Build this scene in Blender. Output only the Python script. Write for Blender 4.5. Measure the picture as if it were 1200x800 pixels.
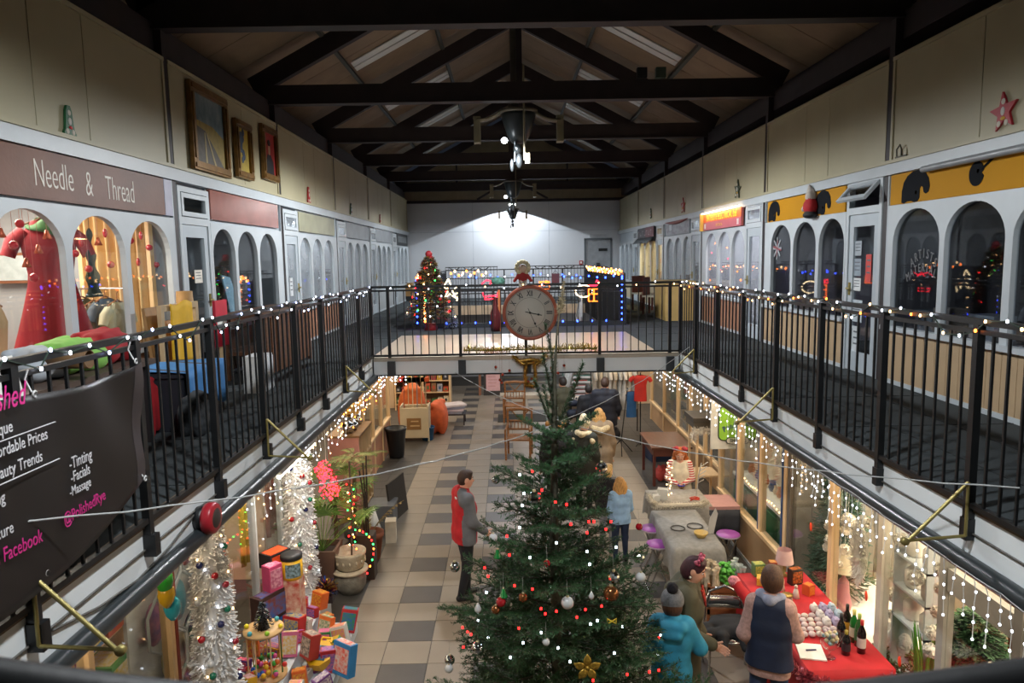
import bpy, math, random
import numpy as np
from mathutils import Vector, Matrix, Euler

for _o in list(bpy.data.objects):
 bpy.data.objects.remove(_o)
SC = bpy.context.scene
COL = SC.collection
R = math.radians
PI = math.pi
random.seed(7)

# ------------------------------------------------------------------ camera
CAM_H = 4.3
FPX, PIT, YAW, ROL = 830.39, R(6.6585), R(0.3245), R(-0.99987)   # focal length in pixels of the 1200x800 frame


def ray(u, v):
 x, y = (u - 600) / FPX, (400 - v) / FPX
 return ray3(x, 1.0, y)


def ray3(x, w, y):
 c, s = math.cos(ROL), math.sin(ROL)
 x, y = c * x - s * y, s * x + c * y
 c, s = math.cos(PIT), math.sin(PIT)
 w, y = c * w + s * y, -s * w + c * y
 c, s = math.cos(YAW), math.sin(YAW)
 return Vector((c * x + s * w, -s * x + c * w, y))


def FZ(u, v, z=0.0):          # point of the horizontal plane at height z
 d = ray(u, v)
 return d * ((z - CAM_H) / d.z) + Vector((0, 0, CAM_H))


def FX(u, v, x):              # point of the lengthwise vertical plane at x
 d = ray(u, v)
 return d * (x / d.x) + Vector((0, 0, CAM_H))


def FY(u, v, y):              # point of the cross plane at depth y
 d = ray(u, v)
 return d * (y / d.y) + Vector((0, 0, CAM_H))


cd = bpy.data.cameras.new('camera')
cam = bpy.data.objects.new('camera', cd)
COL.objects.link(cam)
_r, _u, _f = ray3(1, 0, 0), ray3(0, 0, 1), ray3(0, 1, 0)
_m = Matrix((( _r.x, _u.x, -_f.x), (_r.y, _u.y, -_f.y), (_r.z, _u.z, -_f.z)))
cam.location = (0, 0, CAM_H)
cam.rotation_euler = _m.to_euler()
cd.sensor_width = 36
cd.lens = FPX / 1200 * 36
cd.clip_start = 0.05
cd.dof.use_dof = True
cd.dof.focus_distance = 8.5
cd.dof.aperture_fstop = 6.0
SC.camera = cam

# ------------------------------------------------------------------ world (night outside)
wd = bpy.data.worlds.new('night')
SC.world = wd
wd.use_nodes = True
wd.node_tree.nodes['Background'].inputs[0].default_value = (0.10, 0.12, 0.17, 1)
wd.node_tree.nodes['Background'].inputs[1].default_value = 0.10

# ------------------------------------------------------------------ lamps
XL, XR = -3.56, 4.12          # upper shop fronts
RL, RR = -1.97, 2.50          # railings on both sides of the void
DECK = 2.9
SOF = 2.62                    # underside of the galleries
GL, GR = -2.77, 3.32          # ground floor shop fronts
XC = 0.245                    # ridge
BAY0, BAYP = 4.10, 3.61
FARY = 25.9


def lamp(kind, loc, energy, color, rot=(0, 0, 0), **kw):
 d = bpy.data.lights.new('lamp', kind)
 d.energy = energy
 d.color = color
 for k, v in kw.items():
  setattr(d, k, v)
 o = bpy.data.objects.new('lamp', d)
 o.location = loc
 o.rotation_euler = rot
 COL.objects.link(o)
 return o


WHITE = (0.95, 0.98, 1.0)
WARM = (1.0, 0.80, 0.56)
COOL = (0.86, 0.93, 1.0)
# downlights in the three ceiling pendants, and the fourth of the row behind the photographer
for _y, _z, _e in ((2.6, 6.2, 600), (11.25, 6.15, 850), (20.6, 6.0, 420)):
 lamp('SPOT', (-0.16, _y, _z), _e, WHITE, spot_size=R(176), spot_blend=0.25, shadow_soft_size=0.10)
lamp('SPOT', (0.12, 25.10, 6.30), 400, COOL, spot_size=R(137), spot_blend=0.03, shadow_soft_size=0.03)
# fluorescent battens under both galleries, along the ground floor shops
for _y in (2.6, 6.2, 9.8, 13.4, 17.0, 20.6):
 lamp('AREA', (GL + 0.28, _y, SOF - 0.05), 26, WARM, shape='RECTANGLE', size=0.14, size_y=2.8)
 lamp('AREA', (GR - 0.32, _y, SOF - 0.05), 30, WARM, shape='RECTANGLE', size=0.14, size_y=2.8)
# and across the hall beyond the bridge
for _y in (11.6, 14.2, 17.5, 21.0, 24.2):
 lamp('AREA', (1.4, _y, SOF - 0.06), 34, COOL, shape='RECTANGLE', size=1.4, size_y=0.16)
SC.cycles.use_denoising = True
SC.view_settings.view_transform = 'Standard'
SC.view_settings.look = 'None'
SC.view_settings.gamma = 1.0
SC.view_settings.use_curve_mapping = False
SC.view_settings.exposure = 0.0


# ------------------------------------------------------------------ materials
def lin(c):
 if isinstance(c, str):
  c = [int(c[i:i + 2], 16) / 255 for i in (0, 2, 4)]
 return tuple(x / 12.92 if x <= 0.04045 else ((x + 0.055) / 1.055) ** 2.4 for x in c)


_MC = {}


def mat(col, rough=0.6, metal=0.0, noise=6.0, var=0.12, bump=0.0, bscale=None, emit=0.0, spec=0.5, stretch=None, col2=None, coat=0.0):
 key = (col, rough, metal, noise, var, bump, bscale, emit, spec, stretch, col2, coat)
 if key in _MC:
  return _MC[key]
 m = bpy.data.materials.new('surface')
 m.use_nodes = True
 nt = m.node_tree
 b = nt.nodes['Principled BSDF']
 c = lin(col)
 if emit:
  b.inputs['Base Color'].default_value = (*c, 1)
  b.inputs['Emission Color'].default_value = (*c, 1)
  b.inputs['Emission Strength'].default_value = emit
  b.inputs['Roughness'].default_value = rough
  _MC[key] = m
  return m
 tc = nt.nodes.new('ShaderNodeTexCoord')
 src = tc.outputs['Object']
 if stretch:
  mp = nt.nodes.new('ShaderNodeMapping')
  mp.inputs['Scale'].default_value = stretch
  nt.links.new(src, mp.inputs[0])
  src = mp.outputs[0]
 nz = nt.nodes.new('ShaderNodeTexNoise')
 nz.inputs['Scale'].default_value = noise
 nz.inputs['Detail'].default_value = 3
 nt.links.new(src, nz.inputs['Vector'])
 rp = nt.nodes.new('ShaderNodeValToRGB')
 rp.color_ramp.elements[0].position = 0.32
 rp.color_ramp.elements[1].position = 0.68
 c2 = lin(col2) if col2 else tuple(min(1, x * (1 + var)) for x in c)
 c1 = c if col2 else tuple(x * (1 - var) for x in c)
 rp.color_ramp.elements[0].color = (*c1, 1)
 rp.color_ramp.elements[1].color = (*c2, 1)
 nt.links.new(nz.outputs[0], rp.inputs[0])
 nt.links.new(rp.outputs[0], b.inputs['Base Color'])
 b.inputs['Roughness'].default_value = rough
 b.inputs['Metallic'].default_value = metal
 b.inputs['Specular IOR Level'].default_value = spec
 b.inputs['Coat Weight'].default_value = coat
 if bump:
  n2 = nt.nodes.new('ShaderNodeTexNoise')
  n2.inputs['Scale'].default_value = bscale or noise * 6
  nt.links.new(src, n2.inputs['Vector'])
  bp = nt.nodes.new('ShaderNodeBump')
  bp.inputs['Strength'].default_value = bump
  bp.inputs['Distance'].default_value = 0.01
  nt.links.new(n2.outputs[0], bp.inputs['Height'])
  nt.links.new(bp.outputs[0], b.inputs['Normal'])
 _MC[key] = m
 return m


def glass_mat(tint=(0.95, 0.97, 0.97), gloss=1.0, film=None, filmc='B8C2C8', rough=0.02):
 """thin window pane: clear with a Fresnel reflection, optionally misted over by a film"""
 key = ('glass', tint, gloss, film, filmc, rough)
 if key in _MC:
  return _MC[key]
 m = bpy.data.materials.new('pane')
 m.use_nodes = True
 nt = m.node_tree
 nt.nodes.remove(nt.nodes['Principled BSDF'])
 out = nt.nodes['Material Output']
 tr = nt.nodes.new('ShaderNodeBsdfTransparent')
 tr.inputs[0].default_value = (*tint, 1)
 base = tr.outputs[0]
 if film:
  df = nt.nodes.new('ShaderNodeBsdfDiffuse')
  nz = nt.nodes.new('ShaderNodeTexNoise')
  nz.inputs['Scale'].default_value = 2.2
  nz.inputs['Detail'].default_value = 4
  tc = nt.nodes.new('ShaderNodeTexCoord')
  nt.links.new(tc.outputs['Object'], nz.inputs['Vector'])
  df.inputs[0].default_value = (*lin(filmc), 1)
  mr = nt.nodes.new('ShaderNodeMapRange')
  mr.inputs['To Min'].default_value = max(0, film - 0.12)
  mr.inputs['To Max'].default_value = min(1, film + 0.12)
  nt.links.new(nz.outputs[0], mr.inputs['Value'])
  mx0 = nt.nodes.new('ShaderNodeMixShader')
  nt.links.new(mr.outputs[0], mx0.inputs[0])
  nt.links.new(base, mx0.inputs[1])
  nt.links.new(df.outputs[0], mx0.inputs[2])
  base = mx0.outputs[0]
 gl = nt.nodes.new('ShaderNodeBsdfGlossy')
 gl.inputs['Roughness'].default_value = rough
 fr = nt.nodes.new('ShaderNodeLayerWeight')      # Schlick's reflectance, the same from both sides
 fr.inputs['Blend'].default_value = 0.5
 pw = nt.nodes.new('ShaderNodeMath')
 pw.operation = 'POWER'
 pw.inputs[1].default_value = 5
 nt.links.new(fr.outputs['Facing'], pw.inputs[0])
 ml = nt.nodes.new('ShaderNodeMath')
 ml.operation = 'MULTIPLY_ADD'
 ml.inputs[1].default_value = 0.96
 ml.inputs[2].default_value = 0.045 * gloss
 ml.use_clamp = True
 nt.links.new(pw.outputs[0], ml.inputs[0])
 mx = nt.nodes.new('ShaderNodeMixShader')
 nt.links.new(ml.outputs[0], mx.inputs[0])
 nt.links.new(base, mx.inputs[1])
 nt.links.new(gl.outputs[0], mx.inputs[2])
 nt.links.new(mx.outputs[0], out.inputs[0])
 _MC[key] = m
 return m


ORD = 'first second third fourth fifth sixth seventh eighth ninth tenth eleventh twelfth'.split()


# ------------------------------------------------------------------ mesh builder
class MB:
 def __init__(self):
  self.v, self.f, self.m, self.s = [], [], [], []

 def add(self, vs, fs, m=0, smooth=False):
  n = len(self.v)
  self.v += [tuple(p) for p in vs]
  for f in fs:
   self.f.append(tuple(i + n for i in f))
   self.m.append(m)
   self.s.append(smooth)
  return self

 def bb(self, x0, x1, y0, y1, z0, z1, m=0):
  vs = [(x, y, z) for z in (z0, z1) for y in (y0, y1) for x in (x0, x1)]
  return self.add(vs, [(0, 2, 3, 1), (4, 5, 7, 6), (0, 1, 5, 4), (2, 6, 7, 3), (0, 4, 6, 2), (1, 3, 7, 5)], m)

 def box(self, c, s, rot=None, m=0):
  M = rot if isinstance(rot, Matrix) else (Euler(rot).to_matrix() if rot else None)
  vs = []
  for z in (-.5, .5):
   for y in (-.5, .5):
    for x in (-.5, .5):
     p = Vector((x * s[0], y * s[1], z * s[2]))
     if M:
      p = M @ p
     vs.append((p.x + c[0], p.y + c[1], p.z + c[2]))
  return self.add(vs, [(0, 2, 3, 1), (4, 5, 7, 6), (0, 1, 5, 4), (2, 6, 7, 3), (0, 4, 6, 2), (1, 3, 7, 5)], m)

 def bar(self, a, b, w, h=None, m=0):
  """rectangular bar from a to b, w wide across and h deep"""
  a, b = Vector(a), Vector(b)
  d = (b - a)
  q = d.to_track_quat('Z', 'Y').to_matrix()
  return self.box((a + b) / 2, (w, h or w, d.length), q, m)

 def tube(self, pts, r, n=8, m=0, cap=True):
  pts = [Vector(p) for p in pts]
  k = len(pts)
  rs = r if isinstance(r, (list, tuple)) else [r] * k
  vs, fs = [], []
  prev = None
  for i, p in enumerate(pts):
   t = (pts[min(i + 1, k - 1)] - pts[max(i - 1, 0)])
   if t.length < 1e-9:
    t = Vector((0, 0, 1))
   t.normalize()
   if prev is None:
    a = t.orthogonal().normalized()
   else:
    a = (prev - t * prev.dot(t))
    a = a.normalized() if a.length > 1e-6 else t.orthogonal().normalized()
   prev = a
   b = t.cross(a)
   for j in range(n):
    g = 2 * PI * j / n
    vs.append(p + (a * math.cos(g) + b * math.sin(g)) * rs[i])
  for i in range(k - 1):
   for j in range(n):
    j2 = (j + 1) % n
    fs.append((i * n + j, i * n + j2, (i + 1) * n + j2, (i + 1) * n + j))
  self.add(vs, fs, m, n > 4)
  if cap:
   self.add(vs[:n], [tuple(range(n))[::-1]], m)
   self.add(vs[-n:], [tuple(range(n))], m)
  return self

 def lathe(self, prof, c=(0, 0, 0), n=16, m=0, axis='z', smooth=True):
  vs, fs = [], []
  for r, z in prof:
   for j in range(n):
    g = 2 * PI * j / n
    p = (r * math.cos(g), r * math.sin(g), z)
    if axis == 'x':
     p = (z, p[0], p[1])
    elif axis == 'y':
     p = (p[0], z, p[1])
    vs.append((p[0] + c[0], p[1] + c[1], p[2] + c[2]))
  for i in range(len(prof) - 1):
   for j in range(n):
    j2 = (j + 1) % n
    q = (i * n + j, i * n + j2, (i + 1) * n + j2, (i + 1) * n + j)
    fs.append(q[::-1] if axis == 'y' else q)
  return self.add(vs, fs, m, smooth)

 def ell(self, c, r, n=12, k=8, m=0, rot=None):
  if not isinstance(r, (list, tuple)):
   r = (r, r, r)
  M = Euler(rot).to_matrix() if rot else None
  vs = []
  for i in range(k + 1):
   t = PI * i / k
   for j in range(n):
    g = 2 * PI * j / n
    p = Vector((r[0] * math.sin(t) * math.cos(g), r[1] * math.sin(t) * math.sin(g), r[2] * -math.cos(t)))
    if M:
     p = M @ p
    vs.append((p.x + c[0], p.y + c[1], p.z + c[2]))
  fs = []
  for i in range(k):
   for j in range(n):
    j2 = (j + 1) % n
    fs.append((i * n + j, i * n + j2, (i + 1) * n + j2, (i + 1) * n + j))
  return self.add(vs, fs, m, True)

 def prism(self, poly, fn, d0, d1, m=0, ms=None):
  """polygon (a, b) extruded from d0 to d1; fn(a, b, d) gives the point"""
  n = len(poly)
  vs = [fn(a, b, d0) for a, b in poly] + [fn(a, b, d1) for a, b in poly]
  self.add(vs, [tuple(range(n))[::-1], tuple(range(n, 2 * n))], m)
  return self.add(vs, [(i, (i + 1) % n, (i + 1) % n + n, i + n) for i in range(n)], m if ms is None else ms)

 def sheet(self, fn, nu, nv, m=0, smooth=True, thick=0.0):
  """grid surface fn(s, t), optionally given a thickness along its normal"""
  vs = [Vector(fn(i / nu, j / nv)) for j in range(nv + 1) for i in range(nu + 1)]
  W = nu + 1
  fs = [(j * W + i, j * W + i + 1, (j + 1) * W + i + 1, (j + 1) * W + i) for j in range(nv) for i in range(nu)]
  if not thick:
   return self.add(vs, fs, m, smooth)
  nr = [Vector((0, 0, 0)) for _ in vs]
  for f in fs:
   q = (vs[f[1]] - vs[f[0]]).cross(vs[f[3]] - vs[f[0]])
   for i in f:
    nr[i] += q
  back = [v - (q.normalized() if q.length > 1e-12 else Vector((0, 0, 1))) * thick for v, q in zip(vs, nr)]
  n = len(vs)
  f2 = [tuple(i + n for i in f[::-1]) for f in fs]
  rim = [j * W for j in range(nv + 1)], [j * W + nu for j in range(nv + 1)], list(range(W)), [nv * W + i for i in range(W)]
  for q, flip in zip(rim, (0, 1, 1, 0)):
   for a, b in zip(q, q[1:]):
    f2.append((a, b, b + n, a + n) if not flip else (b, a, a + n, b + n))
  return self.add(vs + back, fs + f2, m, smooth)

 def mesh(self, name, mats):
  me = bpy.data.meshes.new(name)
  me.from_pydata(self.v, [], self.f)
  for q in (mats if isinstance(mats, (list, tuple)) else [mats]):
   me.materials.append(q)
  me.polygons.foreach_set('material_index', self.m)
  me.polygons.foreach_set('use_smooth', self.s)
  me.update()
  return me

 def build(self, name, mats, parent=None, loc=None, rot=None):
  return put(name, self.mesh(name, mats), parent, loc, rot)


def put(name, me, parent=None, loc=None, rot=None, scale=None):
 o = bpy.data.objects.new(name, me)
 COL.objects.link(o)
 if parent:
  o.parent = parent
 if loc is not None:
  o.location = loc
 if rot is not None:
  o.rotation_euler = rot
 if scale is not None:
  o.scale = scale if isinstance(scale, (tuple, list)) else (scale,) * 3
 return o


def tag(o, label, cat, group=None):
 o['label'] = label
 o['category'] = cat
 if group:
  o['group'] = group
 return o


def T(name, label, cat, loc=(0, 0, 0), rz=0.0, group=None, rot=None):
 o = bpy.data.objects.new(name, None)
 COL.objects.link(o)
 o.location = loc
 o.rotation_euler = rot if rot else (0, 0, rz)
 o.empty_display_size = 0.1
 return tag(o, label, cat, group)


def struct(o):
 o['kind'] = 'structure'
 return o


def sroot(name):
 o = bpy.data.objects.new(name, None)
 COL.objects.link(o)
 return struct(o)


def stuff(o):
 o['kind'] = 'stuff'
 return o


def copy_tree(o, parent=None):
 c = o.copy()
 COL.objects.link(c)
 if parent:
  c.parent = parent
 for ch in list(o.children):
  copy_tree(ch, c)
 return c


FONT_UP = Matrix(((1, 0, 0), (0, 0, -1), (0, 1, 0)))   # text lying in xy stood up, read from -y


def text(body, m, parent, loc, rot, size, sx=1.0, align='CENTER', name='lettering', shear=0.0, ext=0.002, bold=0.0):
 cu = bpy.data.curves.new(name, 'FONT')
 cu.body = body
 cu.size = size
 cu.align_x = align
 cu.align_y = 'CENTER'
 cu.extrude = ext
 cu.shear = shear
 cu.offset = bold
 cu.resolution_u = 3
 cu.materials.append(m)
 o = bpy.data.objects.new(name, cu)
 COL.objects.link(o)
 o.parent = parent
 o.location = loc
 o.rotation_euler = rot
 o.scale = (sx, 1, 1)
 return o


# ------------------------------------------------------------------ smooth solids (bodies, garments, soft toys)
def sdf_mesh(name, prims, h, mats, k=0.03, clips=(), parent=None, loc=None, rot=None, jit=0.0):
 """one continuous surface round tapered limbs ('c', a, b, ra, rb, mat) and ellipsoids ('e', c, radii, mat[, euler]);
 clips: half-spaces (point, normal) cut away on the normal's side"""
 lo, hi = np.full(3, 1e9), np.full(3, -1e9)
 boxes = []
 for p in prims:
  if p[0] == 'c':
   a, b = np.array(p[1], float), np.array(p[2], float)
   r = max(p[3], p[4])
   l, g = np.minimum(a, b) - r, np.maximum(a, b) + r
  else:
   c = np.array(p[1], float)
   r = max(p[2]) if len(p) > 4 else np.array(p[2], float)
   l, g = c - r, c + r
  boxes.append((l, g))
  lo, hi = np.minimum(lo, l), np.maximum(hi, g)
 lo = lo - 3 * h - k * .3
 n = np.ceil((hi + 3 * h + k * .3 - lo) / h).astype(int) + 1
 D = np.full(n, 1.0, np.float32)
 Bst = np.full(n, 1.0, np.float32)
 M = np.zeros(n, np.int16)
 ax = [lo[i] + h * np.arange(n[i]) for i in range(3)]
 for p, (l, g) in zip(prims, boxes):
  i0 = np.maximum(((l - k - 2 * h - lo) / h).astype(int), 0)
  i1 = np.minimum(((g + k + 2 * h - lo) / h).astype(int) + 2, n)
  s = tuple(slice(i0[i], i1[i]) for i in range(3))
  X = ax[0][s[0]][:, None, None]
  Y = ax[1][s[1]][None, :, None]
  Z = ax[2][s[2]][None, None, :]
  if p[0] == 'c':
   a, b = np.array(p[1], float), np.array(p[2], float)
   d = b - a
   L2 = max(float(d @ d), 1e-9)
   t = np.clip(((X - a[0]) * d[0] + (Y - a[1]) * d[1] + (Z - a[2]) * d[2]) / L2, 0, 1)
   dist = np.sqrt((X - a[0] - t * d[0]) ** 2 + (Y - a[1] - t * d[1]) ** 2 + (Z - a[2] - t * d[2]) ** 2) - (p[3] + (p[4] - p[3]) * t)
   mi = p[5]
  else:
   c, r = p[1], p[2]
   x, y, z = X - c[0], Y - c[1], Z - c[2]
   if len(p) > 4:
    E = np.array(Euler(p[4]).to_matrix().transposed())
    x, y, z = (E[0][0] * x + E[0][1] * y + E[0][2] * z, E[1][0] * x + E[1][1] * y + E[1][2] * z, E[2][0] * x + E[2][1] * y + E[2][2] * z)
   q = np.sqrt((x / r[0]) ** 2 + (y / r[1]) ** 2 + (z / r[2]) ** 2)
   q2 = np.sqrt((x / r[0] ** 2) ** 2 + (y / r[1] ** 2) ** 2 + (z / r[2] ** 2) ** 2)
   dist = q * (q - 1) / np.maximum(q2, 1e-6)
   dist = np.where(q < 0.05, -min(r), dist)
   mi = p[3]
  dist = dist.astype(np.float32)
  o = D[s]
  kk = p[6] if (p[0] == 'c' and len(p) > 6) else k
  w = np.clip(.5 + .5 * (o - dist) / kk, 0, 1)
  D[s] = o * (1 - w) + dist * w - kk * w * (1 - w)
  better = dist < Bst[s]
  M[s][better] = mi
  Bst[s] = np.minimum(Bst[s], dist)
 if jit:
  rg = np.random.RandomState(3)
  D = D + rg.uniform(-jit, jit, D.shape).astype(np.float32) * (np.abs(D) < 4 * h)
 for (c, nn) in clips:
  nn = np.array(nn, float) / np.linalg.norm(nn)
  D = np.maximum(D, ((ax[0] - c[0])[:, None, None] * nn[0] + (ax[1] - c[1])[None, :, None] * nn[1] + (ax[2] - c[2])[None, None, :] * nn[2]).astype(np.float32))
 ins = D < 0
 cs = sum(ins[i:n[0] - 1 + i, j:n[1] - 1 + j, l:n[2] - 1 + l].astype(np.int8) for i in (0, 1) for j in (0, 1) for l in (0, 1))
 act = (cs > 0) & (cs < 8)
 idx = np.argwhere(act)
 cid = np.full(act.shape, -1, np.int64)
 cid[act] = np.arange(len(idx))
 off = np.array([(i, j, l) for i in (0, 1) for j in (0, 1) for l in (0, 1)])
 cv = np.stack([D[idx[:, 0] + o[0], idx[:, 1] + o[1], idx[:, 2] + o[2]] for o in off], 1)
 S, C = np.zeros((len(idx), 3)), np.zeros((len(idx), 1))
 for a in range(8):
  for b in range(a + 1, 8):
   if np.abs(off[a] - off[b]).sum() == 1:
    x = (cv[:, a] < 0) != (cv[:, b] < 0)
    t = np.where(x, cv[:, a] / np.where(x, cv[:, a] - cv[:, b], 1), 0)[:, None]
    S += np.where(x[:, None], off[a] + t * (off[b] - off[a]), 0)
    C += x[:, None]
 V = lo + h * (idx + S / np.maximum(C, 1))
 vm = M[idx[:, 0], idx[:, 1], idx[:, 2]]
 F = []
 for d in range(3):
  e1, e2 = [(1, 2), (2, 0), (0, 1)][d]
  sl0 = [slice(None)] * 3
  sl1 = [slice(None)] * 3
  sl0[d], sl1[d] = slice(0, n[d] - 1), slice(1, n[d])
  A, B = ins[tuple(sl0)], ins[tuple(sl1)]
  q = np.argwhere(A != B)
  q = q[(q[:, e1] > 0) & (q[:, e2] > 0) & (q[:, e1] < n[e1] - 1) & (q[:, e2] < n[e2] - 1)]
  fl = A[q[:, 0], q[:, 1], q[:, 2]]
  u1, u2 = np.zeros(3, int), np.zeros(3, int)
  u1[e1], u2[e2] = 1, 1
  g = [cid[tuple((q - w).T)] for w in (u1 * 0, u1, u1 + u2, u2)]
  Q = np.stack(g, 1)
  Q[~fl] = Q[~fl][:, ::-1]
  F.append(Q)
 F = np.concatenate(F)
 F = F[(F >= 0).all(1)]
 me = bpy.data.meshes.new(name)
 me.vertices.add(len(V))
 me.vertices.foreach_set('co', V.ravel())
 me.loops.add(F.size)
 me.loops.foreach_set('vertex_index', F.ravel().astype(np.int32))
 me.polygons.add(len(F))
 me.polygons.foreach_set('loop_start', np.arange(0, F.size, 4, dtype=np.int32))
 me.polygons.foreach_set('loop_total', np.full(len(F), 4, np.int32))
 for q in mats:
  me.materials.append(q)
 me.polygons.foreach_set('material_index', vm[F[:, 0]].astype(np.int32))
 me.polygons.foreach_set('use_smooth', np.ones(len(F), bool))
 me.update(calc_edges=True)
 me.validate()
 return put(name, me, parent, loc, rot)


# ------------------------------------------------------------------ shared surfaces
M_WHITE = mat('B9C1C6', 0.42, noise=3, var=0.05, bump=0.05)
M_WHITE2 = mat('AEB8BF', 0.5, noise=3, var=0.05)
M_CREAM = mat('A9A285', 0.5, noise=1.5, var=0.05)
M_BLACK = mat('17191B', 0.42, noise=9, var=0.25, bump=0.05)
M_STEEL = mat('272022', 0.6, noise=5, var=0.2)
M_CARPET = mat('30373A', 0.95, noise=1.3, var=0.16, bump=0.25, bscale=220)
M_WOOD = mat('7A4A2C', 0.5, noise=5, var=0.25, stretch=(1, 9, 9))
M_PINE = mat('D8B88C', 0.55, noise=4, var=0.08, stretch=(6, 6, 1))
M_BRASS = mat('9C8F58', 0.45, metal=0.6, noise=8, var=0.15)
M_CHROME = mat('C8CCD0', 0.12, metal=1.0, noise=4, var=0.03)
M_PAPER = mat('E4E4DE', 0.8, noise=8, var=0.04)
M_DARKIN = mat('3A3C40', 0.9, noise=3, var=0.2)
M_SKIN = mat('D9A288', 0.55, noise=14, var=0.06)
M_GLASS = glass_mat()
M_MIST = glass_mat(film=0.55, filmc='A9B2BA', gloss=1.6)
M_RUBBER = mat('141414', 0.7)
M_LEDW = mat('E8F0FF', emit=7)
M_LEDWARM = mat('FFC98A', emit=8)
M_LEDORANGE = mat('FF7A2A', emit=12)
M_LEDBLUE = mat('2A48FF', emit=16)
M_LEDRED = mat('FF1A1A', emit=12)
M_LEDGREEN = mat('30FF60', emit=8)
M_LEDPINK = mat('FF2A50', emit=9)
M_WIREW = mat('D8DCDC', 0.5)


# ================================================================== the hall
def wx(s, n):
 return XL + n if s == 'L' else XR - n


def wbox(mb, s, n0, n1, y0, y1, z0, z1, m=0):
 a, b = sorted((wx(s, n0), wx(s, n1)))
 return mb.bb(a, b, y0, y1, z0, z1, m)


def wtext(body, m, parent, s, n, y, z, size, sx=1.0, **kw):
 return text(body, m, parent, (wx(s, n), y, z), (R(90), 0, R(90) if s == 'L' else R(-90)), size, sx, **kw)


# ---- ground floor: screed with tiles laid on it
fl = struct(MB().bb(-7, 8, -3, 26, -0.2, -0.006).build('floor', mat('4A4641', 0.7, noise=2, var=0.12)))
M_TD = mat('4A4644', 0.42, noise=2.5, var=0.10, bump=0.08, bscale=60)
M_TL = mat('857A6C', 0.40, noise=2.0, var=0.07, bump=0.08, bscale=60)
M_TB = mat('45423E', 0.5, noise=2.5, var=0.10, bump=0.08, bscale=60)
TW, TD_ = 0.50, 0.455


def tile_mesh(m):
 b = MB()
 w, d = TW / 2 - 0.0025, TD_ / 2 - 0.0025
 b.add([(-w, -d, -.012), (w, -d, -.012), (w, d, -.012), (-w, d, -.012), (-w + .002, -d + .002, 0), (w - .002, -d + .002, 0), (w - .002, d - .002, 0), (-w + .002, d - .002, 0)],
   [(4, 5, 6, 7), (0, 1, 5, 4), (1, 2, 6, 5), (2, 3, 7, 6), (3, 0, 4, 7)])
 return b.mesh('tile', m)


_td, _tl = tile_mesh(M_TD), tile_mesh(M_TL)
far_tiles, nt_ = [MB(), MB(), MB()], 0
for r in range(-2, 42):
 y = 5.12 + r * TD_
 for c in range(-9, 12):
  x = -1.18 + c * TW
  aisle = -1 <= c <= 7
  dark = aisle and c % 2 == 0 and r % 2 == 0
  if aisle and c <= 3 and 5.8 < y < 19 and (dark or y < 15.5):
   put('tile', _td if dark else _tl, fl, (x, y, 0))
   nt_ += 1
  else:
   k = 0 if dark else (1 if aisle else 2)
   w, d = TW / 2 - .003, TD_ / 2 - .003
   far_tiles[k].bb(x - w, x + w, y - d, y + d, -.012, 0)
for k, m in enumerate((M_TD, M_TL, M_TB)):
 stuff(far_tiles[k].build('tiles', m, fl))

# ---- galleries, bridge and landing
def slab(x0, x1, y0, y1):
 struct(MB().bb(x0, x1, y0, y1, SOF + .02, DECK).build('floor', M_CARPET))


slab(-6.6, RL - .05, -3, 26)
slab(RR + .05, 7.2, -3, 26)
slab(RL - .05, RR + .05, -3, 0.5)
slab(RL - .05, RR + .05, 10.32, 14.75)
slab(RL - .05, RR + .05, 21.7, 26)
struct(MB().bb(RL - .02, RR - .3, 10.36, 13.2, DECK, DECK + .006).build('floor', mat('B9A691', 0.28, noise=1.2, var=0.05)))
# dark seams of the carpet tiles
seam = MB()
for s, a, b in (('L', XL, RL - .05), ('R', RR + .05, XR)):
 for i in range(14):
  seam.bb(a, b, 3.2 + i * 1.2, 3.215 + i * 1.2, DECK, DECK + .003)
 for q in (0.33, 0.66):
  x = a + (b - a) * q
  seam.bb(x - .006, x + .006, 0, 25.7, DECK, DECK + .003)
struct(seam.build('trim', mat('23292B', 0.95)))
# fascias
M_FASC = mat('E0E6E8', 0.5, noise=1.5, var=0.05, bump=0.04)
for s, x in (('left', RL - .04), ('right', RR + .04)):
 q = .018
 t = struct(MB().bb(x - q, x + q, -1, 10.3, SOF, DECK).build('trim_%d' % (1 if s == 'left' else 2), M_FASC))
 MB().bb(x - .03, x + .03, -1, 10.3, DECK - .012, DECK + .012).build('edge_strip', mat('6B5A47', 0.6), t)
 xi = x + (.026 if s == 'left' else -.026)
 MB().tube([(xi, y, 2.762 + .006 * math.sin(y * 2.1)) for y in np.linspace(-.5, 10.2, 24)], .006, 6).build('cable', mat('55534F', 0.6), t)
 # dark gutter along the lower edge
 xg = x + (.045 if s == 'left' else -.045)
 g = struct(MB().tube([(xg, -1, SOF - .02), (xg, 10.3, SOF - .02)], .052, 10).build('trim', mat('2A3033', 0.32, noise=4, var=0.2)))
 if s == 'left':
  MB().tube([(xi, 2.9 + .35 * i, 2.745 - .10 * math.sin(PI * i / 4)) for i in range(5)], .006, 6).build('cable', mat('55534F', 0.6), t)
t = struct(MB().bb(RL, RR, 10.28, 10.32, SOF, DECK - .06).build('trim_3', M_FASC))
MB().bb(RL, RR, 10.26, 10.34, DECK - .06, DECK).build('nosing', mat('B5AA9A', 0.5), t)
MB().bb(RL, RR, 10.265, 10.285, SOF, SOF + .02).build('lower_edge', M_BLACK, t)
for y0, y1 in ((14.75, 14.79), (21.66, 21.7)):
 struct(MB().bb(RL, RR, y0, y1, SOF, DECK).build('trim', mat('C9B59A', 0.5)))
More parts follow.
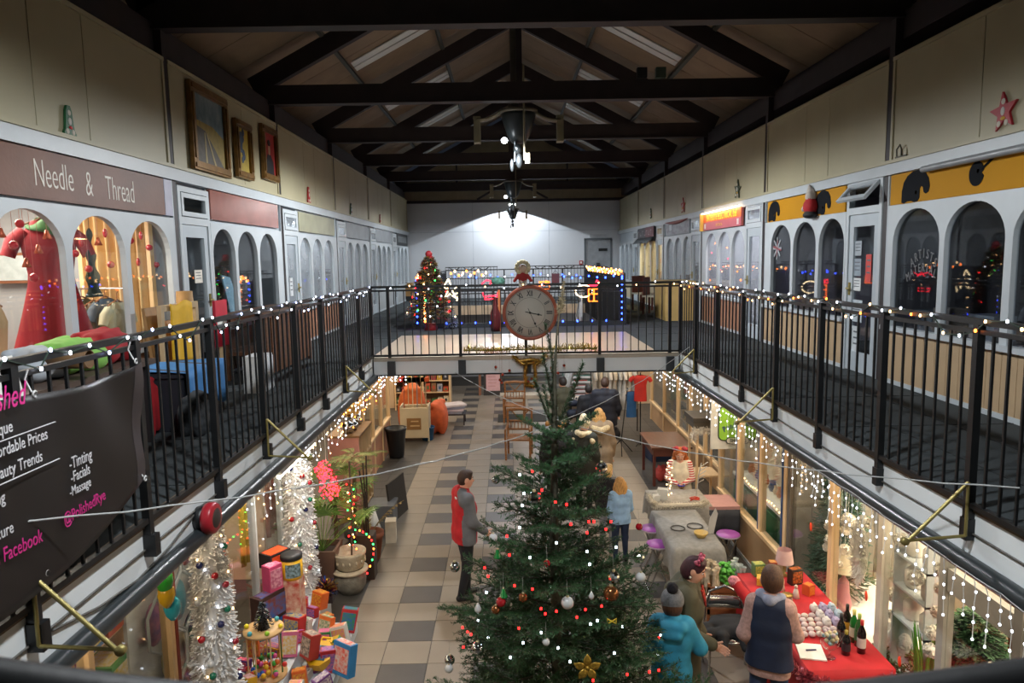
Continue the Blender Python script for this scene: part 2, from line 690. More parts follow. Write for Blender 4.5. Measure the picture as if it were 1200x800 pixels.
# ---- outer walls
M_PLAST = mat('C9CDD2', 0.7, noise=1.2, var=0.03)
struct(MB().bb(-6.7, -6.5, -3, 26, 0, 6.4).build('wall_left', mat('B8AA96', 0.8, noise=1.5)))
struct(MB().bb(7.1, 7.3, -3, 26, 0, 6.4).build('wall_right', mat('B8AA96', 0.8, noise=1.5)))
struct(MB().bb(-7, 7.5, -3.2, -3, 0, 9.3).build('wall_back', mat('8C8A80', 0.8, noise=1.5)))
fw = struct(MB().bb(-7, 7.5, FARY, FARY + .2, DECK - .3, 6.34).build('wall_far', M_PLAST))
for x in (-1.2, 1.55):
 MB().bb(x - .006, x + .006, FARY - .004, FARY + .01, DECK, 6.34).build('panel_joint', mat('A7AEB5', 0.7), fw)
MB().bb(-3.6, 4.1, FARY - .004, FARY + .01, 5.28, 5.294).build('panel_joint', mat('A7AEB5', 0.7), fw)
struct(MB().bb(-7, 7.5, FARY, FARY + .2, 0, DECK - .3).build('wall_far', mat('8E8F92', 0.7, noise=2)))
gb = MB()
for i in range(64):
 x = -4.4 + i * .145
 zt = 9.3 - .52 * abs(x - XC)
 gb.bb(x, x + .085, FARY - .03, FARY + .1, 6.34, zt)
 gb.bb(x + .085, x + .145, FARY, FARY + .1, 6.34, zt - .03)
struct(stuff(gb.build('wall_far_gable', mat('8C8168', 0.6, noise=3))))
bpy.data.objects['wall_far_gable']['kind'] = 'structure'
struct(MB().bb(-4.3, 4.8, FARY - .06, FARY, 6.32, 6.42).build('trim', M_STEEL))

# ---- the long bands over the shops, posts, upper wall panels
BAND = {'L': (5.19, 5.315), 'R': (5.11, 5.225)}
PTOP = {'L': 6.44, 'R': 6.32}
for s, nm in (('L', 'left'), ('R', 'right')):
 b0, b1 = BAND[s]
 mb = MB()
 wbox(mb, s, -.02, .06, .3, FARY, b0, b1)
 t = struct(mb.build('trim_%d' % (4 if s == 'L' else 5), mat('B4BCC1', 0.42, noise=3, var=0.04, bump=0.08)))
 mb = MB()
 wbox(mb, s, -.02, .075, .3, FARY, b1, b1 + .035)
 mb.build('ledge', M_CREAM, t)
 up = sroot('wall_' + nm)
 for i in range(-1, 6):
  y0 = BAY0 + BAYP * i
  q = y0 + .05
  for w in (1.40, .70, 1.41):
   mb = MB()
   wbox(mb, s, -.03, .02, q + .006, q + w - .006, b1 + .03, PTOP[s])
   mb.build('wall_panel', M_CREAM, up)
   q += w
  mb = MB()
  wbox(mb, s, -.04, -.03, y0, y0 + BAYP, b1, PTOP[s])
  wbox(mb, s, -.03, .035, y0 + .05, y0 + .09, b1 + .03, PTOP[s])
  wbox(mb, s, -.03, .035, y0 + 3.53, y0 + 3.57, b1 + .03, PTOP[s])
  wbox(mb, s, -.03, .04, y0 + .05, y0 + 3.57, PTOP[s] - .04, PTOP[s])
  mb.build('panel_frame', M_CREAM, up)
  mb = MB()
  wbox(mb, s, -.06, .03, y0 - .05, y0 + .05, DECK, 6.75)
  struct(mb.build('trim', M_STEEL))
 mb = MB()     # eave: dark boarding behind and the wall plate along the trusses
 wbox(mb, s, -.45, -.35, -3, FARY, 6.2, 7.0)
 wbox(mb, s, -.30, -.05, -3, FARY, 6.50, 6.78)
 struct(mb.build('trim', M_STEEL))

# ---- roof
ceil = sroot('ceiling')


def roofz(x):
 return 9.42 - .52 * abs(x - XC)


M_ROOF = mat('8A7862', 0.7, noise=2.5, var=0.10, bump=0.1)
M_SKY = mat('D9DCD8', 0.35, noise=6, var=0.06, stretch=(1, 8, 1))
for i in range(-2, 6):
 y0 = BAY0 + BAYP * i - .12
 for sg in (-1, 1):
  a, b = (XC, XC + sg * 4.5)
  for j in range(4):
   ya, yb = y0 + j * BAYP / 4 + .008, y0 + (j + 1) * BAYP / 4 - .008
   m = MB()
   m.add([(a, ya, roofz(a)), (b, ya, roofz(b)), (b, yb, roofz(b)), (a, yb, roofz(a)),
     (a, ya, roofz(a) + .05), (b, ya, roofz(b) + .05), (b, yb, roofz(b) + .05), (a, yb, roofz(a) + .05)],
     [(0, 1, 2, 3), (7, 6, 5, 4), (0, 4, 5, 1), (1, 5, 6, 2), (2, 6, 7, 3), (3, 7, 4, 0)])
   m.build('roof_sheet', M_ROOF, ceil)
  for d0, d1, yo in ((1.50, 2.98, 2.05), (.25, 1.44, .95)):
   m = MB()
   for yy in (y0 + yo, y0 + yo + .30):
    x0, x1 = XC + sg * d0, XC + sg * d1
    z0, z1 = roofz(x0) - .012, roofz(x1) - .012
    m.add([(x0, yy, z0), (x1, yy, z1), (x1, yy + .24, z1), (x0, yy + .24, z0), (x0, yy, z0 - .02), (x1, yy, z1 - .02), (x1, yy + .24, z1 - .02), (x0, yy + .24, z0 - .02)],
      [(0, 1, 2, 3), (7, 6, 5, 4), (0, 4, 5, 1), (1, 5, 6, 2), (2, 6, 7, 3), (3, 7, 4, 0)])
   m.build('skylight', M_SKY, ceil)
M_PUR = mat('3C423C', 0.6, noise=4)
for sg in (-1, 1):
 for d in (1.47, 3.02):
  x = XC + sg * d
  MB().box((x, 11.4, roofz(x) - .09), (.06, 28.5, .14), (0, sg * .48, 0)).build('purlin', M_PUR, ceil)
MB().bb(XC - .05, XC + .05, -2.9, FARY, 9.18, 9.34).build('ridge_beam', M_STEEL, ceil)
struct(MB().bb(-7, XC - 4.4, -3, 26, 6.4, 7.1).bb(XC + 4.4, 7.4, -3, 26, 6.4, 7.1).build('ceiling', M_STEEL))
for i in range(-1, 7):
 y = BAY0 + BAYP * i
 if i == 6:
  y -= .25
 tr = sroot('roof_truss')
 tb = MB()
 tb.bb(XC - 4.0, XC + 4.0, y - .06, y + .06, 6.735, 7.0)
 tb.bb(XC - 4.0, XC + 4.0, y - .09, y + .09, 6.71, 6.735)
 tb.build('tie_beam', M_STEEL, tr)
 for sg in (-1, 1):
  p0, p1 = Vector((XC + sg * 4.1, y, 6.98)), Vector((XC, y, 9.13))
  MB().bar(p0, p1, .12, .27).build('rafter', M_STEEL, tr)
  MB().bb(XC + sg * 1.95 - .03, XC + sg * 1.95 + .03, y - .03, y + .03, 6.98, 8.05).build('strut', M_STEEL, tr) if i == 6 else None
  if i == 6:
   MB().bar((XC + sg * .25, y - .02, 6.95), (XC + sg * 1.25, y - .02, 6.4), .07).build('brace', M_STEEL, tr)
 MB().bb(XC - .045, XC + .045, y - .04, y + .04, 6.95, 9.2).build('king_post', M_STEEL, tr)

# ---- upper shop fronts
ARCHES = (((.80, 1.64), (1.73, 2.54), (2.62, 3.43)), ((.91, 1.61), (1.70, 2.44), (2.53, 3.29)))
Z_SILL, Z_SPR, Z_ARC, Z_FT = 3.52, 4.40, 4.73, 4.79
M_BOARD = {'tan': mat('B49A78', 0.5, noise=3, var=0.07), 'pink': mat('A8795E', 0.5, noise=3, var=0.08), 'grey': mat('A3A8AA', 0.5, noise=3, var=0.06),
   'brown': mat('6A4630', 0.5, noise=3, var=0.15), 'cream': mat('C0B293', 0.5, noise=3, var=0.05)}


def bay(s, i, board, pane, room, backcol, doorpane=None):
 y0 = BAY0 + BAYP * i
 k = (1 if s == 'L' else 7) + i
 nm = 'window_%d' % k
 ARCH = ARCHES[min(i, 1)]
 mb = MB()
 fn = lambda a, b, d: (wx(s, d), a, b)
 flip = (s == 'L')
 fn2 = fn if flip else (lambda a, b, d: (wx(s, d), a, b))
 ya, yb = y0 + (.78 if i == 0 else .88), y0 + BAYP - .05
 edges = [ya] + [v for ar in ARCH for v in (y0 + ar[0], y0 + ar[1])] + [yb]
 for j in range(0, 8, 2):
  wbox(mb, s, -.02, .035, edges[j], edges[j + 1], Z_SILL, Z_SPR)
 for j, ar in enumerate(ARCH):
  a, b = y0 + ar[0], y0 + ar[1]
  c, r = (a + b) / 2, (b - a) / 2
  lo = edges[2 * j] if j == 0 else (edges[2 * j] + edges[2 * j + 1]) / 2
  hi = edges[2 * j + 3] if j == 2 else (edges[2 * j + 2] + edges[2 * j + 3]) / 2
  N = 8
  left = [(lo, Z_SPR), (a, Z_SPR)] + [(c - r * math.cos(PI / 2 * q / N), Z_SPR + (Z_ARC - Z_SPR) * math.sin(PI / 2 * q / N)) for q in range(1, N + 1)] + [(c, Z_FT), (lo, Z_FT)]
  right = [(hi, Z_SPR), (hi, Z_FT), (c, Z_FT)] + [(c + r * math.cos(PI / 2 * q / N), Z_SPR + (Z_ARC - Z_SPR) * math.sin(PI / 2 * q / N)) for q in range(N, 0, -1)] + [(b, Z_SPR)]
  for pl in (left, right):
   d0, d1 = (-.02, .035) if flip else (.035, -.02)
   d0, d1 = -.02, .035
   if flip:
    mb.prism(pl, fn, d0, d1)
   else:
    mb.prism(pl[::-1], fn, d0, d1)
 w = struct(mb.build(nm, M_WHITE))
 mb = MB()
 wbox(mb, s, -.02, .07, ya, yb, Z_SILL - .05, Z_SILL)
 mb.build('window_sill', M_WHITE, w)
 for ar in ARCH:
  mb = MB()
  wbox(mb, s, -.012, -.006, y0 + ar[0] - .01, y0 + ar[1] + .01, Z_SILL, Z_ARC + .02)
  mb.build('pane', pane, w)
 # boarded stall riser
 mb = MB()
 wbox(mb, s, -.03, .0, ya, yb, DECK, Z_SILL - .05)
 wbox(mb, s, -.02, .03, ya, yb, DECK, DECK + .045)
 mb.build('riser_frame', M_WHITE, w)
 n = 15
 bw = (yb - ya) / n
 mb = MB()
 wbox(mb, s, -.0, .016, -bw / 2 + .004, bw / 2 - .004, DECK + .045, Z_SILL - .05)
 bm = mb.mesh('board', M_BOARD[board])
 for j in range(n):
  put('board', bm, w, (0, ya + (j + .5) * bw, 0))
 # door leaf, frame and fanlight
 d0, d1 = y0 + .06, y0 + (.77 if i == 0 else .86)
 mb = MB()
 for a, b, c, d in ((d0, d0 + .06, DECK, 5.15), (d1 - .06, d1, DECK, 5.15), (d0 + .06, d1 - .06, 4.74, 4.82), (d0 + .06, d1 - .06, 5.09, 5.15)):
  wbox(mb, s, -.03, .04, a, b, c, d)
 dr = struct(mb.build('door_%d' % k, M_WHITE))
 mb = MB()
 for a, b, c, d in ((d0 + .065, d0 + .165, DECK + .01, 4.735), (d1 - .165, d1 - .065, DECK + .01, 4.735), (d0 + .165, d1 - .165, DECK + .01, 3.14), (d0 + .165, d1 - .165, 4.60, 4.735)):
  wbox(mb, s, -.02, .025, a, b, c, d)
 mb.build('door_leaf', M_WHITE2, dr)
 mb = MB()
 wbox(mb, s, -.006, .0, d0 + .16, d1 - .16, 3.13, 4.61)
 mb.build('pane', doorpane or pane, dr)
 mb = MB()
 yh = d1 - .115
 mb.tube([(wx(s, .03), yh, 3.80), (wx(s, .03), yh, 3.95)], .016, 8)
 mb.tube([(wx(s, .07), yh, 3.88), (wx(s, .07), yh - .10, 3.88)], .011, 8)
 mb.tube([(wx(s, .02), yh, 3.88), (wx(s, .075), yh, 3.88)], .011, 8)
 mb.build('door_handle', M_BRASS, dr)
 # fanlight
 fa, fb, fc, fd = d0 + .07, d1 - .07, 4.83, 5.08
 op = (s == 'R' and i == 1)
 fo = bpy.data.objects.new('fanlight', None)
 COL.objects.link(fo)
 fo.parent = dr
 fo.location = (wx(s, .03), 0, fd)
 if op:
  fo.rotation_euler = (0, R(42), 0)
 mb = MB()
 sg = 1 if s == 'L' else -1
 h = fd - fc
 for a, b, c, d in ((fa, fa + .05, -h, 0), (fb - .05, fb, -h, 0), (fa + .05, fb - .05, -h, -h + .05), (fa + .05, fb - .05, -.05, 0)):
  mb.bb(-.018, .018, a, b, c, d)
 mb.build('sash', M_WHITE, fo)
 MB().bb(-.004, .004, fa + .04, fb - .04, -h + .04, -.04).build('pane', doorpane or pane, fo)
 # wall above the window that carries the sign
 mb = MB()
 wbox(mb, s, -.03, .0, d1, yb, Z_FT, BAND[s][0] + .01)
 wbox(mb, s, -.03, .036, yb - .015, yb + .005, Z_SILL, BAND[s][0])
 struct(mb.build('trim', M_WHITE2))
 # the room behind
 mb = MB()
 wbox(mb, s, -2.7, -2.6, y0 + .05, y0 + 3.57, DECK, 5.2)
 struct(mb.build('wall_%s_back' % ('left' if s == 'L' else 'right'), backcol))
 mb = MB()
 wbox(mb, s, -2.6, -.05, y0 - .06, y0, DECK, 5.2)
 struct(mb.build('wall_%s_party' % ('left' if s == 'L' else 'right'), backcol))
 mb = MB()
 wbox(mb, s, -2.7, -.03, y0 - .05, y0 + 3.6, 5.16, 5.24)
 struct(mb.build('ceiling', backcol))
 if room:
  lamp('AREA', (wx(s, -1.2), y0 + 2.1, 5.1), room[0], room[1], shape='RECTANGLE', size=1.0, size_y=1.6)
 return y0


C_PINKW = mat('D8C4B6', 0.8, noise=2, var=0.04)
C_DARK = mat('55565A', 0.9, noise=2, var=0.15)
C_GREY = mat('9A9EA4', 0.9, noise=2, var=0.08)
C_YEL = mat('E0C27A', 0.8, noise=2, var=0.05)
C_LILAC = mat('B8B0BE', 0.9, noise=2, var=0.06)
M_MIST2 = glass_mat(film=0.34, filmc='8E959B', gloss=1.2)
bay('L', 0, 'brown', M_GLASS, (130, (1, .86, .7)), C_PINKW)
bay('L', 1, 'brown', glass_mat(gloss=1.3), (1.6, WHITE), C_GREY)
bay('L', 2, 'pink', M_MIST, None, C_GREY)
bay('L', 3, 'grey', M_MIST, None, C_GREY)
bay('L', 4, 'grey', M_MIST, None, C_GREY)
bay('L', 5, 'grey', M_MIST, None, C_GREY)
bay('R', 0, 'tan', glass_mat(gloss=1.3, tint=(.8, .82, .85)), (.5, WHITE), C_DARK)
bay('R', 1, 'tan', glass_mat(gloss=1.3, tint=(.8, .82, .85)), (.5, WHITE), C_DARK)
bay('R', 2, 'pink', M_MIST2, (130, (1.0, .93, 1.0)), C_LILAC)
bay('R', 3, 'cream', M_MIST, None, C_GREY)
bay('R', 4, 'cream', glass_mat(gloss=.6), (170, (1.0, .74, .36)), C_YEL)
bay('R', 5, 'cream', M_MIST, None, C_GREY)


# ================================================================== railings
def railing(label, p0, p1, posts, n_between, foot=True, z0=2.93, ztop=3.93, zmid=3.873, skip=()):
 """posts: distances along the run that carry a post; balusters fill in between"""
 a, b = Vector(p0), Vector(p1)
 L = (b - a).length
 d = (b - a) / L
 rt = T('balustrade', label, 'railing', (a.x, a.y, DECK), math.atan2(d.y, d.x))
 MB().bb(0, L, -.02, .02, ztop - DECK - .02, ztop - DECK + .012).build('top_rail', M_BLACK, rt)
 MB().bb(0, L, -.012, .012, zmid - DECK - .012, zmid - DECK + .012).build('middle_rail', M_BLACK, rt)
 MB().bb(0, L, -.016, .016, z0 - DECK - .014, z0 - DECK + .014).build('bottom_rail', M_BLACK, rt)
 pm = MB().bb(-.021, .021, -.021, .021, (-.15 if foot else 0), ztop - DECK - .02)
 if foot:
  pm.bb(-.028, .028, -.045, .028, -.17, -.05)
 pm = pm.mesh('post', M_BLACK)
 bm = MB().bb(-.0065, .0065, -.0065, .0065, z0 - DECK, zmid - DECK).mesh('baluster', M_BLACK)
 ps = sorted(posts)
 for q in ps:
  put('post', pm, rt, (q, 0, 0))
 ends = ([0] if ps[0] > .2 else []) + ps + ([L] if L - ps[-1] > .2 else [])
 for u, v in zip(ends, ends[1:]):
  n = max(1, round((v - u) / .118))
  for j in range(1, n):
   q = u + (v - u) * j / n
   put('baluster', bm, rt, (q, 0, 0))
 return rt


PY = [2.78 + .94 * k for k in range(8)]
railing('long black balustrade along the left gallery, hung with the black banner', (RL, 1.2, 0), (RL, 10.22, 0), [y - 1.2 for y in [1.84] + PY], 8)
railing('long black balustrade along the right gallery, in front of the yellow art shop', (RR, 1.2, 0), (RR, 10.22, 0), [y - 1.2 for y in [1.84] + PY], 8)
br = railing('black balustrade across the bridge, carrying the big round clock', (RL, 10.22, 0), (RR, 10.22, 0), [.0, .25, 1.28, 2.23, 3.30, 4.32, 4.47], 8, foot=False)
# wide dark brackets of the bridge posts on the fascia
for x in (.25, 1.28, 2.23, 3.30, 4.32):
 MB().bb(x - .04, x + .07, -.02, .05, SOF - DECK + .01, -.055).build('bracket', mat('2E3438', 0.5), br)

# handrail the photographer leans on, at the bottom of the frame
hr = T('handrail', 'thick black handrail of the nearest balustrade, at the lower edge', 'railing', (0, .62, 3.9))
pts = []
for q in range(25):
 u = -250 + 1700 * q / 24
 pts.append(FY(u, 822 - 46 * ((u - 600) / 600) ** 2, .62) - Vector((0, .62, 3.9 + .026)))
MB().tube(pts, .026, 10).build('rail', M_BLACK, hr)
MB().bb(-.62, -.58, -.02, .02, -1.0, -.05).bb(.58, .62, -.02, .02, -1.0, -.05).build('post', M_BLACK, hr)

# brass brackets standing off from the railing posts
for s, x, sg in (('left', RL, 1), ('right', RR, -1)):
 for y, w in (((PY[1], 'nearest'), (PY[4], 'middle'), (PY[7], 'farthest')) if s == 'right' else ((PY[0], 'nearest'), (PY[3], 'middle'), (PY[6], 'farthest'))):
  t = T('bracket', 'brass rod bracket on the %s railing, %s of its three' % (s, w), 'bracket', (x, y - .03, 2.76))
  z = .30
  MB().tube([(sg * .03, 0, 0), (sg * .03, 0, z)], .009, 6).build('upright', M_BRASS, t)
  MB().tube([(sg * .03, 0, 0), (sg * .34, 0, -.02)], .009, 6).build('arm', M_BRASS, t)
  MB().tube([(sg * .03, 0, z), (sg * .34, 0, -.02)], .010, 6).build('stay', M_BRASS, t)
  MB().lathe([(.0, -.012), (.022, -.012), (.022, .012), (0, .012)], (sg * .36, 0, -.025), 10, axis='y').build('ring', M_BRASS, t)


# cables across the void
def cable(label, a, b, sag, n=40, r=.0042, group=None):
 a, b = Vector(a), Vector(b)
 pts = []
 for i in range(n + 1):
  t = i / n
  p = a.lerp(b, t)
  p.z -= sag * 4 * t * (1 - t)
  p.z += .004 * math.sin(i * 2.3)
  pts.append(p)
 o = MB().tube(pts, r, 6).build('rope_light', mat('AEB2B2', 0.4, noise=20), None)
 return tag(o, label, 'cable')


cable('pale rope light strung from the left railing to the far right corner', (RL + .05, 2.72, 3.30), (RR - .1, 9.3, 3.10), .38)
cable('pale rope light strung from the right railing to the bridge on the left', (RR, 3.35, 3.14), (-.78, 10.262, 2.66), .30)
# round red alarm bell on the left fascia
p = FX(235, 607, RL)
t = T('alarm_bell', 'round red and black alarm sounder on the left fascia', 'alarm', (RL - .02, p.y, p.z))
MB().lathe([(0, 0), (.075, 0), (.08, .02), (.08, .06), (.0, .06)], (0, 0, 0), 20, axis='x').build('base', M_BLACK, t)
MB().lathe([(.0, .055), (.095, .055), (.10, .075), (.10, .105), (.09, .12), (.06, .122)], (0, 0, 0), 22, axis='x').build('rim', mat('A82430', 0.35, noise=9), t)
MB().lathe([(.07, .118), (.05, .128), (0, .130)], (0, 0, 0), 20, axis='x').build('face', mat('3C3431', 0.5), t)

# ------------------------------------------------------------------ the clock on the bridge
p = FY(621, 366, 10.12)
ck = T('wall_clock', 'big round clock with Roman numerals and copper rim on the bridge railing', 'clock', p)
rc = .395
M_COP = mat('A0553F', 0.35, noise=8, var=0.15)
MB().lathe([(0, .03), (rc - .02, .03), (rc, .01), (rc, -.05), (rc - .015, -.075), (rc - .045, -.075), (rc - .05, -.04), (0, -.04)][::-1], (0, 0, 0), 48, axis='y').build('rim', M_COP, ck)
MB().lathe([(0, -.048), (rc - .045, -.048), (rc - .045, -.03)], (0, 0, 0), 48, axis='y').build('dial', mat('BDB9AE', 0.6, noise=4, var=0.03), ck)
M_INK = mat('24262A', 0.6)
for r_, w in ((.335, .003), (.215, .0025)):
 MB().lathe([(r_ - w, -.0485), (r_, -.050), (r_ + w, -.0485)], (0, 0, 0), 48, axis='y').build('dial_ring', mat('7A776F', 0.6), ck)
for h, s in enumerate(('XII', 'I', 'II', 'III', 'IIII', 'V', 'VI', 'VII', 'VIII', 'IX', 'X', 'XI')):
 a = -h * PI / 6
 text(s, M_INK, ck, (-math.sin(a) * .272, -.050, math.cos(a) * .272), (R(90), -a, 0), .115, .60, name='numeral', bold=.002)
for h, w, L, n in ((-(3 + 26 / 60) * PI / 6, .010, .17, 'hour_hand'), (-26 * PI / 30, .007, .235, 'minute_hand')):
 m = MB()
 dx, dz = -math.sin(h), math.cos(h)
 m.bar((-dx * .07, -.058, -dz * .07), (dx * L, -.058, dz * L), w, w)
 m.ell((dx * L * .72, -.058, dz * L * .72), (.016, .004, .016), 8, 4)
 m.build(n, M_INK, ck)
MB().lathe([(0, -.066), (.014, -.064), (.016, -.05)], (0, 0, 0), 12, axis='y').build('hub', M_INK, ck)


# ================================================================== upper floor: signs and wall decorations
def sign(s, i, label, col, y0, y1, z0, z1, n=.022, rough=.5, name='shop_sign', bump=.0):
 b = BAY0 + BAYP * i
 t = T(name, label, 'sign', (wx(s, n), b + (y0 + y1) / 2, z0), 0)
 a = (y1 - y0) / 2
 MB().bb(-.02, .02, -a, a, 0, z1 - z0).build('board', col if not isinstance(col, str) else mat(col, rough, noise=2.5, var=.14, bump=bump, bscale=30, spec=.3), t)
 t['hw'] = a
 return t


def stext(t, s, body, m, y, z, size, sx, **kw):
 d = 1 if s == 'L' else -1
 return text(body, m, t, (d * .0215, d * y, z), (R(90), 0, R(90) if s == 'L' else R(-90)), size, sx, ext=.0015, **kw)


M_LETW = mat('D8D2C8', 0.5, noise=9, var=.05)
M_LETK = mat('14171C', 0.8, noise=9, spec=.1)
M_LETY = mat('FFC22A', 0.5, noise=9)
t = sign('L', 0, 'brown wooden shop sign reading Needle & Thread', '6E4837', .30, 3.36, 4.81, 5.18, bump=.1)
yb = BAY0 + (.30 + 3.36) / 2
for body, ya, y1, z in (('Needle', 5.40, 5.94, .185), ('&', 6.06, 6.20, .17), ('Thread', 6.34, 6.90, .165)):
 stext(t, 'L', body, M_LETW, (ya + y1) / 2 - yb, z, .30, .56 if len(body) > 1 else .6, bold=-.0035)
MB().bb(-.02, .02, 1.54, 1.70, 0, .37).build('end_block', mat('9E9EB0', .5), t)
sign('L', 1, 'blank reddish brown glossy shop sign under the paintings', '8C5A50', .90, 3.42, 4.83, 5.18, rough=.22, bump=.12)
sign('L', 2, 'blank pale olive shop sign board above misted arched windows', '98977F', .90, 3.42, 4.83, 5.16)
sign('L', 3, 'blank grey shop sign board on the left gallery, third along from the Needle sign', '8F959A', .90, 3.42, 4.83, 5.16)
sign('L', 4, 'blank grey shop sign board on the left gallery, next to the framed dark one', '868B90', .90, 3.42, 4.83, 5.16)
t = sign('L', 5, 'dark framed shop sign with a pale worn panel at the left end', '34383A', 0.90, 3.35, 4.80, 5.2)
MB().bb(.02, .024, -.95, .95, .10, .30).build('panel', mat('7E8588', .6, noise=12, var=.3), t)
YEL = mat('BC8618', 0.75, noise=1.5, var=.05, spec=.2)


def palette(t, s, y, z, w, h, brush=False):
 """artist's palette cut-out: a rounded board with a bite out of its lower edge and a thumb hole"""
 d = -1
 def f(a, b, q):
  return (d * (.021 + q), d * (y + a * w), z + b * h)
 if not brush:
  pl = [(-.5, -.46), (-.5, -.1), (-.44, .18), (-.3, .38), (-.1, .49), (.12, .5), (.32, .4), (.45, .2), (.5, -.06), (.47, -.22), (.38, -.28), (.3, -.22), (.27, -.06), (.2, -.02), (.16, -.1), (.16, -.36), (.1, -.48), (-.02, -.5), (-.12, -.45), (-.3, -.44), (-.4, -.5)]
 else:
  pl = [(.5 * math.cos(q * PI / 12) , .5 * math.sin(q * PI / 12)) for q in range(24)]
  pl[0] = (.34, .02)
 m = MB()
 m.prism(pl, f, 0, .004)
 if brush:
  for k in range(3):
   m.bar(f(.3 + k * .05, .15, .004), f(1.15 + k * .06, .62, .004), .008)
 m.build('palette_shape', M_LETK, t)
 MB().lathe([(0, 0), (.018, 0), (.018, .004), (0, .004)], f(.03 if not brush else .1, -.2 if not brush else .1, .004), 10, axis='x').build('thumb_hole', YEL if not brush else mat('7A2A24', .5), t)


def yb_(i, a, b):
 return BAY0 + BAYP * i + (a + b) / 2


t = sign('R', 0, 'long yellow sign with black palette shapes over dark arched windows', YEL, .80, 3.50, 4.79, 5.10)
y0 = yb_(0, .80, 3.50)
palette(t, 'R', y0 - 7.14, .155, .48, .31)
palette(t, 'R', (y0 - 6.22), .17, .20, .21, True)
palette(t, 'R', (y0 - 5.30), .155, .48, .31)
t = sign('R', 1, 'yellow sign with black palette shapes beside the open fanlight', YEL, .90, 3.45, 4.79, 5.10)
y0 = yb_(1, .90, 3.45)
palette(t, 'R', y0 - FX(917, 0, XR).y, .155, .46, .30)
palette(t, 'R', y0 - FX(976, 0, XR).y, .155, .48, .31)
# unlit batten lamp over the yellow sign
t = T('batten_lamp', 'unlit grey batten lamp above the yellow palette sign', 'lamp', (XR - .09, 5.7, 5.085))
MB().tube([(0, -1.25, 0), (0, 1.25, 0)], .032, 10).build('tube', mat('8D9296', .35), t)
MB().bb(.02, .09, -1.2, 1.2, -.01, .04).build('mount', mat('6E7376', .5), t)
# illuminated electrical shop sign
t = sign('R', 2, 'orange and pink lit shop sign reading Satellite Electrical', mat('C4685E', .5), 1.0, 3.35, 4.80, 5.12, n=.05)
a = 1.175
MB().bb(-.024, -.020, -a, a, .155, .32).build('upper_field', mat('E0662A', .5, noise=3, var=.06), t)
MB().bb(-.024, -.020, -a, a, .0, .155).build('lower_field', mat('B85A68', .5, noise=3, var=.06), t)
text('SATELLITE ELECTRICAL Ltd', M_LETY, t, (-.025, 0, .23), (R(90), 0, R(-90)), .17, .92, bold=.003)
text('ELECTRICAL', mat('D0A060', .5), t, (-.025, .1, .075), (R(90), 0, R(-90)), .075, 1.0)
for y in (-1.0, 1.05):
 MB().bb(-.026, -.022, y - .05, y + .05, .03, .13).build('pale_plate', mat('D8C8CC', .6), t)
MB().tube([(-.06, -a, .335), (-.06, a, .335)], .014, 8).build('strip_light', mat('FFD9B0', emit=9), t)
MB().bb(-.09, .02, a, a + .06, -.01, .34).build('side_cheek', mat('C8A850', .5), t)
lamp('AREA', (XR - .14, yb_(2, 1.0, 3.35), 5.13), 5, (1.0, .72, .45), (0, R(-25), 0), shape='RECTANGLE', size=.05, size_y=2.2)
# picture banner with a drooping top edge
t = sign('R', 3, 'grey picture banner with faded landscape and sagging top', mat('8B9198', .5), 1.0, 3.35, 4.80, 5.12)
m = MB().bb(-.024, -.021, -1.1, 1.1, .02, .30)
m.build('print', mat('90959C', .5, noise=4, var=.3, col2='6E6A72', stretch=(1, 1, 3)), t)
MB().sheet(lambda p, q: (-.035 - .02 * math.sin(q * PI), -1.12 + p * 2.24, .34 - .07 * math.sin(PI * p) * q - .02 * q), 12, 3, thick=.004).build('loose_edge', mat('7A3A38', .6), t)
MB().bb(-.03, -.021, .45, .75, .12, .26).build('pale_panel', mat('A9AEB6', .6), t)
# awning sign
t = sign('R', 4, 'dark awning sign with faint lettering over a yellow lit shop', mat('3A3C40', .6), 1.0, 3.4, 4.72, 5.13, n=.06)
MB().bb(-.03, -.021, -1.2, .0, .12, .40).build('red_field', mat('5A3236', .6), t)
m = MB()
for k in range(7):     # worn, unreadable letters
 y = 1.05 - k * .3
 m.bb(-.034, -.03, y - .02, y + .02, .17, .32).bb(-.034, -.03, y - .14, y, .30 - .12 * (k % 2), .325 - .12 * (k % 2))
m.build('worn_lettering', mat('8A7F82', .6), t)
MB().sheet(lambda p, q: (-.03 - .16 * q, -1.2 + 2.4 * p, .12 - .16 * q), 8, 2, thick=.006).build('valance', mat('4A5054', .7), t)

# ---- painted boards cut as bells and stars on the cream panels
def bell_poly(w, h):
 r = [(-.12, .5), (-.24, .34), (-.30, .0), (-.36, -.22), (-.5, -.34), (-.46, -.44), (-.25, -.40), (-.12, -.5), (.12, -.5), (.25, -.40), (.46, -.44), (.5, -.34), (.36, -.22), (.30, .0), (.24, .34), (.12, .5)]
 return [(a * w, b * h) for a, b in r][::-1]


def star_poly(r, a0=0.0, inner=.42):
 return [((r if k % 2 == 0 else r * inner) * math.sin(a0 + k * PI / 5), (r if k % 2 == 0 else r * inner) * math.cos(a0 + k * PI / 5)) for k in range(10)]


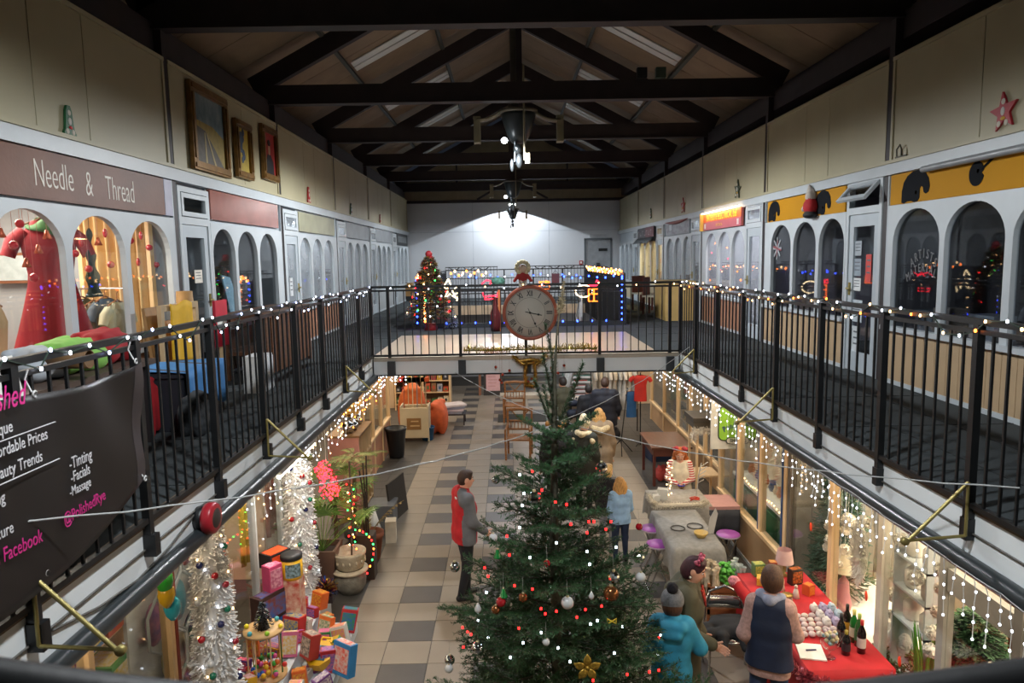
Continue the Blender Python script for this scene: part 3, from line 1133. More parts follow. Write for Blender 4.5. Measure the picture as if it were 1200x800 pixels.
def cutout(s, u, v, kind, col, size, label, a0=0.0):
 p = FX(u, v, wx(s, .03))
 t = T(kind + '_cutout', label, 'decoration', p)
 d = 1 if s == 'L' else -1
 f = lambda a, b, q: (d * q, d * a, b)
 m = MB()
 poly = bell_poly(size * .62, size) if kind == 'bell' else star_poly(size * .55, a0)
 m.prism(poly, f, 0, .02)
 m.build('board', mat(col, .5, noise=7), t)
 m = MB()
 for a, b in ((-.18, -.3), (.18, -.3), (0, .28)):
  m.ell((d * .021, d * a * size * .8, b * size), (.004, .022 * size / .25, .022 * size / .25), 8, 4)
 m.build('dots', mat('C9C2B4', .6), t)
 m = MB()
 m.ell((d * .022, d * .0, .02 * size), (.006, .085 * size, .12 * size), 10, 6, 0)
 m.build('pale_oval', mat('C8C4BE', .6), t)
 m = MB()
 m.ell((d * .022, d * .02 * size, -.17 * size), (.006, .10 * size, .05 * size), 10, 6, 0)
 m.build('painted_scarf', mat('B8242A' if kind == 'bell' else 'C8A02A', .5), t)


cutout('L', 79, 143, 'bell', '1E5A36', .26, 'dark green bell cut-out on the cream panel above the Needle sign')
cutout('L', 361, 229, 'bell', '9A2420', .30, 'red bell cut-out on the left wall, just past the paintings')
cutout('L', 411, 246, 'bell', '24482E', .30, 'small green bell cut-out farther along the left wall')
cutout('L', 445, 257, 'bell', '8E201E', .28, 'farthest red bell cut-out on the left wall')
cutout('R', 1178, 131, 'star', 'A01E2A', .30, 'large red star cut-out above the long yellow sign', -.12)
cutout('R', 865, 222, 'star', '34402E', .32, 'dark green star cut-out above the lit orange sign', .1)
cutout('R', 801, 241, 'star', '9E2A26', .34, 'small red star cut-out above the sagging picture banner')
cutout('R', 763, 250, 'bell', '2C4A34', .28, 'green bell cut-out above the dark awning sign')
p = FX(1054, 185, XR - .06)
t = T('wire_hook', 'small brown wire ornament on the ledge beside the dark roof post', 'ornament', (p.x, p.y, 5.262))
MB().tube([(0, .05, .02), (0, .06, .09), (0, .0, .13), (0, -.03, .08), (0, -.03, .01)], .008, 6).bb(-.01, .01, -.14, .07, 0, .016).build('wire', mat('3C3A28', .6), t)

# ---- the three framed paintings
M_GILT = mat('7A5A2E', .35, metal=.35, noise=9, var=.3, bump=.2, bscale=50)


def painting(label, y0, y1, z0, z1, fw):
 t = T('framed_painting', label, 'painting', (XL + .035, (y0 + y1) / 2, z0))
 w, h = (y1 - y0) / 2, z1 - z0
 for a, b, c, d in ((-w, w, 0, fw), (-w, w, h - fw, h), (-w, -w + fw, fw, h - fw), (w - fw, w, fw, h - fw)):
  MB().bb(0, .05, a, b, c, d).bb(.05, .065, a + fw * .25, b - fw * .25, c + fw * .25, d - fw * .25).build('frame', M_GILT, t)
 return t, w - fw, h - fw, fw


t, w, h, f = painting('largest gilt framed painting, blue sky over a yellow field with a path', 8.16, 9.22, 5.37, 6.34, .10)
MB().bb(.0, .018, -w, w, f, h).build('canvas', mat('44606E', .6, noise=4, var=.3, col2='7C8C90', stretch=(1, 1.5, 1)), t)
yc = f + (h - f) * .62
MB().prism([(-w, f), (w, f), (w, yc - .12), (.1, yc - .02), (-w, yc)], lambda a, b, q: (q, a, b), .018, .020).build('yellow_field', mat('8E7A2E', .6, noise=14, var=.3, stretch=(1, 4, 1)), t)
MB().prism([(-w, f), (w * .9, f), (w * .3, f + .2), (-w * .3, yc - .10), (-w, yc - .06)], lambda a, b, q: (q, a, b), .020, .022).build('dark_field', mat('4A4438', .6, noise=14, var=.3), t)
m = MB()
for k in (-.16, .1):
 m.prism([(k, f), (k + .05, f), (k * .2 - .10, yc - .12), (k * .2 - .13, yc - .12)], lambda a, b, q: (q, a, b), .022, .024)
m.build('path', mat('A39262', .6), t)
t, w, h, f = painting('small gilt framed painting of a blue plant on yellow', 9.48, 10.06, 5.43, 6.18, .09)
MB().bb(0, .018, -w, w, f, h).build('canvas', mat('A8902E', .6, noise=6, var=.2), t)
m = MB()
for k in range(9):
 a = random.uniform(-.1, .1)
 m.ell((.019, a * .8, f + .16 + k * .045), (.004, .07 - abs(k - 5) * .006, .05), 8, 5, rot=(random.uniform(-.6, .6), 0, 0))
m.build('painted_plant', mat('2A3E56', .6, noise=12, var=.3), t)
t, w, h, f = painting('small dark framed portrait of a figure in black on red', 10.5, 11.17, 5.52, 6.30, .09)
MB().bb(0, .018, -w, w, f, h).build('canvas', mat('9A2420', .6, noise=4, var=.12), t)
MB().prism([(-.17, f), (.19, f), (.17, f + .2), (.06, f + .29), (-.07, f + .29), (-.15, f + .18)], lambda a, b, q: (q, a, b), .018, .021).build('painted_coat', mat('14141A', .6), t)
m = MB()
m.ell((.021, 0, f + .36), (.004, .05, .08), 10, 6, 0)
m.ell((.022, 0, f + .46), (.005, .07, .05), 10, 6, 1)
m.build('painted_head', [mat('B08A6A', .6), mat('181418', .6)], t)

# ================================================================== the ceiling pendants
for k, (y, w, z, sc) in enumerate(((12.15, 'nearest', 6.20, 1.2), (22.2, 'middle', 6.15, 1.15), (24.4, 'farthest', 5.62, .8))):
 t = T('pendant_unit', '%s dark bell shaped ceiling unit with two curved arms and boxes' % w, 'ceiling unit', (.24, y, z))
 t.scale = (sc, sc, sc)
 MB().lathe([(.0, .0), (.10, .02), (.15, .10), (.20, .24), (.235, .36), (.24, .42), (.20, .45), (.05, .47), (0, .47)], (0, 0, 0), 24).build('bowl', mat('1D2529', .35, noise=5), t)
 MB().lathe([(.24, .41), (.27, .42), (.27, .45), (.18, .475)], (0, 0, 0), 24).build('collar', mat('5A554A', .5), t)
 MB().tube([(-.05, 0, .46), (-.05, 0, 1.10), (-.05, 0, (9.16 - z) / sc)], .055, 10).build('shaft', mat('3A3832', .6), t)
 MB().tube([(.07, -.27, -.25), (.07, -.27, 1.0)], .014, 8).build('pole', mat('7E7762', .5), t)
 for sg in (-1, 1):
  pts = [(sg * (.2 + .50 * q / 8), 0, .42 - .30 * math.sin(q / 8 * 1.4) ** 2 + .03 * math.sin(q / 8 * PI)) for q in range(9)]
  MB().sheet(lambda p, q: (sg * (.22 + .36 * p), -.10 + .2 * q, .44 - .12 * p - .04 * math.sin(PI * p)), 8, 2, thick=.02).build('arm', mat('6B6552', .6), t)
  MB().bb(sg * .575 - .045, sg * .575 + .045, -.09, .09, .02, .36).bb(sg * .575 - .05, sg * .575 + .05, -.095, .095, .35, .37).build('end_box', mat('7A745C', .55), t)
 MB().ell((-.20, -.20, .02), (.045, .035, .04), 10, 8).build('lamp_glass', mat('F4FAFF', emit=18), t)
 m = MB()
 m.tube([(-.05, -.1, .02), (-.06, -.1, -.25)], .02, 6)
 m.ell((-.02, -.1, -.08), (.06, .05, .07), 8, 6)
 m.ell((.0, -.1, -.24), (.05, .05, .1), 8, 6)
 m.ell((-.10, -.1, -.30), (.03, .03, .09), 8, 6)
 m.build('hanging_lamps', mat('5E6468', .3, metal=.8), t)
 if k == 0:
  MB().bb(.08, .14, -.28, -.23, -.30, -.16).build('pale_box', mat('C8C0A0', .5), t)
 if k == 2:
  MB().tube([(-.16, -.05, .62), (.16, -.05, .62)], .04, 8).build('tube_lamp', mat('F4FAFF', emit=10), t)
# two small boxes on the tie beam
for u, c, l in ((752, '1C1C1E', 'small black box on top of the second roof beam'), (774, '4A5A50', 'small grey green box on top of the second roof beam')):
 p = FY(u, 96, 11.2)
 t = T('junction_box', l, 'box', (p.x, 11.2, 7.002))
 MB().bb(-.075, .075, -.05, .05, 0, .15).build('case', mat(c, .5), t)
 MB().bb(-.06, .06, -.056, -.05, .02, .13).build('lid', mat(c, .4), t)

# ================================================================== fairy lights
_bulb = {}


def bulb(m, r):
 k = (m.name, r)
 if k not in _bulb:
  _bulb[k] = MB().ell((0, 0, 0), (r, r, r * 1.25), 6, 4).mesh('bulb', m)
 return _bulb[k]


def string_lights(label, pts, mats, r=.010, wire=None, wr=.003, wm=None, name='string_lights', group=None):
 """pts: world points of the bulbs; mats: materials taken in turn; wire: list of polylines"""
 o0 = Vector(pts[0])
 t = T(name, label, 'lights', o0, group=group)
 for i, p in enumerate(pts):
  m = mats[i % len(mats)] if isinstance(mats, (list, tuple)) else mats
  put('bulb', bulb(m, r), t, Vector(p) - o0)
 w = MB()
 for pl in (wire if wire is not None else [pts]):
  w.tube([Vector(q) - o0 for q in pl], wr, 4, cap=False)
 w.build('wire', wm or M_WIREW, t)
 return t


def rail_lights(label, x, sg, y0, y1, n, mats, r=.011):
 rg = random.Random(int(y0 * 10) + n)
 pts, wire = [], []
 for i in range(n):
  y = y0 + (y1 - y0) * (i + rg.uniform(-.3, .3)) / (n - 1)
  pts.append((x + sg * .03, y, 3.90 + rg.choice((-.06, -.02, .02, .035, .05))))
 wire = [[(p[0] - sg * .005, p[1], p[2] - .0) for p in sorted(pts, key=lambda q: q[1])]]
 string_lights(label, pts, mats, r, wire, .004, mat('2A3A30', .6))


rail_lights('white and amber fairy lights wound along the right railing', RR, -1, 2.9, 10.1, 62, [M_LEDW, M_LEDWARM, M_LEDORANGE, M_LEDW, M_LEDWARM], .008)
rail_lights('cool white fairy lights wound along the left railing', RL, 1, 2.3, 10.0, 54, [M_LEDW, M_LEDW, mat('B8C8FF', emit=10)], .008)
pts = [(RL + .3 + (RR - RL - .4) * q / 15, 10.19, 3.91 + .03 * math.sin(q * 1.9)) for q in range(16)]
string_lights('fairy lights along the top rail of the bridge', pts, [M_LEDW, M_LEDWARM], .010, wm=mat('2A3A30', .6))


def icicles(label, x, y0, y1, step, z, r=.0085, mats=None, dy=0.0, maxd=5, seed=1, along='y', group=None, xs=None):
 rg = random.Random(seed)
 pts, wires = [], []
 n = int(abs(y1 - y0) / step)
 main = []
 for i in range(n):
  c = y0 + (y1 - y0) * i / max(1, n - 1)
  P = (lambda zz, j=0.0: (x + rg.uniform(-.012, .012) + j, c, zz)) if along == 'y' else (lambda zz, j=0.0: (c, x + rg.uniform(-.012, .012) + j, zz))
  main.append(P(z + .008))
  L = rg.randint(2, maxd)
  pl = [P(z)]
  for k in range(L):
   q = P(z - .055 - k * .085 - rg.uniform(0, .03))
   pl.append(q)
   pts.append(q)
  wires.append(pl)
 wires.append(main)
 return string_lights(label, pts, mats or [M_LEDW], r, wires, .0022, name='icicle_lights', group=group)




# ================================================================== the black banner on the left railing
bx = RL + .045
t = T('banner', 'large black banner with pink and white beauty lettering tied to the left railing', 'banner', (bx, 0, 0))


def ban(s, q):          # s along the hall, q down the banner
 y = 1.15 + (3.66 - 1.15) * s
 zt = 3.80 + .045 * abs(math.sin(s * PI * 2.0)) ** .5 * 0 - .03 * math.sin(PI * min(1, max(0, (s - .62) / .38)))
 zb = 3.03 + .16 * s ** 6 - .05 * math.sin(s * PI)
 f = max(0.0, s - .60) / .40
 x = .018 * math.sin((s * 34 + q * 9) * (1 - .4 * q)) * f * (1.15 - q) + .012 * math.sin(s * 9 + q * 2)
 return (x, y, zt + (zb - zt) * q)


MB().sheet(ban, 90, 24, thick=.003).build('cloth', mat('1B191A', .42, noise=3, var=.15), t)
m = MB()
m.sheet(lambda s, q: tuple(Vector(ban(1 - .035 * (1 - s), q)) + Vector((.004, 0, 0))), 2, 24)
m.build('hem', mat('3A3436', .45), t)
m = MB()
for y, z in ((2.83, 3.80), (3.62, 3.82), (2.80, 3.06), (3.62, 3.20)):
 m.tube([(0, y, z), (-.03, y + .01, z + .05), (-.02, y + .02, z + .09)], .004, 5)
 m.lathe([(.012, -.004), (.018, 0), (.012, .004)], (.012, y, z - .01), 10, axis='x')
m.build('cable_tie', mat('C8C8C8', .4), t)
M_PINK = mat('D02C86', .5, noise=9, var=.05)
M_BW = mat('D6D6DA', .5, noise=9, var=.03)


def btext(body, m, u, v, size, sx=.8, al='RIGHT', shear=0.0, rot=0.0, bold=.0):
 p = FX(u, v, bx + .02)
 return text(body, m, t, (p.x - bx + .006, p.y, p.z), (R(90), -rot, R(90)), size, sx, align=al, shear=shear, ext=.0008, bold=bold)


btext('Polished', M_PINK, 27, 461, .13, .66, shear=.35, rot=0)
btext('Boutique', M_BW, 13, 499, .066, .8)
btext('Affordable Prices', M_BW, 54, 508, .066, .76)
btext('Beauty Trends', M_BW, 48, 534, .066, .76)
btext('-Tinting', M_BW, 106, 532, .074, .72)
btext('-Facials', M_BW, 104, 549, .068, .72)
btext('-Massage', M_BW, 105, 564, .060, .72)
btext('Waxing', M_BW, 4, 582, .066, .76)
btext('Manicure', M_BW, 14, 617, .066, .76)
btext('Find us on Facebook', M_PINK, 48, 627, .080, .72, rot=-.04)
btext('@PolishedRye', M_PINK, 122, 579, .074, .72, rot=.03)
m = MB()
for (u0, v0, u1, v1) in ((-40, 545, 63, 494), (-40, 588, 68, 537)):
 a, b = FX(u0, v0, bx + .02), FX(u1, v1, bx + .02)
 m.bar((.026, a.y, b.z), (.026, b.y, b.z), .006, .002)
m.build('printed_rule', M_BW, t)

# ================================================================== Needle & Thread window (left, nearest)
def dress(label, pos, w, h, col, sleeves=True, flare=1.7, rz=0.0, name='dress'):
 """garment on a hanger: front width w at the shoulders, height h"""
 t = T(name, label, 'garment', pos, rz)
 def prof(q):
  if q < .12:
   return .5 + .45 * (q / .12)
  if q < .38:
   return .95 - .22 * (q - .12) / .26
  return .73 + (flare - .73) * ((q - .38) / .62) ** 1.1
 def f(a, q):
  g = 2 * PI * a
  r = w / 2 * prof(q)
  fold = 1 + .06 * math.sin(g * 9) * max(0, q - .4)
  return (r * math.cos(g) * fold, .45 * r * math.sin(g) * fold, h * (1 - q))
 MB().sheet(f, 36, 14).build('bodice_and_skirt', mat(col, .75, noise=5, var=.14), t)
 if sleeves:
  for sg in (-1, 1):
   MB().tube([(sg * w * .36, 0, h * .93), (sg * w * .56, 0, h * .86), (sg * w * .66, 0, h * .76)], [w * .13, w * .14, w * .12], 10).build('sleeve', mat(col, .75, noise=5, var=.14), t)
 m = MB()
 m.tube([(-w * .4, 0, h * .97), (0, 0, h * 1.03), (w * .4, 0, h * .97)], .008, 6)
 m.tube([(0, 0, h * 1.03), (0, 0, h * 1.10), (.02, 0, h * 1.12)], .004, 5)
 m.build('hanger', M_WOOD, t)
 return t


xw = XL - .33
p = FX(60, 320, xw - .15)
d1 = dress('dark red short sleeved dress with green collar hanging in the window', (xw - .15, p.y, 3.42), .46, 1.28, '86101F', flare=1.6, rz=R(35))
MB().sheet(lambda a, q: ((.09 + .07 * q) * math.cos(a * 2 * PI), (.05 + .06 * q) * math.sin(a * 2 * PI) - .01, 1.28 - (.14 + .10 * math.cos(a * 2 * PI)) * q - .03 * math.sin(a * 14)), 24, 3, thick=.01).build('leaf_collar', mat('245A22', .7, noise=20, var=.35), d1)
p = FX(8, 380, xw)
dress('beige long skirt on a stand at the left edge of the window', (xw - .05, p.y - .1, 2.98), .34, 1.05, 'A88A62', sleeves=False, flare=1.5, rz=R(90))
p = FX(106, 290, xw)
t = T('lace_tree', 'dark tree shaped lace ornament hanging between the arches', 'ornament', (xw + .12, FX(106, 290, xw + .12).y, 4.02))
MB().sheet(lambda a, q: (.03 * math.cos(a * 2 * PI) * (q + .1), (.015 + .10 * q + .03 * math.sin(q * 20)) * math.sin(a * 2 * PI), .62 - .62 * q), 14, 20).build('lace', mat('22302C', .8, noise=30, var=.5), t)
MB().tube([(0, 0, .6), (0, 0, 1.135)], .003, 5).build('cord', M_BLACK, t)
# rail of clothes
y0 = 7.02
t = T('clothes_rail', 'chrome clothes rail inside the Needle window', 'rail', (-4.62, y0, DECK))
MB().tube([(0, 0, 0), (0, 0, 1.18), (.86, 0, 1.18), (.86, 0, 0)], .014, 8).build('frame', M_CHROME, t)
for k, (c, l) in enumerate((('5E5478', 'purple coat on the clothes rail, nearest'), ('6A6480', 'greyish lilac coat on the clothes rail'), ('4E5240', 'dark olive coat on the clothes rail'), ('5A5C48', 'olive green jacket on the clothes rail'), ('7A6A58', 'taupe jacket on the clothes rail'), ('3A4A5A', 'slate blue shirt on the clothes rail'), ('A8A890', 'pale sage coat at the far end of the clothes rail'))):
 dress(l, (-4.54 + k * .115, y0, 3.06 + .04 * (k % 2)), .34, .88, c, flare=1.05, rz=R(82), name='hanging_coat')
# curtained fitting cubicle
t = T('fitting_cubicle', 'pale wooden fitting cubicle with beige curtain inside the shop', 'cubicle', (-4.2, 7.50, DECK), R(90))
t.scale = (1, .58, 1)
m = MB().bb(-.04, .04, -.85, -.78, 0, 2.0).bb(-.04, .04, .38, .45, 0, 2.0).bb(-.045, .045, -.86, .46, 1.95, 2.02)
m.build('frame', M_PINE, t)
MB().sheet(lambda a, q: (.05 * math.sin(a * 40) - .02, -.78 + 1.16 * a, 1.95 - 1.85 * q), 60, 4).build('curtain', mat('C8A878', .8, noise=4, var=.1, stretch=(1, 6, .5)), t)
p = FX(15, 314, XL - 1.7)
t = T('framed_print', 'small framed print on the shop wall behind the dress', 'picture', FY(15, 314, 7.55), R(-90))
MB().bb(-.02, .0, -.19, .19, -.16, .16).build('frame', M_WOOD, t)
MB().bb(.0, .006, -.16, .16, -.13, .13).build('print', mat('A8B4B8', .5, noise=12), t)
t = T('wooden_chest', 'pale wooden chest on the floor under the red dress', 'chest', (xw - .2, 5.95, DECK))
MB().bb(-.2, .2, -.45, .45, 0, .36).bb(-.22, .22, -.47, .47, .36, .40).build('body', mat('B87A3A', .5, noise=5, stretch=(5, 1, 5)), t)
m = MB()
for k in range(2):
 m.bb(.2, .212, -.42 + .43 * k, -.02 + .43 * k, .04, .32)
m.build('door_panels', mat('A86C30', .5, noise=5), t)
# red baubles and bells hung in the arches
M_RB = mat('B0202C', .15, noise=4, var=.1, coat=.5)
NB = (((23, 262, 0), (31, 308, 1), (16, 287, 0), (55, 275, 1), (45, 292, 1), (1, 273, 1), (40, 325, 0), (95, 284, 2), (88, 297, 0), (115, 283, 1), (123, 273, 2), (130, 310, 0), (153, 282, 0), (165, 276, 2), (175, 290, 0), (183, 310, 0), (162, 307, 2), (104, 315, 0)))
for k, (u, v, kind) in enumerate(NB):
 p = FX(u, v, XL - .14)
 if kind == 0:
  l = 'red ball bauble hung in the Needle window'
 elif kind == 1:
  l = 'coppery bell bauble hung in the Needle window'
 else:
  l = 'red drop bauble hung in the Needle window'
 arch = 0 if u < 72 else 1 if u < 143 else 2
 rank = sum(1 for q in NB if q[2] == kind and (0 if q[0] < 72 else 1 if q[0] < 143 else 2) == arch and q[1] < v)
 t = T('bauble', '%s, %s from the top in the %s arch' % (l, ORD[rank], ('nearest', 'middle', 'farthest')[arch]), 'bauble', p, group=l.replace('bauble', 'baubles'))
 m = MB()
 if kind == 0:
  m.ell((0, 0, 0), .033, 12, 8)
 elif kind == 1:
  m.lathe([(.0, .04), (.012, .036), (.018, .01), (.034, -.03), (.030, -.034), (0, -.03)], (0, 0, 0), 12)
 else:
  m.ell((0, 0, 0), (.020, .020, .042), 10, 8)
 m.build('glass', M_RB if kind != 1 else mat('B4583C', .2, metal=.5), t)
 MB().tube([(0, 0, .035), (0, 0, 5.155 - p.z)], .0015, 4).build('thread', mat('B8706A', .6), t)

# ---- goods on the gallery in front of the Needle shop
def gp(u, v, z=DECK):
 return FZ(u, v, z)


t = T('trestle_table', 'low table on the left gallery piled with bags of fabric', 'table', (-3.12, 4.55, DECK))
MB().bb(-.32, .30, -1.35, 1.1, .62, .66).build('tabletop', mat('4A3A30', .6), t)
for a in (-.27, .25):
 for b in (-1.25, 1.0):
  MB().bb(a - .025, a + .025, b - .025, b + .025, 0, .62).build('leg', M_STEEL, t)


def softbox(label, name, cat, c, s, col, rz=0.0, seed=0, m=None, flat=0.0):
 """a soft bundle: folded cloth or a filled bag resting on its base"""
 rg = random.Random(seed)
 pr = [('e', (0, 0, s[2] * .48), (s[0] * .46, s[1] * .46, s[2] * .48), 0)]
 for a in (-1, 1):
  for b in (-1, 1):
   pr.append(('e', (a * s[0] * .24, b * s[1] * .24, s[2] * rg.uniform(.34, .44)), (s[0] * .25, s[1] * .25, s[2] * rg.uniform(.38, .46)), 0))
 r = min(s) * .09
 for k in range(5):
  a, b = rg.uniform(-.3, .3), rg.uniform(-.3, .3)
  pr.append(('c', (a * s[0], -.3 * s[1], s[2] * .84), (b * s[0], .3 * s[1], s[2] * rg.uniform(.84, .95)), r, r * .7, 0))
 o = sdf_mesh(name, pr, max(s) / 34, [m or mat(col, .8, noise=8, var=.16)], k=min(s) * .12, clips=[((0, 0, 0), (0, 0, -1))], loc=c, rot=(0, 0, rz))
 return tag(o, label, cat)


zt = DECK + .66
for u, v, s, c, l, nm, k in ((78, 418, (.42, .62, .24), '86C05A', 'bright green folded fabric on the gallery table', 'fabric_bundle', 3), (122, 405, (.40, .62, .26), 'A01420', 'red bag of fabric on the gallery table', 'fabric_bundle', 5), (43, 430, (.34, .40, .22), 'AEB6BE', 'grey white fabric roll on the gallery table beside the green one', 'fabric_bundle', 7)):
 p = FX(u, v, -3.1)
 softbox(l, nm, 'fabric', (-3.12, p.y, zt + .002), s, c, seed=k)
p = FX(90, 413, -2.75)
t = T('cardboard_tube', 'short brown cardboard tube lying on the green fabric', 'tube', (-2.86, FX(90, 413, -2.8).y, zt + .14))
MB().lathe([(.055, -.14), (.062, -.14), (.062, .14), (.055, .14), (.055, -.14)], (0, 0, 0), 16, axis='x').build('wall', mat('6E5234', .7), t)
t = T('price_card', 'white handwritten price card at the left edge of the gallery table', 'card', (-2.83, FX(12, 425, -2.83).y - .05, zt + .001))
MB().box((0, 0, .12), (.008, .20, .24), (0, R(-12), 0)).build('card', M_PAPER, t)
m = MB()
for k in range(4):
 m.box((.007 + .018 - k * .010, 0, .19 - k * .045), (.003, .15, .008), (0, R(-12), 0))
m.build('writing', M_INK, t)
# boxes under a blue cloth
t = T('storage_box', 'dark storage box on the gallery with a blue cloth over it', 'box', (-2.95, 6.28, DECK))
MB().bb(-.22, .22, -.42, .42, 0, .46).build('body', mat('1E2028', .6), t)
MB().bb(-.24, .24, -.44, .44, .46, .50).build('lid', mat('24262E', .6), t)
o = MB().sheet(lambda a, q: ((-.26 + .545 * min(1, q / .5) + .01 * math.sin(a * 22) * (q > .5)), -.46 + .80 * a + .04 * (q - .5) * (q > .5) * math.sin(a * 5), (.505 + .012 * math.sin(a * 11 + q * 7)) - max(0, q - .5) * (.62 + .12 * math.sin(a * 9))), 30, 16, thick=.006).build('draped_cloth', mat('3A78B4', .8, noise=6, var=.12), None, (-2.95, 6.28, DECK))
tag(o, 'bright blue cloth draped over the dark storage box', 'cloth')
softbox('red cloth bag squeezed between the table and the blue cloth', 'fabric_bundle', 'fabric', (-2.98, 5.74, DECK + .0), (.20, .24, .52), '98141E', seed=9)
softbox('dark patterned bag on the gallery floor below the blue cloth', 'cloth_bag', 'bag', (-2.60, 5.80, DECK), (.24, .34, .36), '34383C', seed=12, m=mat('34383C', .8, noise=16, var=.7))
for k, (y, x, l, h, tl, c) in enumerate(((6.86, -3.34, 'tall leaning brown board beside the open frame', 1.0, .10, '8A6A42'), (7.06, -3.26, 'tan leaning board in front of the shop door', .86, .16, 'A8824E'))):
 t = T('leaning_board', l, 'board', (x, y, DECK))
 MB().box((-.5 * h * math.sin(tl) + .0, 0, .5 * h * math.cos(tl)), (.03, .32, h), (0, -tl, 0)).build('panel', mat(c, .6, noise=5, stretch=(6, 6, 1)), t)
t = T('picture_frame', 'large empty pale frame leaning by the door with a yellow cloth on it', 'frame', (-3.25, 7.02, DECK))
for b in ((-.40, -.34, 0, 1.02), (.34, .40, 0, 1.02), (-.34, .34, .96, 1.02), (-.34, .34, 0, .06)):
 MB().bb(-.02, .02, *b).build('stile', mat('B09A78', .5), t)
o = MB().sheet(lambda a, q: (.035 + .018 * math.sin(a * 12) * q, -.25 + .46 * a + .06 * q * (a - .5), 1.03 - .62 * q - .02 * math.sin(a * 7)), 20, 10, thick=.008).build('hanging_cloth', mat('D6A81E', .8, noise=6, var=.1), None, (-3.25, 7.02, DECK))
tag(o, 'yellow cloth hung over the pale frame', 'cloth')
t = T('cardboard_roll', 'white cardboard roll with a brown end standing at the pier', 'roll', (-3.41, 7.52, DECK))
MB().lathe([(0, 0), (.10, 0), (.085, .95), (.0, .95)], (0, 0, 0), 18).build('paper', mat('D6CEC0', .7), t)
MB().lathe([(.087, .95), (.08, 1.12), (0, 1.12)], (0, 0, 0), 18).build('brown_end', mat('A8814E', .7), t)
t = T('red_notice', 'red notice board with white lettering beyond the gallery door', 'notice', (-3.36, 8.3, DECK + .0))
MB().bb(-.015, .015, -.17, .17, .44, .98).build('board', mat('C02038', .5), t)
MB().bb(.015, .018, -.14, .14, .70, .75).bb(.015, .018, -.10, .10, .64, .67).build('lettering_bars', M_PAPER, t)
MB().bb(-.03, .015, -.02, .02, 0, .44).build('stand', M_PINE, t)
# brown wooden bench unit and white radiators
t = T('wooden_dresser', 'dark brown slatted wooden dresser on the left gallery', 'furniture', (-3.15, 9.35, DECK))
MW = mat('5A3A24', .5, noise=4, var=.3, stretch=(6, 1, 6))
MB().bb(-.30, .28, -.95, 1.0, .74, .80).build('top', MW, t)
for k in range(9):
 MB().bb(.22, .26, -.90 + k * .215, -.76 + k * .215, .05, .74).build('slat', MW, t)
MB().bb(-.28, .22, -.9, .95, .30, .34).build('shelf', MW, t)
for a in (-.27, .20):
 for b in (-.92, .92):
  MB().bb(a, a + .07, b, b + .06, 0, .74).build('leg', MW, t)
t = T('white_crate', 'white ribbed plastic crate standing by the dresser', 'crate', (-2.76, 7.75, DECK))
m = MB().bb(-.10, .10, -.18, .18, 0, .40)
m.build('body', mat('C8CCD0', .5), t)
m = MB()
for k in range(6):
 m.bb(.10, .115, -.17 + k * .06, -.14 + k * .06, .02, .38)
m.build('rib', mat('D8DCE0', .5), t)
# inside the second shop: blue sheet, dark figure, poster
t = T('blue_board', 'pale blue leaning board inside the second left shop window', 'board', (XL - .5, 10.40, 3.52))
m = MB()
m.prism([(-.28, .62), (.02, .58), (.40, 0), (-.02, 0)], lambda a, b, q: (q, a, b), 0, .02)
m.build('panel', mat('8EB4CC', .5), t)
MB().bb(-.10, .0, -.02, .42, -.62, .0).build('easel_leg', M_WOOD, t)
t = T('mannequin_head', 'dark hat on a stand inside the second left window', 'hat', (XL - .75, 10.75, 3.5))
MB().lathe([(.0, 0), (.10, .0), (.06, .02), (.03, .05), (.03, .45), (.16, .5), (.17, .52), (.11, .54), (.10, .74), (0, .78)], (0, 0, 0), 16).build('stand', mat('22242A', .7), t)
MB().bb(-.1, .1, -.1, .1, -.6, 0).build('plinth', mat('4A4640', .7), t)
for s, i, y, z, w, h, col, l in (('L', 1, .52, 4.16, .20, .15, 'D8D4C8', 'cream notice on the glass of the first left gallery door'), ('L', 2, .42, 3.9, .16, .3, 'C8CCD0', 'pale notice on the misted glass of the next left door'),
         ('R', 1, .62, 4.35, .17, .17, '9AA4AC', 'topmost grey card on the art shop door'), ('R', 1, .62, 4.13, .18, .20, '8A98A4', 'second grey card on the art shop door'), ('R', 1, .62, 3.93, .19, .15, 'D0D4D6', 'small white notice on the art shop door'), ('R', 1, .62, 3.62, .30, .26, 'B8C4CC', 'large pale poster on the art shop door'), ('R', 1, .60, 3.28, .16, .32, 'C4CCD0', 'tall white notice low on the art shop door'), ('R', 1, .36, 4.12, .12, .32, 'C84038', 'red card at the edge of the art shop door')):
 b = BAY0 + BAYP * i
 d = 1 if s == 'L' else -1
 t = T('notice', l, 'notice', (wx(s, .004), b + y, z))
 MB().bb(min(0, d * .004), max(0, d * .004), -w / 2, w / 2, -h / 2, h / 2).build('sheet', mat(col, .6, noise=9), t)
 m = MB()
 for k in range(3):
  m.bb(min(d * .004, d * .005), max(d * .004, d * .005), -w * .36, w * .30, h * (.26 - k * .22), h * (.32 - k * .22))
 m.build('printed_lines', mat('5A6068', .6), t)

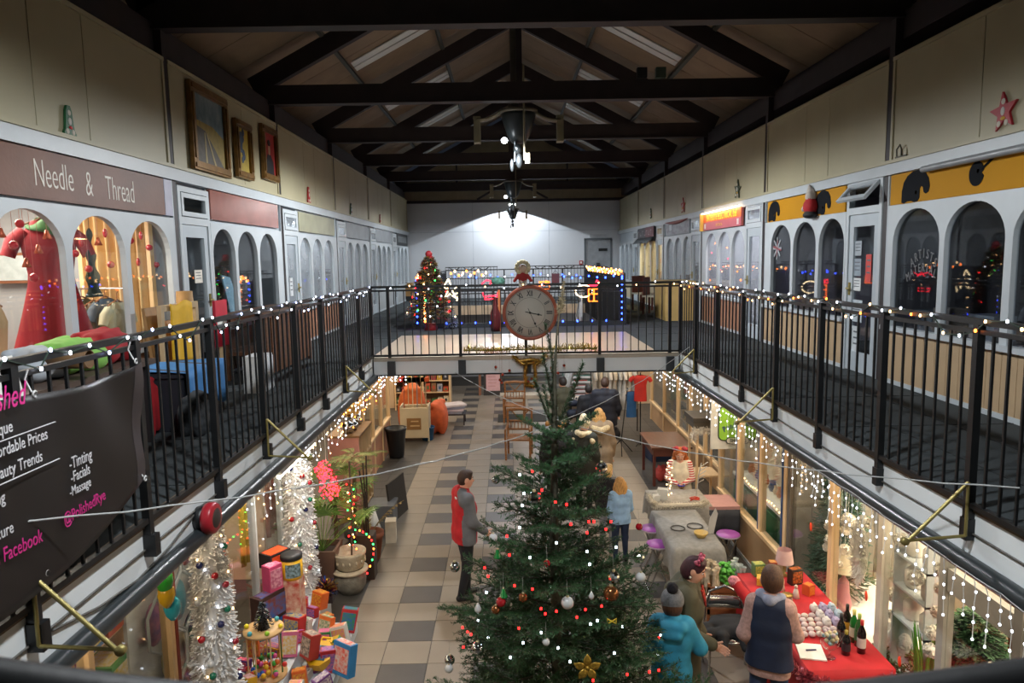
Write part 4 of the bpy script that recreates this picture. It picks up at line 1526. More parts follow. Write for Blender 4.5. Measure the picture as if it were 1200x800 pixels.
# ---- art shop windows on the right
b0 = BAY0
for body, dz, sz in (('ARTISTS', 0.10, .13), ('MATERIALS', -.04, .12)):
 t = T('window_lettering', 'pale arched %s lettering on the first art shop window' % body.capitalize(), 'lettering', (XR + .012, 7.02 + .0, 4.18 + dz))
 n = len(body)
 for k, ch in enumerate(body):
  a = (k - (n - 1) / 2) / n
  text(ch, mat('6A6C70', .6), t, (-.01, -a * .52 * (n / 8), -.5 * a * a), (R(90), a * .9, R(-90)), sz, .75)
for y, w, h, c, l in ((6.95, .26, .24, '6E675C', 'boxed picture with a dark ring on the art shop sill'), (7.25, .3, .2, '5C6A74', 'blue grey box on the art shop sill'), (6.35, .34, .22, '8A939A', 'pale plastic box on the art shop sill')):
 t = T('sill_box', l, 'box', (XR + .26, y, 3.5))
 MB().bb(-.1, .1, -w / 2, w / 2, 0, h).build('body', mat(c, .6), t)
 MB().lathe([(.04, -.012), (.06, -.012), (.06, 0), (.04, 0)], (-.10, 0, h / 2), 14, axis='x').build('ring', M_STEEL, t)
 MB().bb(-.1, .5, -w / 2, w / 2, -.6, 0).build('stand', C_DARK, t)
for y, s, c, l, k in ((5.75, (.4, .5, .42), '8A8074', 'tan cloth bag inside the second art shop arch', 21), (6.2, (.3, .34, .52), '5A5C5E', 'grey hooded figure shape inside the art shop arch', 22)):
 t = MB().bb(-.3, .3, -.35, .35, DECK - 3.4, 0).build('display_plinth', C_DARK, None, (XR + .6, y, 3.4))
 tag(t, 'dark plinth under the %s' % l, 'plinth')
 softbox(l, 'cloth_bag', 'bag', (XR + .6, y, 3.4), s, c, seed=k)
t = T('plush_toy', 'yellow green plush toy hanging at the right edge of the art shop window', 'toy', (XR + .2, 5.42, 4.0))
sdf_mesh('body', [('e', (0, 0, .12), (.09, .11, .15), 0), ('e', (0, 0, .36), (.09, .10, .10), 0), ('c', (0, .08, .2), (0, .22, .30), .04, .03, 0), ('c', (0, -.08, .2), (0, -.2, .06), .04, .03, 0), ('c', (0, .05, 0), (0, .09, -.16), .05, .04, 0), ('c', (0, -.05, 0), (0, -.09, -.16), .05, .04, 0)], .014, [mat('A89A2E', .8, noise=8, var=.3)], parent=t)
MB().tube([(0, 0, .45), (0, 0, .72)], .003, 4).build('cord', M_BLACK, t)
t = T('plush_toy', 'small plush figure in red and white fixed to the yellow sign', 'toy', FX(950, 240, XR - .09))
sdf_mesh('body', [('e', (0, 0, -.02), (.09, .12, .11), 0), ('e', (0, 0, .11), (.07, .08, .08), 1), ('c', (0, 0, .16), (.0, .05, .25), .06, .02, 1), ('e', (0, 0, -.13), (.09, .13, .05), 2), ('c', (0, .08, .04), (-.04, .13, -.05), .035, .03, 1)], .012, [mat('A81C20', .8), mat('B8B0A8', .9, noise=20), mat('16161A', .7)], k=.015, parent=t)
MB().bb(.05, .075, -.03, .03, -.1, .1).build('fixing', M_WOOD, t)
# union flag sticker
p = FX(911, 291, XR + .004)
t = T('flag_sticker', 'small flag sticker with red and white rays on a dark arched pane', 'sticker', (XR + .004, p.y, p.z))
m = MB()
for k in range(4):
 m.box((-.003, 0, 0), (.002, .34, .03), (R(45 * k), 0, 0))
m.build('white_rays', mat('9AA0A8', .6), t)
MB().box((-.0045, 0, 0), (.002, .34, .028), (R(10), 0, 0)).box((-.0045, 0, 0), (.002, .24, .022), (R(95), 0, 0)).build('red_rays', mat('8E4A4E', .6), t)
# fairy lights hanging behind the misted windows of the electrical shop
pts = []
for u, v in ((838, 285), (834, 296), (832, 315), (846, 318), (852, 290), (853, 303), (860, 276), (863, 312), (864, 318), (875, 272), (868, 328), (875, 332), (832, 328), (844, 316), (841, 324)):
 pts.append(FX(u, v, XR + .06))
string_lights('pink and orange fairy lights hung inside the electrical shop window', pts, [M_LEDORANGE, M_LEDPINK, M_LEDORANGE, mat('FF9A70', emit=10)], .016)
# yellow shop interior
for y, h, c, l in ((19.75 + .2, .55, '6A4A2C', 'brown vase with dried stems in the yellow lit window'), (20.6, .42, '7A6A58', 'grey jug in the yellow lit window')):
 t = T('vase', l, 'vase', (XR + .3, y, 3.5))
 MB().lathe([(0, 0), (.08, 0), (.12, .12), (.06, .28), (.07, .34)], (0, 0, 0), 14).build('body', mat(c, .4), t)
 for k in range(5):
  MB().tube([(0, 0, .3), (.03 * math.cos(k * 2), .05 * math.sin(k * 2), .5), (.05 * math.cos(k * 2), .1 * math.sin(k * 2), .45 + h)], .006, 5).build('stem', mat('7A5A30', .7), t)
 MB().bb(-.12, .4, -.2, .2, -.6, 0).build('sill_shelf', M_PINE, t)

# ================================================================== landing beyond the bridge
# door on the far wall
t = struct(MB().bb(-.44, .44, -.03, .0, 0, 2.02).build('door_13', mat('8E9296', .5), None, (3.32, FARY - .001, DECK)))
MB().bb(-.50, -.44, -.05, 0, 0, 2.06).bb(.44, .50, -.05, 0, 0, 2.06).bb(-.50, .50, -.05, 0, 2.02, 2.09).build('door_frame', mat('5E6468', .5), t)
MB().bb(-.34, .34, -.09, -.05, 1.0, 1.06).bb(-.06, .06, -.08, -.03, .6, 1.2).build('panic_bar', mat('2A2C30', .5), t)
MB().bb(.02, .34, -.05, -.03, 1.62, 1.72).build('door_sign', M_BLACK, t)
MB().bb(-.3, .3, -.06, -.0, 2.12, 2.22).build('exit_lamp', mat('B8BCC0', .5), t)
t = T('fire_call_point', 'small red call point beside the far door', 'alarm', (2.70, FARY - .001, 4.12))
MB().bb(-.06, .06, -.06, 0, -.07, .07).build('case', mat('B01E1E', .4), t)
MB().bb(-.035, .035, -.066, -.06, -.04, .04).build('window', M_PAPER, t)

# stairwell balustrades
Z1 = 3.98
fr = railing('black balustrade along the front of the stairwell', (-1.88, 14.62, 0), (2.44, 14.62, 0), [0, .62, 1.6, 2.6, 3.6, 4.32], 8, foot=False, z0=2.98, ztop=3.66, zmid=3.6)
MB().bb(0, 4.32, -.05, .05, 0, .09).build('kerb', mat('22262A', .6), fr)
bk = railing('black balustrade along the back of the stairwell', (-1.88, 21.9, 0), (2.44, 21.9, 0), [0, .9, 1.8, 2.7, 3.6, 4.32], 8, foot=False, z0=3.0, ztop=3.98, zmid=3.72)
# wire mesh panels with wavy tops behind
t = T('mesh_fence', 'tall wire fence with wavy top rods behind the stairwell', 'fence', (-1.9, 22.1, DECK))
m = MB()
for k in range(44):
 if 17 <= k <= 21:
  continue
 m.bb(k * .1 - .006, k * .1 + .006, -.006, .006, 0, 1.16)
m.build('wires', M_BLACK, t)
m = MB()
for a, b in ((0, 1.62), (2.2, 4.3)):
 m.bb(a, b, -.01, .01, .55, .575).bb(a, b, -.01, .01, 1.15, 1.175)
 k = a + .1
 while k < b - .3:
  m.tube([(k + .36 * q / 6, -.03, 1.17 - .09 * math.sin(q / 6 * PI)) for q in range(7)], .014, 5)
  k += .45
m.build('top_rods', M_BLACK, t)
for sgn, x, l in ((-1, -1.88, 'left'), (1, 2.44, 'right')):
 railing('black balustrade on the %s side of the stairwell' % l, (x, 14.75, 0), (x, 21.8, 0), [.0, 1.4, 2.8, 4.2, 5.6, 7.05], 8, foot=False, z0=2.98, ztop=3.96, zmid=3.9)
t = T('black_screen', 'black boards fixed inside the right stairwell balustrade, edged with lights', 'screen', (2.40, 14.8, DECK))
for k in range(7):
 m = MB()
 zb = .0
 m.bb(-.02, .0, k * 1.0, k * 1.0 + .985, -.26, 1.03)
 m.build('board', mat('0C0D10', .8, noise=5, var=.3, spec=.1), t)
t = T('black_screen', 'narrow black board behind the small Christmas tree on the landing', 'screen', (-1.84, 14.75, DECK))
MB().bb(0, .02, 0, 2.0, -.02, 1.04).build('board', mat('1A1E2A', .75), t)
# staircase going down in the stairwell
t = T('staircase', 'white staircase with balusters descending in the stairwell', 'staircase', (1.2, 15.2, 0))
n = 14
for k in range(n):
 z = DECK - (k + 1) * DECK / (n + 1)
 MB().bb(.40, 1.05, .2 + k * .36, .56 + k * .36, z - .04, z).build('tread', mat('8A8A8C', .6), t)
 MB().bb(.42, .45, .36 + k * .36, .39 + k * .36, z, z + .9).build('baluster', M_WHITE, t)
m = MB()
m.bar((.435, .2, DECK + .72), (.435, .2 + n * .36, .9), .06, .05)
m.bar((.40, .2, DECK - .3), (.40, .2 + n * .36, -.05), .04, .24)
m.build('handrail', M_WHITE, t)
# lights edging the stairwell
pts = [(2.36, 14.56, 3.02 + k * .12) for k in range(8)] + [(2.36 - k * .17, 14.56, 3.9 + .02 * math.sin(k * 2.)) for k in range(8)]
string_lights('blue fairy lights outlining the right corner of the stairwell', pts, M_LEDBLUE, .018, wm=M_BLACK)
pts = [(2.40, 14.9 + k * .24, 4.0 + .03 * math.sin(k * 2.4)) for k in range(28)] + [(2.36, 15.0 + k * .5, 3.94) for k in range(12)]
string_lights('amber fairy lights along the top of the black screen', pts, [M_LEDORANGE, M_LEDWARM], .022, wm=M_BLACK)
pts = [(-1.86, 14.56, 3.02 + k * .125) for k in range(8)] + [(-1.86 + k * .3, 14.56, 3.0) for k in range(1, 14)]
string_lights('blue fairy lights outlining the left corner of the stairwell', pts, M_LEDBLUE, .018, wm=M_BLACK)
pts = [(-1.6 + k * .22, 21.86, 3.78 + .04 * math.sin(k * 1.7)) for k in range(18)]
string_lights('blue and white fairy lights along the back balustrade', pts, [M_LEDBLUE, M_LEDW, M_LEDBLUE], .020, wm=M_BLACK)
pts = [(-1.7, 14.55, 3.05 + k * .055) for k in range(17)] + [(-1.78 + .07 * math.cos(k), 14.55, 3.98 + .05 * math.sin(k * 1.3)) for k in range(8)]
string_lights('column of orange lights left of the small Christmas tree', pts, [M_LEDORANGE, M_LEDWARM], .022)
pts = [(-1.15 + k * .08, 14.7, 4.02 + .05 * math.sin(k * 2.1)) for k in range(10)]
string_lights('amber lights right of the small tree top', pts, [M_LEDORANGE, M_LEDWARM], .022)


def rope_figure(label, u, v, y, shapes, m, r=.014, sc=1.0, spacing=.035, name='light_figure'):
 """light figure bent from rope light: polylines in metres round its centre"""
 p = FY(u, v, y)
 t = T(name, label, 'light figure', p)
 for pl, mm in shapes:
  q = [(a * sc, 0, b * sc) for a, b in pl]
  MB().tube(q, r, 6).build('rope', mm, t)
 return t


LO = mat('FF6A1E', emit=5)
LR = mat('FF2038', emit=5)
LWm = mat('FFE2B0', emit=5)
sq = lambda a, b, c, d: [(a, b), (c, b), (c, d), (a, d), (a, b)]
bow = lambda cx, cy, s: [(cx, cy), (cx - s, cy + s * .6), (cx - s * 1.1, cy), (cx, cy), (cx + s * .5, cy + s * 1.1), (cx + s, cy + s * .7), (cx, cy)]
rope_figure('orange present with a red bow in rope light on the right stairwell corner', 696, 342, 14.585, [(sq(-.11, -.19, .11, .06), LO), ([(0, -.19), (0, .06)], LO), ([(-.11, -.04), (.11, -.04)], LO), (bow(0, .1, .13), LR), (bow(.02, .12, .09), LR)], LO)
rope_figure('red rope light sleigh figure behind the bridge railing', 576, 337, 14.585, [([(-.2, .08), (-.1, .16), (.1, .1), (.22, .18)], LR), ([(-.16, -.18), (.12, -.16)], LR), ([(-.18, -.1), (-.14, -.24), (.1, -.22), (.14, -.08)], LR), ([(-.05, .05), (.05, .16), (.15, .05)], LR)], LR)
rope_figure('warm white rope light star beside the small tree', 527, 341, 14.585, [([(-.02, .25), (.03, .1), (.16, .1), (.05, .0), (.14, -.16), (0, -.06), (-.12, -.16), (-.04, .0), (-.12, .1), (-.02, .25)], LWm), ([(.05, -.1), (.2, -.02), (.14, -.2)], LWm)], LWm)
rope_figure('small orange rope light cluster above the clock', 638, 334, 14.585, [(sq(-.1, -.07, .1, .07), LO), (bow(0, 0, .08), LO)], LO)
rope_figure('white oval rope light ring by the stairs', 684, 341, 15.4, [([(.18 * math.cos(q * .4), .13 * math.sin(q * .4)) for q in range(17)], LWm)], LWm)
# things behind the bridge railing
p = FY(651, 326, 14.64)
t = T('hanging_sign', 'small dark red square sign on the far stairwell rail', 'sign', p)
MB().bb(-.08, .08, -.01, .01, -.10, .10).build('board', mat('4A1E26', .6), t)
MB().tube([(-.06, 0, .1), (0, 0, .16), (.06, 0, .1)], .005, 5).build('hanger', M_BLACK, t)
t = T('tall_bottle', 'dark red bottle shaped vase standing on the landing', 'vase', FZ(581, 388, DECK))
MB().lathe([(0, 0), (.09, 0), (.10, .1), (.10, .36), (.05, .48), (.035, .62), (.045, .66)], (0, 0, 0), 16).build('body', mat('4A1418', .3), t)
t = T('wooden_post', 'orange brown wooden stick figure beside the dark bottle', 'ornament', FZ(586, 388, DECK))
MB().bb(-.03, .03, -.02, .02, 0, .85).build('post', mat('A0562C', .6), t)
MB().ell((-.02, 0, .97), (.14, .1, .09), 10, 6).build('green_wrap', mat('3E6A5E', .7, noise=20, var=.4), t)
# doll on the clock
p = FY(613, 331, 10.0)
t = T('rag_doll', 'cream rag doll with woolly hair sitting on top of the clock', 'doll', (p.x, 10.18, 3.945))
sdf_mesh('body', [('e', (0, 0, .08), (.065, .05, .09), 0), ('e', (0, -.01, .21), (.06, .055, .06), 1), ('c', (-.03, -.02, .02), (-.035, -.09, -.01), .026, .022, 2), ('c', (.03, -.02, .02), (.035, -.09, -.01), .026, .022, 2), ('c', (-.035, -.09, -.01), (-.035, -.10, -.05), .022, .02, 2), ('c', (.035, -.09, -.01), (.035, -.10, -.05), .022, .02, 2), ('c', (-.06, 0, .12), (-.12, -.02, .04), .026, .022, 0), ('c', (.06, 0, .12), (.12, -.02, .04), .026, .022, 0)], .009, [mat('9A2A28', .8), mat('C8B09A', .8), mat('D8D2C4', .8)], k=.015, parent=t)
m = MB()
for k in range(14):
 a = k / 14 * 2 * PI
 m.ell((.085 * math.cos(a), .0, .225 + .085 * math.sin(a)), .032, 8, 6)
m.build('hair', mat('C8BE9A', .9, noise=30, var=.3, bump=.5), t)
# boxes, chairs at the far gallery
for u, v, s, c, l in ((476, 352, (.5, .5, .62), 'A07A48', 'cardboard box on the far left gallery'),):
 p = FZ(u, v, DECK)
 t = T('cardboard_box', l, 'box', (p.x, p.y, DECK))
 MB().bb(-s[0] / 2, s[0] / 2, -s[1] / 2, s[1] / 2, .16, s[2]).build('carton', mat(c, .7), t)
 MB().bb(-s[0] / 2, s[0] / 2, -s[1] / 2, s[1] / 2, 0, .16).build('crate_base', M_BLACK, t)
p = FZ(802, 373, DECK)
t = T('cabinet', 'pale yellow wooden cabinet on the far right gallery', 'cabinet', (3.75, p.y, DECK))
MB().bb(-.32, .32, -.55, .55, 0, .86).build('body', mat('C0A468', .5, noise=3), t)
MB().bb(-.335, -.32, -.50, -.02, .06, .80).bb(-.335, -.32, .02, .50, .06, .80).build('door', mat('B89A5E', .5, noise=3), t)
for u, v, l, k in ((772, 364, 'dark red wooden chair beside the pale cabinet', 0), (781, 367, 'second red brown chair against the pale cabinet', 1)):
 p = FZ(u, v, DECK)
 t = T('wooden_chair', l, 'chair', (3.55, p.y + .35 - .5 * k, DECK), R(25 + 30 * k))
 mm = mat('5E2A20', .5)
 MB().bb(-.2, .2, -.2, .2, .42, .46).build('seat', mat('C0B8A8', .6), t)
 for a in (-.18, .18):
  for b in (-.18, .18):
   MB().bb(a - .02, a + .02, b - .02, b + .02, 0, .42).build('leg', mm, t)
 MB().bb(-.2, .2, .17, .2, .46, .9).build('backrest', mm, t)

# ---- small decorated tree on the landing
p = FZ(511, 381, DECK)
tx, ty = p.x, 14.25
t = T('artificial_tree', 'small artificial Christmas tree with dense tinsel at the stairwell corner', 'tree', (tx, ty, DECK))
rg = random.Random(11)
m, m2, m3 = MB(), MB(), MB()
for k in range(3200):
 q = rg.random() ** .8
 z = .24 + q * 1.22
 rr = .45 * (1 - q) ** .8 + .03
 a = rg.uniform(0, 2 * PI)
 r = rr * (.55 + .45 * rg.random()) * (.85 + .15 * math.sin(z * 34))
 c = Vector((r * math.cos(a), r * math.sin(a), z))
 d = Vector((math.cos(a + rg.uniform(-.9, .9)), math.sin(a + rg.uniform(-.9, .9)), rg.uniform(-.5, .3))) * rg.uniform(.05, .10)
 (m if k % 5 < 3 else m2 if k % 5 == 3 else m3).bar(c, c + d, .022, .006)
stuff(m.build('needles', mat('24301C', .7, noise=9, var=.4), t))
stuff(m2.build('gold_tinsel', mat('A88A3A', .3, metal=.5, noise=20), t))
stuff(m3.build('red_tinsel', mat('6E1C22', .4, noise=20, var=.3), t))
MB().tube([(0, 0, 0), (0, 0, 1.4)], .02, 6).build('trunk', M_WOOD, t)
MB().lathe([(0, 0), (.14, 0), (.11, .14), (0, .14)], (0, 0, 0), 12).build('pot', mat('8A1E24', .5), t)
MB().ell((0, 0, 1.52), (.07, .07, .07), 10, 8).ell((.04, 0, 1.42), (.06, .06, .07), 10, 8).build('red_bow', mat('8E1620', .6), t)
pts = []
mt = []
for k in range(48):
 q = (k + .5) / 48
 z = .25 + q * 1.15
 a = k * 2.4
 r = .46 * (1 - q) ** .8 + .04
 pts.append((tx + r * math.cos(a), ty + r * math.sin(a), DECK + z))
string_lights('multicoloured bulbs wound round the small Christmas tree', pts, [M_LEDWARM, M_LEDRED, M_LEDW, M_LEDGREEN], .014)
M_BR2, M_BS = mat('A81824', .15, coat=.5), mat('C8C8C0', .12, metal=.9)
for k in range(18):
 q = (k + .5) / 18
 a = 3.6 + 2.2 * math.sin(k * 1.7)
 r = .47 * (1 - q) ** .8 + .03
 o = MB().ell((0, 0, 0), .035, 10, 8).build('bauble', M_BR2 if k % 2 else M_BS, None, (tx + r * math.cos(a), ty + r * math.sin(a), DECK + .3 + q * 1.1))
 tag(o, '%s bauble on the small landing tree, %s from its foot' % ('red' if k % 2 else 'silver', ORD[k // 2]), 'bauble', ('red' if k % 2 else 'silver') + ' baubles on the small landing tree')
p = FZ(531, 384, DECK)
t = T('tinsel_tree', 'tiny silver blue tinsel tree at the foot of the small Christmas tree', 'ornament', (p.x, 14.4, DECK))
m = MB()
for k in range(240):
 q = rg.random()
 a = rg.uniform(0, 6.28)
 c = Vector((.14 * (1 - q) * math.cos(a), .14 * (1 - q) * math.sin(a), .04 + .38 * q))
 m.bar(c, c + Vector((math.cos(a), math.sin(a), -.2)) * .04, .012, .003)
stuff(m.build('tinsel', mat('B8C8D8', .2, metal=.6), t))
MB().lathe([(0, 0), (.06, 0), (.06, .03), (.012, .03), (.012, .4), (0, .42)], (0, 0, 0), 10).build('stand', M_BLACK, t)

# ---- gold garland and bow hung from the bridge
t = T('tinsel_garland', 'gold tinsel garland laid along the foot of the bridge railing', 'garland', (0, 10.2, 2.99))
m = MB()
a, b = FY(543, 412, 10.2).x, FY(700, 412, 10.2).x
for k in range(1100):
 x = rg.uniform(a, b)
 c = Vector((x, rg.uniform(-.035, .035), rg.uniform(-.015, .045) + .012 * math.sin(x * 8)))
 d = Vector((rg.uniform(-1, 1), rg.uniform(-1, 1), rg.uniform(-1, 1))).normalized() * .05
 m.bar(c, c + d, .007, .002)
stuff(m.build('tinsel', mat('B8A238', .22, metal=.7, noise=30, var=.4), t))
MB().tube([(a, 0, .0), (b, 0, .0)], .012, 6).build('core', mat('5E5A28', .6), t)
p = FY(621, 418, 10.17)
t = T('tinsel_bow', 'large gold tinsel bow with hanging tails on the bridge below the clock', 'bow', (p.x, 10.21, p.z))
m = MB()


def fuzz(mb, path, r, n, L, seed):
 rg = random.Random(seed)
 path = [Vector(q) for q in path]
 for k in range(n):
  s = rg.uniform(0, len(path) - 1.001)
  i = int(s)
  c = path[i].lerp(path[i + 1], s - i)
  d = Vector((rg.uniform(-1, 1), rg.uniform(-1, 1), rg.uniform(-1, 1))).normalized()
  mb.bar(c + d * r * .3, c + d * (r + L), .006, .002)


for pl, sd in (([(-.25, -.05, .02), (-.16, -.06, -.06), (0, -.08, -.03), (.16, -.06, -.06), (.25, -.05, .02)], 1), ([(-.22, -.05, .0), (-.1, -.07, -.10), (0, -.08, -.08), (.1, -.07, -.10), (.22, -.05, .0)], 5), ([(-.06, -.08, -.05), (-.075, -.08, -.25), (-.06, -.08, -.42)], 2), ([(.06, -.08, -.05), (.075, -.08, -.25), (.06, -.08, -.42)], 3), ([(-.06, -.08, -.40), (.06, -.08, -.42)], 4)):
 m.tube(pl, .022, 7)
 fuzz(m, pl, .02, 240, .03, sd)
stuff(m.build('tinsel', mat('A8823A', .25, metal=.7, noise=30, var=.4), t))
M_CB = mat('A8402E', .15, metal=.4, coat=.4)
CB = (((581, 430), (597, 434), (589, 439), (586, 445), (588, 448), (646, 431), (648, 435), (654, 437), (661, 428), (619, 447), (623, 444)))
for k, (u, v) in enumerate(CB):
 p = FY(u, v, 10.18)
 t = T('bauble', 'small copper red bauble below the bridge railing, %s from the left' % ORD[sorted(q[0] for q in CB).index(u)], 'bauble', p, group='copper red baubles hung from the bridge')
 MB().ell((0, 0, 0), .022, 10, 8).build('ball', M_CB, t)
 MB().tube([(0, 0, .02), (0, 0, max(.05, DECK + .05 - p.z))], .0012, 4).build('thread', mat('8A6A4A', .6), t)


# ================================================================== people
M_HAIR = {k: mat(v, .6, noise=30, var=.35, stretch=(3, 3, .6), bump=.3, bscale=120) for k, v in
   dict(brown='3A2418', dark='1E1512', blond='B8894E', fair='C9A468', ginger='B4622C', plum='3A1620', auburn='4A2C18').items()}
M_EYEW, M_EYEB, M_LIP = mat('DAD4CC', .3), mat('241A16', .3), mat('A8564E', .5)
M_SHOE = mat('17171A', .5, noise=12, var=.3)


def person(label, pos, rz, h, body, legs='20242C', shoes=M_SHOE, hair=('brown', 'short'), arms=None, leg_pose=None, jacket=None, lean=0.0, head=(0, 0), hs=1.0, vox=.012, shirt='8A8A8A', bare_arms=False, wide=1.0, face=True, skin=M_SKIN, skirt=None):
 """local frame: facing +y, x to the right hand; all joints in fractions of the height h.
 arms: {'l'/'r': (elbow, wrist)}; jacket: dict(col, hem, flare, sleeves, extra)"""
 t = T('person', label, 'person', pos, rz)
 S = h
 lv = lambda p: (p[0] * S, (p[1] + (math.tan(lean) * max(0, p[2] - .52))) * S, p[2] * S)
 arms = arms or {}
 A = {'l': ((-.135 * wide, -.01, .63), (-.14, .035, .49)), 'r': ((.135 * wide, -.01, .63), (.14, .035, .49))}
 A.update(arms)
 LP = {'l': ((-.06, .01, .285), (-.062, -.005, .045)), 'r': ((.06, .01, .285), (.062, -.005, .045))}
 LP.update(leg_pose or {})
 W = wide
 hp = hs * S
 hc = Vector(lv((0, .022, .932))) + Vector((head[1] * .0, 0, 0))
 yaw, pit = head
 HM = Euler((pit, 0, yaw)).to_matrix()
 hv = lambda p: tuple(hc + HM @ (Vector(p) * hp))
 er = (pit, 0, yaw)
 P = []
 tor = 1
 # torso
 def trunk(g, lo, fl=1.0, mi=(2, tor)):
  o = []
  for sg in (-1, 0, 1):
   q = [(sg * .046 * W * fl, 0, lo, .066 * W * fl), (sg * .045 * W * fl, 0, .53, .064 * W * fl), (sg * .038 * W, 0, .62, .057 * W), (sg * .050 * W, .004, .72, .062 * W), (sg * .078 * W, -.004, .80, .042)]
   q = [e for e in q if e[2] <= lo or e[2] > lo + .02]
   for e, f in zip(q, q[1:]):
    o.append(('c', lv(e[:3]), lv(f[:3]), e[3] * S + g, f[3] * S + g, mi[0] if f[2] < .6 else mi[1]))
  return o
 P += trunk(0, .52) + [('c', lv((-.085 * W, -.004, .808)), lv((.085 * W, -.004, .808)), .034 * S, .034 * S, tor),
   ('c', lv((0, -.002, .80)), lv((0, .014, .88)), .040 * S, .031 * S, 0)]
 # head
 P += [('e', tuple(hc), (.044 * hp, .053 * hp, .062 * hp), 0, er), ('e', hv((0, .018, -.032)), (.032 * hp, .034 * hp, .034 * hp), 0, er)]
 if face:
  P += [('c', hv((0, .050, .004)), hv((0, .060, -.014)), .006 * hp, .009 * hp, 0, .006), ('e', hv((-.045, -.004, -.004)), (.006 * hp, .012 * hp, .017 * hp), 0, er), ('e', hv((.045, -.004, -.004)), (.006 * hp, .012 * hp, .017 * hp), 0, er),
    ('c', hv((-.012, .046, -.034)), hv((.012, .046, -.034)), .005 * hp, .005 * hp, 4, .004)]
 am = 0 if bare_arms else tor
 J = {}
 for s, sg in (('l', -1), ('r', 1)):
  sh = Vector(lv((sg * .098 * W, -.004, .806)))
  el, wr = Vector(lv(A[s][0])), Vector(lv(A[s][1]))
  J[s] = (sh, el, wr)
  P += [('c', tuple(sh), tuple(el), .036 * S * W, .027 * S, tor), ('c', tuple(el), tuple(wr), .026 * S, .017 * S, am)]
  d = (wr - el).normalized()
  side = Vector((0, 0, 1)).cross(d)
  side = side.normalized() if side.length > .15 else Vector((sg, 0, 0))
  ac = d.cross(side).normalized()          # across the knuckles
  nrm = side * (-sg)
  pc = wr + d * .030 * S
  P += [('c', tuple(wr), tuple(wr + d * .02 * S), .015 * S, .015 * S, 0, .01), ('c', tuple(pc - ac * .012 * S), tuple(pc + ac * .012 * S), .012 * S, .012 * S, 0, .008)]
  for k, fl in enumerate((.050, .056, .052, .040)):
   b = pc + d * .014 * S + ac * (.018 - .012 * k) * S
   m1 = b + d * fl * .5 * S + nrm * .008 * S
   m2 = m1 + (d * .6 + nrm * .8).normalized() * fl * .45 * S
   P += [('c', tuple(b), tuple(m1), .0058 * S, .0054 * S, 0, .003), ('c', tuple(m1), tuple(m2), .0054 * S, .0046 * S, 0, .003)]
  b = wr + d * .012 * S + ac * .016 * S
  P += [('c', tuple(b), tuple(b + (d * .6 + ac * .7 + nrm * .3).normalized() * .034 * S), .007 * S, .0055 * S, 0, .003)]
  hip, kn, an = Vector(lv((sg * .052 * W, 0, .52))), Vector(lv(LP[s][0])), Vector(lv(LP[s][1]))
  P += [('c', tuple(hip), tuple(kn), .060 * S * W, .038 * S, 2), ('c', tuple(kn), tuple(an), .038 * S, .026 * S, 2),
    ('c', tuple(an + Vector((0, -.015 * S, -.020 * S))), tuple(an + Vector((sg * .012 * S, .085 * S, -.026 * S))), .024 * S, .019 * S, 3, .012)]
 sm = shirt if not isinstance(shirt, str) else mat(shirt, .8, noise=8, var=.12)
 sdf_mesh('body', P, vox, [skin, sm if jacket else body if not isinstance(body, str) else mat(body, .8, noise=8, var=.14), mat(legs, .75, noise=9, var=.15) if isinstance(legs, str) else legs, shoes, M_LIP], k=.022 * S, parent=t, clips=[((0, 0, 0), (0, 0, -1))])
 if face:
  for sg in (-1, 1):
   m = MB()
   c = Vector(hv((sg * .018, .0475, .004)))
   m.ell(c, (.0085 * hp, .005 * hp, .005 * hp), 8, 6, 0, er)
   c2 = Vector(hv((sg * .018, .0520, .003)))
   m.ell(c2, (.0042 * hp, .003 * hp, .0045 * hp), 8, 6, 1, er)
   m.build('eye', [M_EYEW, M_EYEB], t)
   MB().tube([hv((sg * .009, .052, .016)), hv((sg * .019, .051, .019)), hv((sg * .029, .045, .015))], .0028 * hp, 5).build('eyebrow', M_HAIR[hair[0]], t)
 # hair
 if hair[1] != 'none':
  Hm = M_HAIR[hair[0]]
  q = [('e', hv((0, -.006, .012)), (.049 * hp, .056 * hp, .058 * hp), 0, er)]
  clips = [(hv((0, .034, .0)), tuple(HM @ Vector((0, 1, -.45))))]
  if hair[1] == 'short':
   q += [('e', hv((0, -.018, -.008)), (.047 * hp, .045 * hp, .05 * hp), 0, er), ('e', hv((.004, .022, .048)), (.034 * hp, .026 * hp, .018 * hp), 0, er)]
   clips.append((hv((0, -.02, -.042)), tuple(HM @ Vector((0, .3, -1)))))
  elif hair[1] == 'bob':
   q += [('e', hv((0, -.020, -.018)), (.054 * hp, .050 * hp, .060 * hp), 0, er), ('e', hv((0, .016, .05)), (.04 * hp, .03 * hp, .02 * hp), 0, er)]
   clips.append((hv((0, -.02, -.062)), tuple(HM @ Vector((0, .1, -1)))))
  elif hair[1] in ('long', 'curly'):
   L = .22 if hair[1] == 'long' else .20
   for k in range(9):
    a = (k - 4) / 4
    x0, y0 = .046 * math.sin(a * 1.5), -.034 * math.cos(a * 1.5) - .008
    prev = (x0, y0, .0)
    for j in range(1, 6):
     f = j / 5
     cx = x0 * (1.15 + .35 * f) + (.008 * math.sin(j * 2.2 + k) if hair[1] == 'curly' else 0)
     nx = (cx, y0 - .02 * f + (.006 * math.cos(j * 2 + k) if hair[1] == 'curly' else 0) + (.022 * f if abs(a) > .7 else 0), -L * f * (1 - .12 * abs(a)))
     r = (.019 if hair[1] == 'long' else .017) * (1 - .45 * f) + (.004 if hair[1] == 'curly' and j % 2 else 0)
     q.append(('c', tuple(hc + HM @ (Vector(prev) * hp)), tuple(hc + HM @ (Vector(nx) * hp)), r * hp * 1.1, r * hp, 0))
     prev = nx
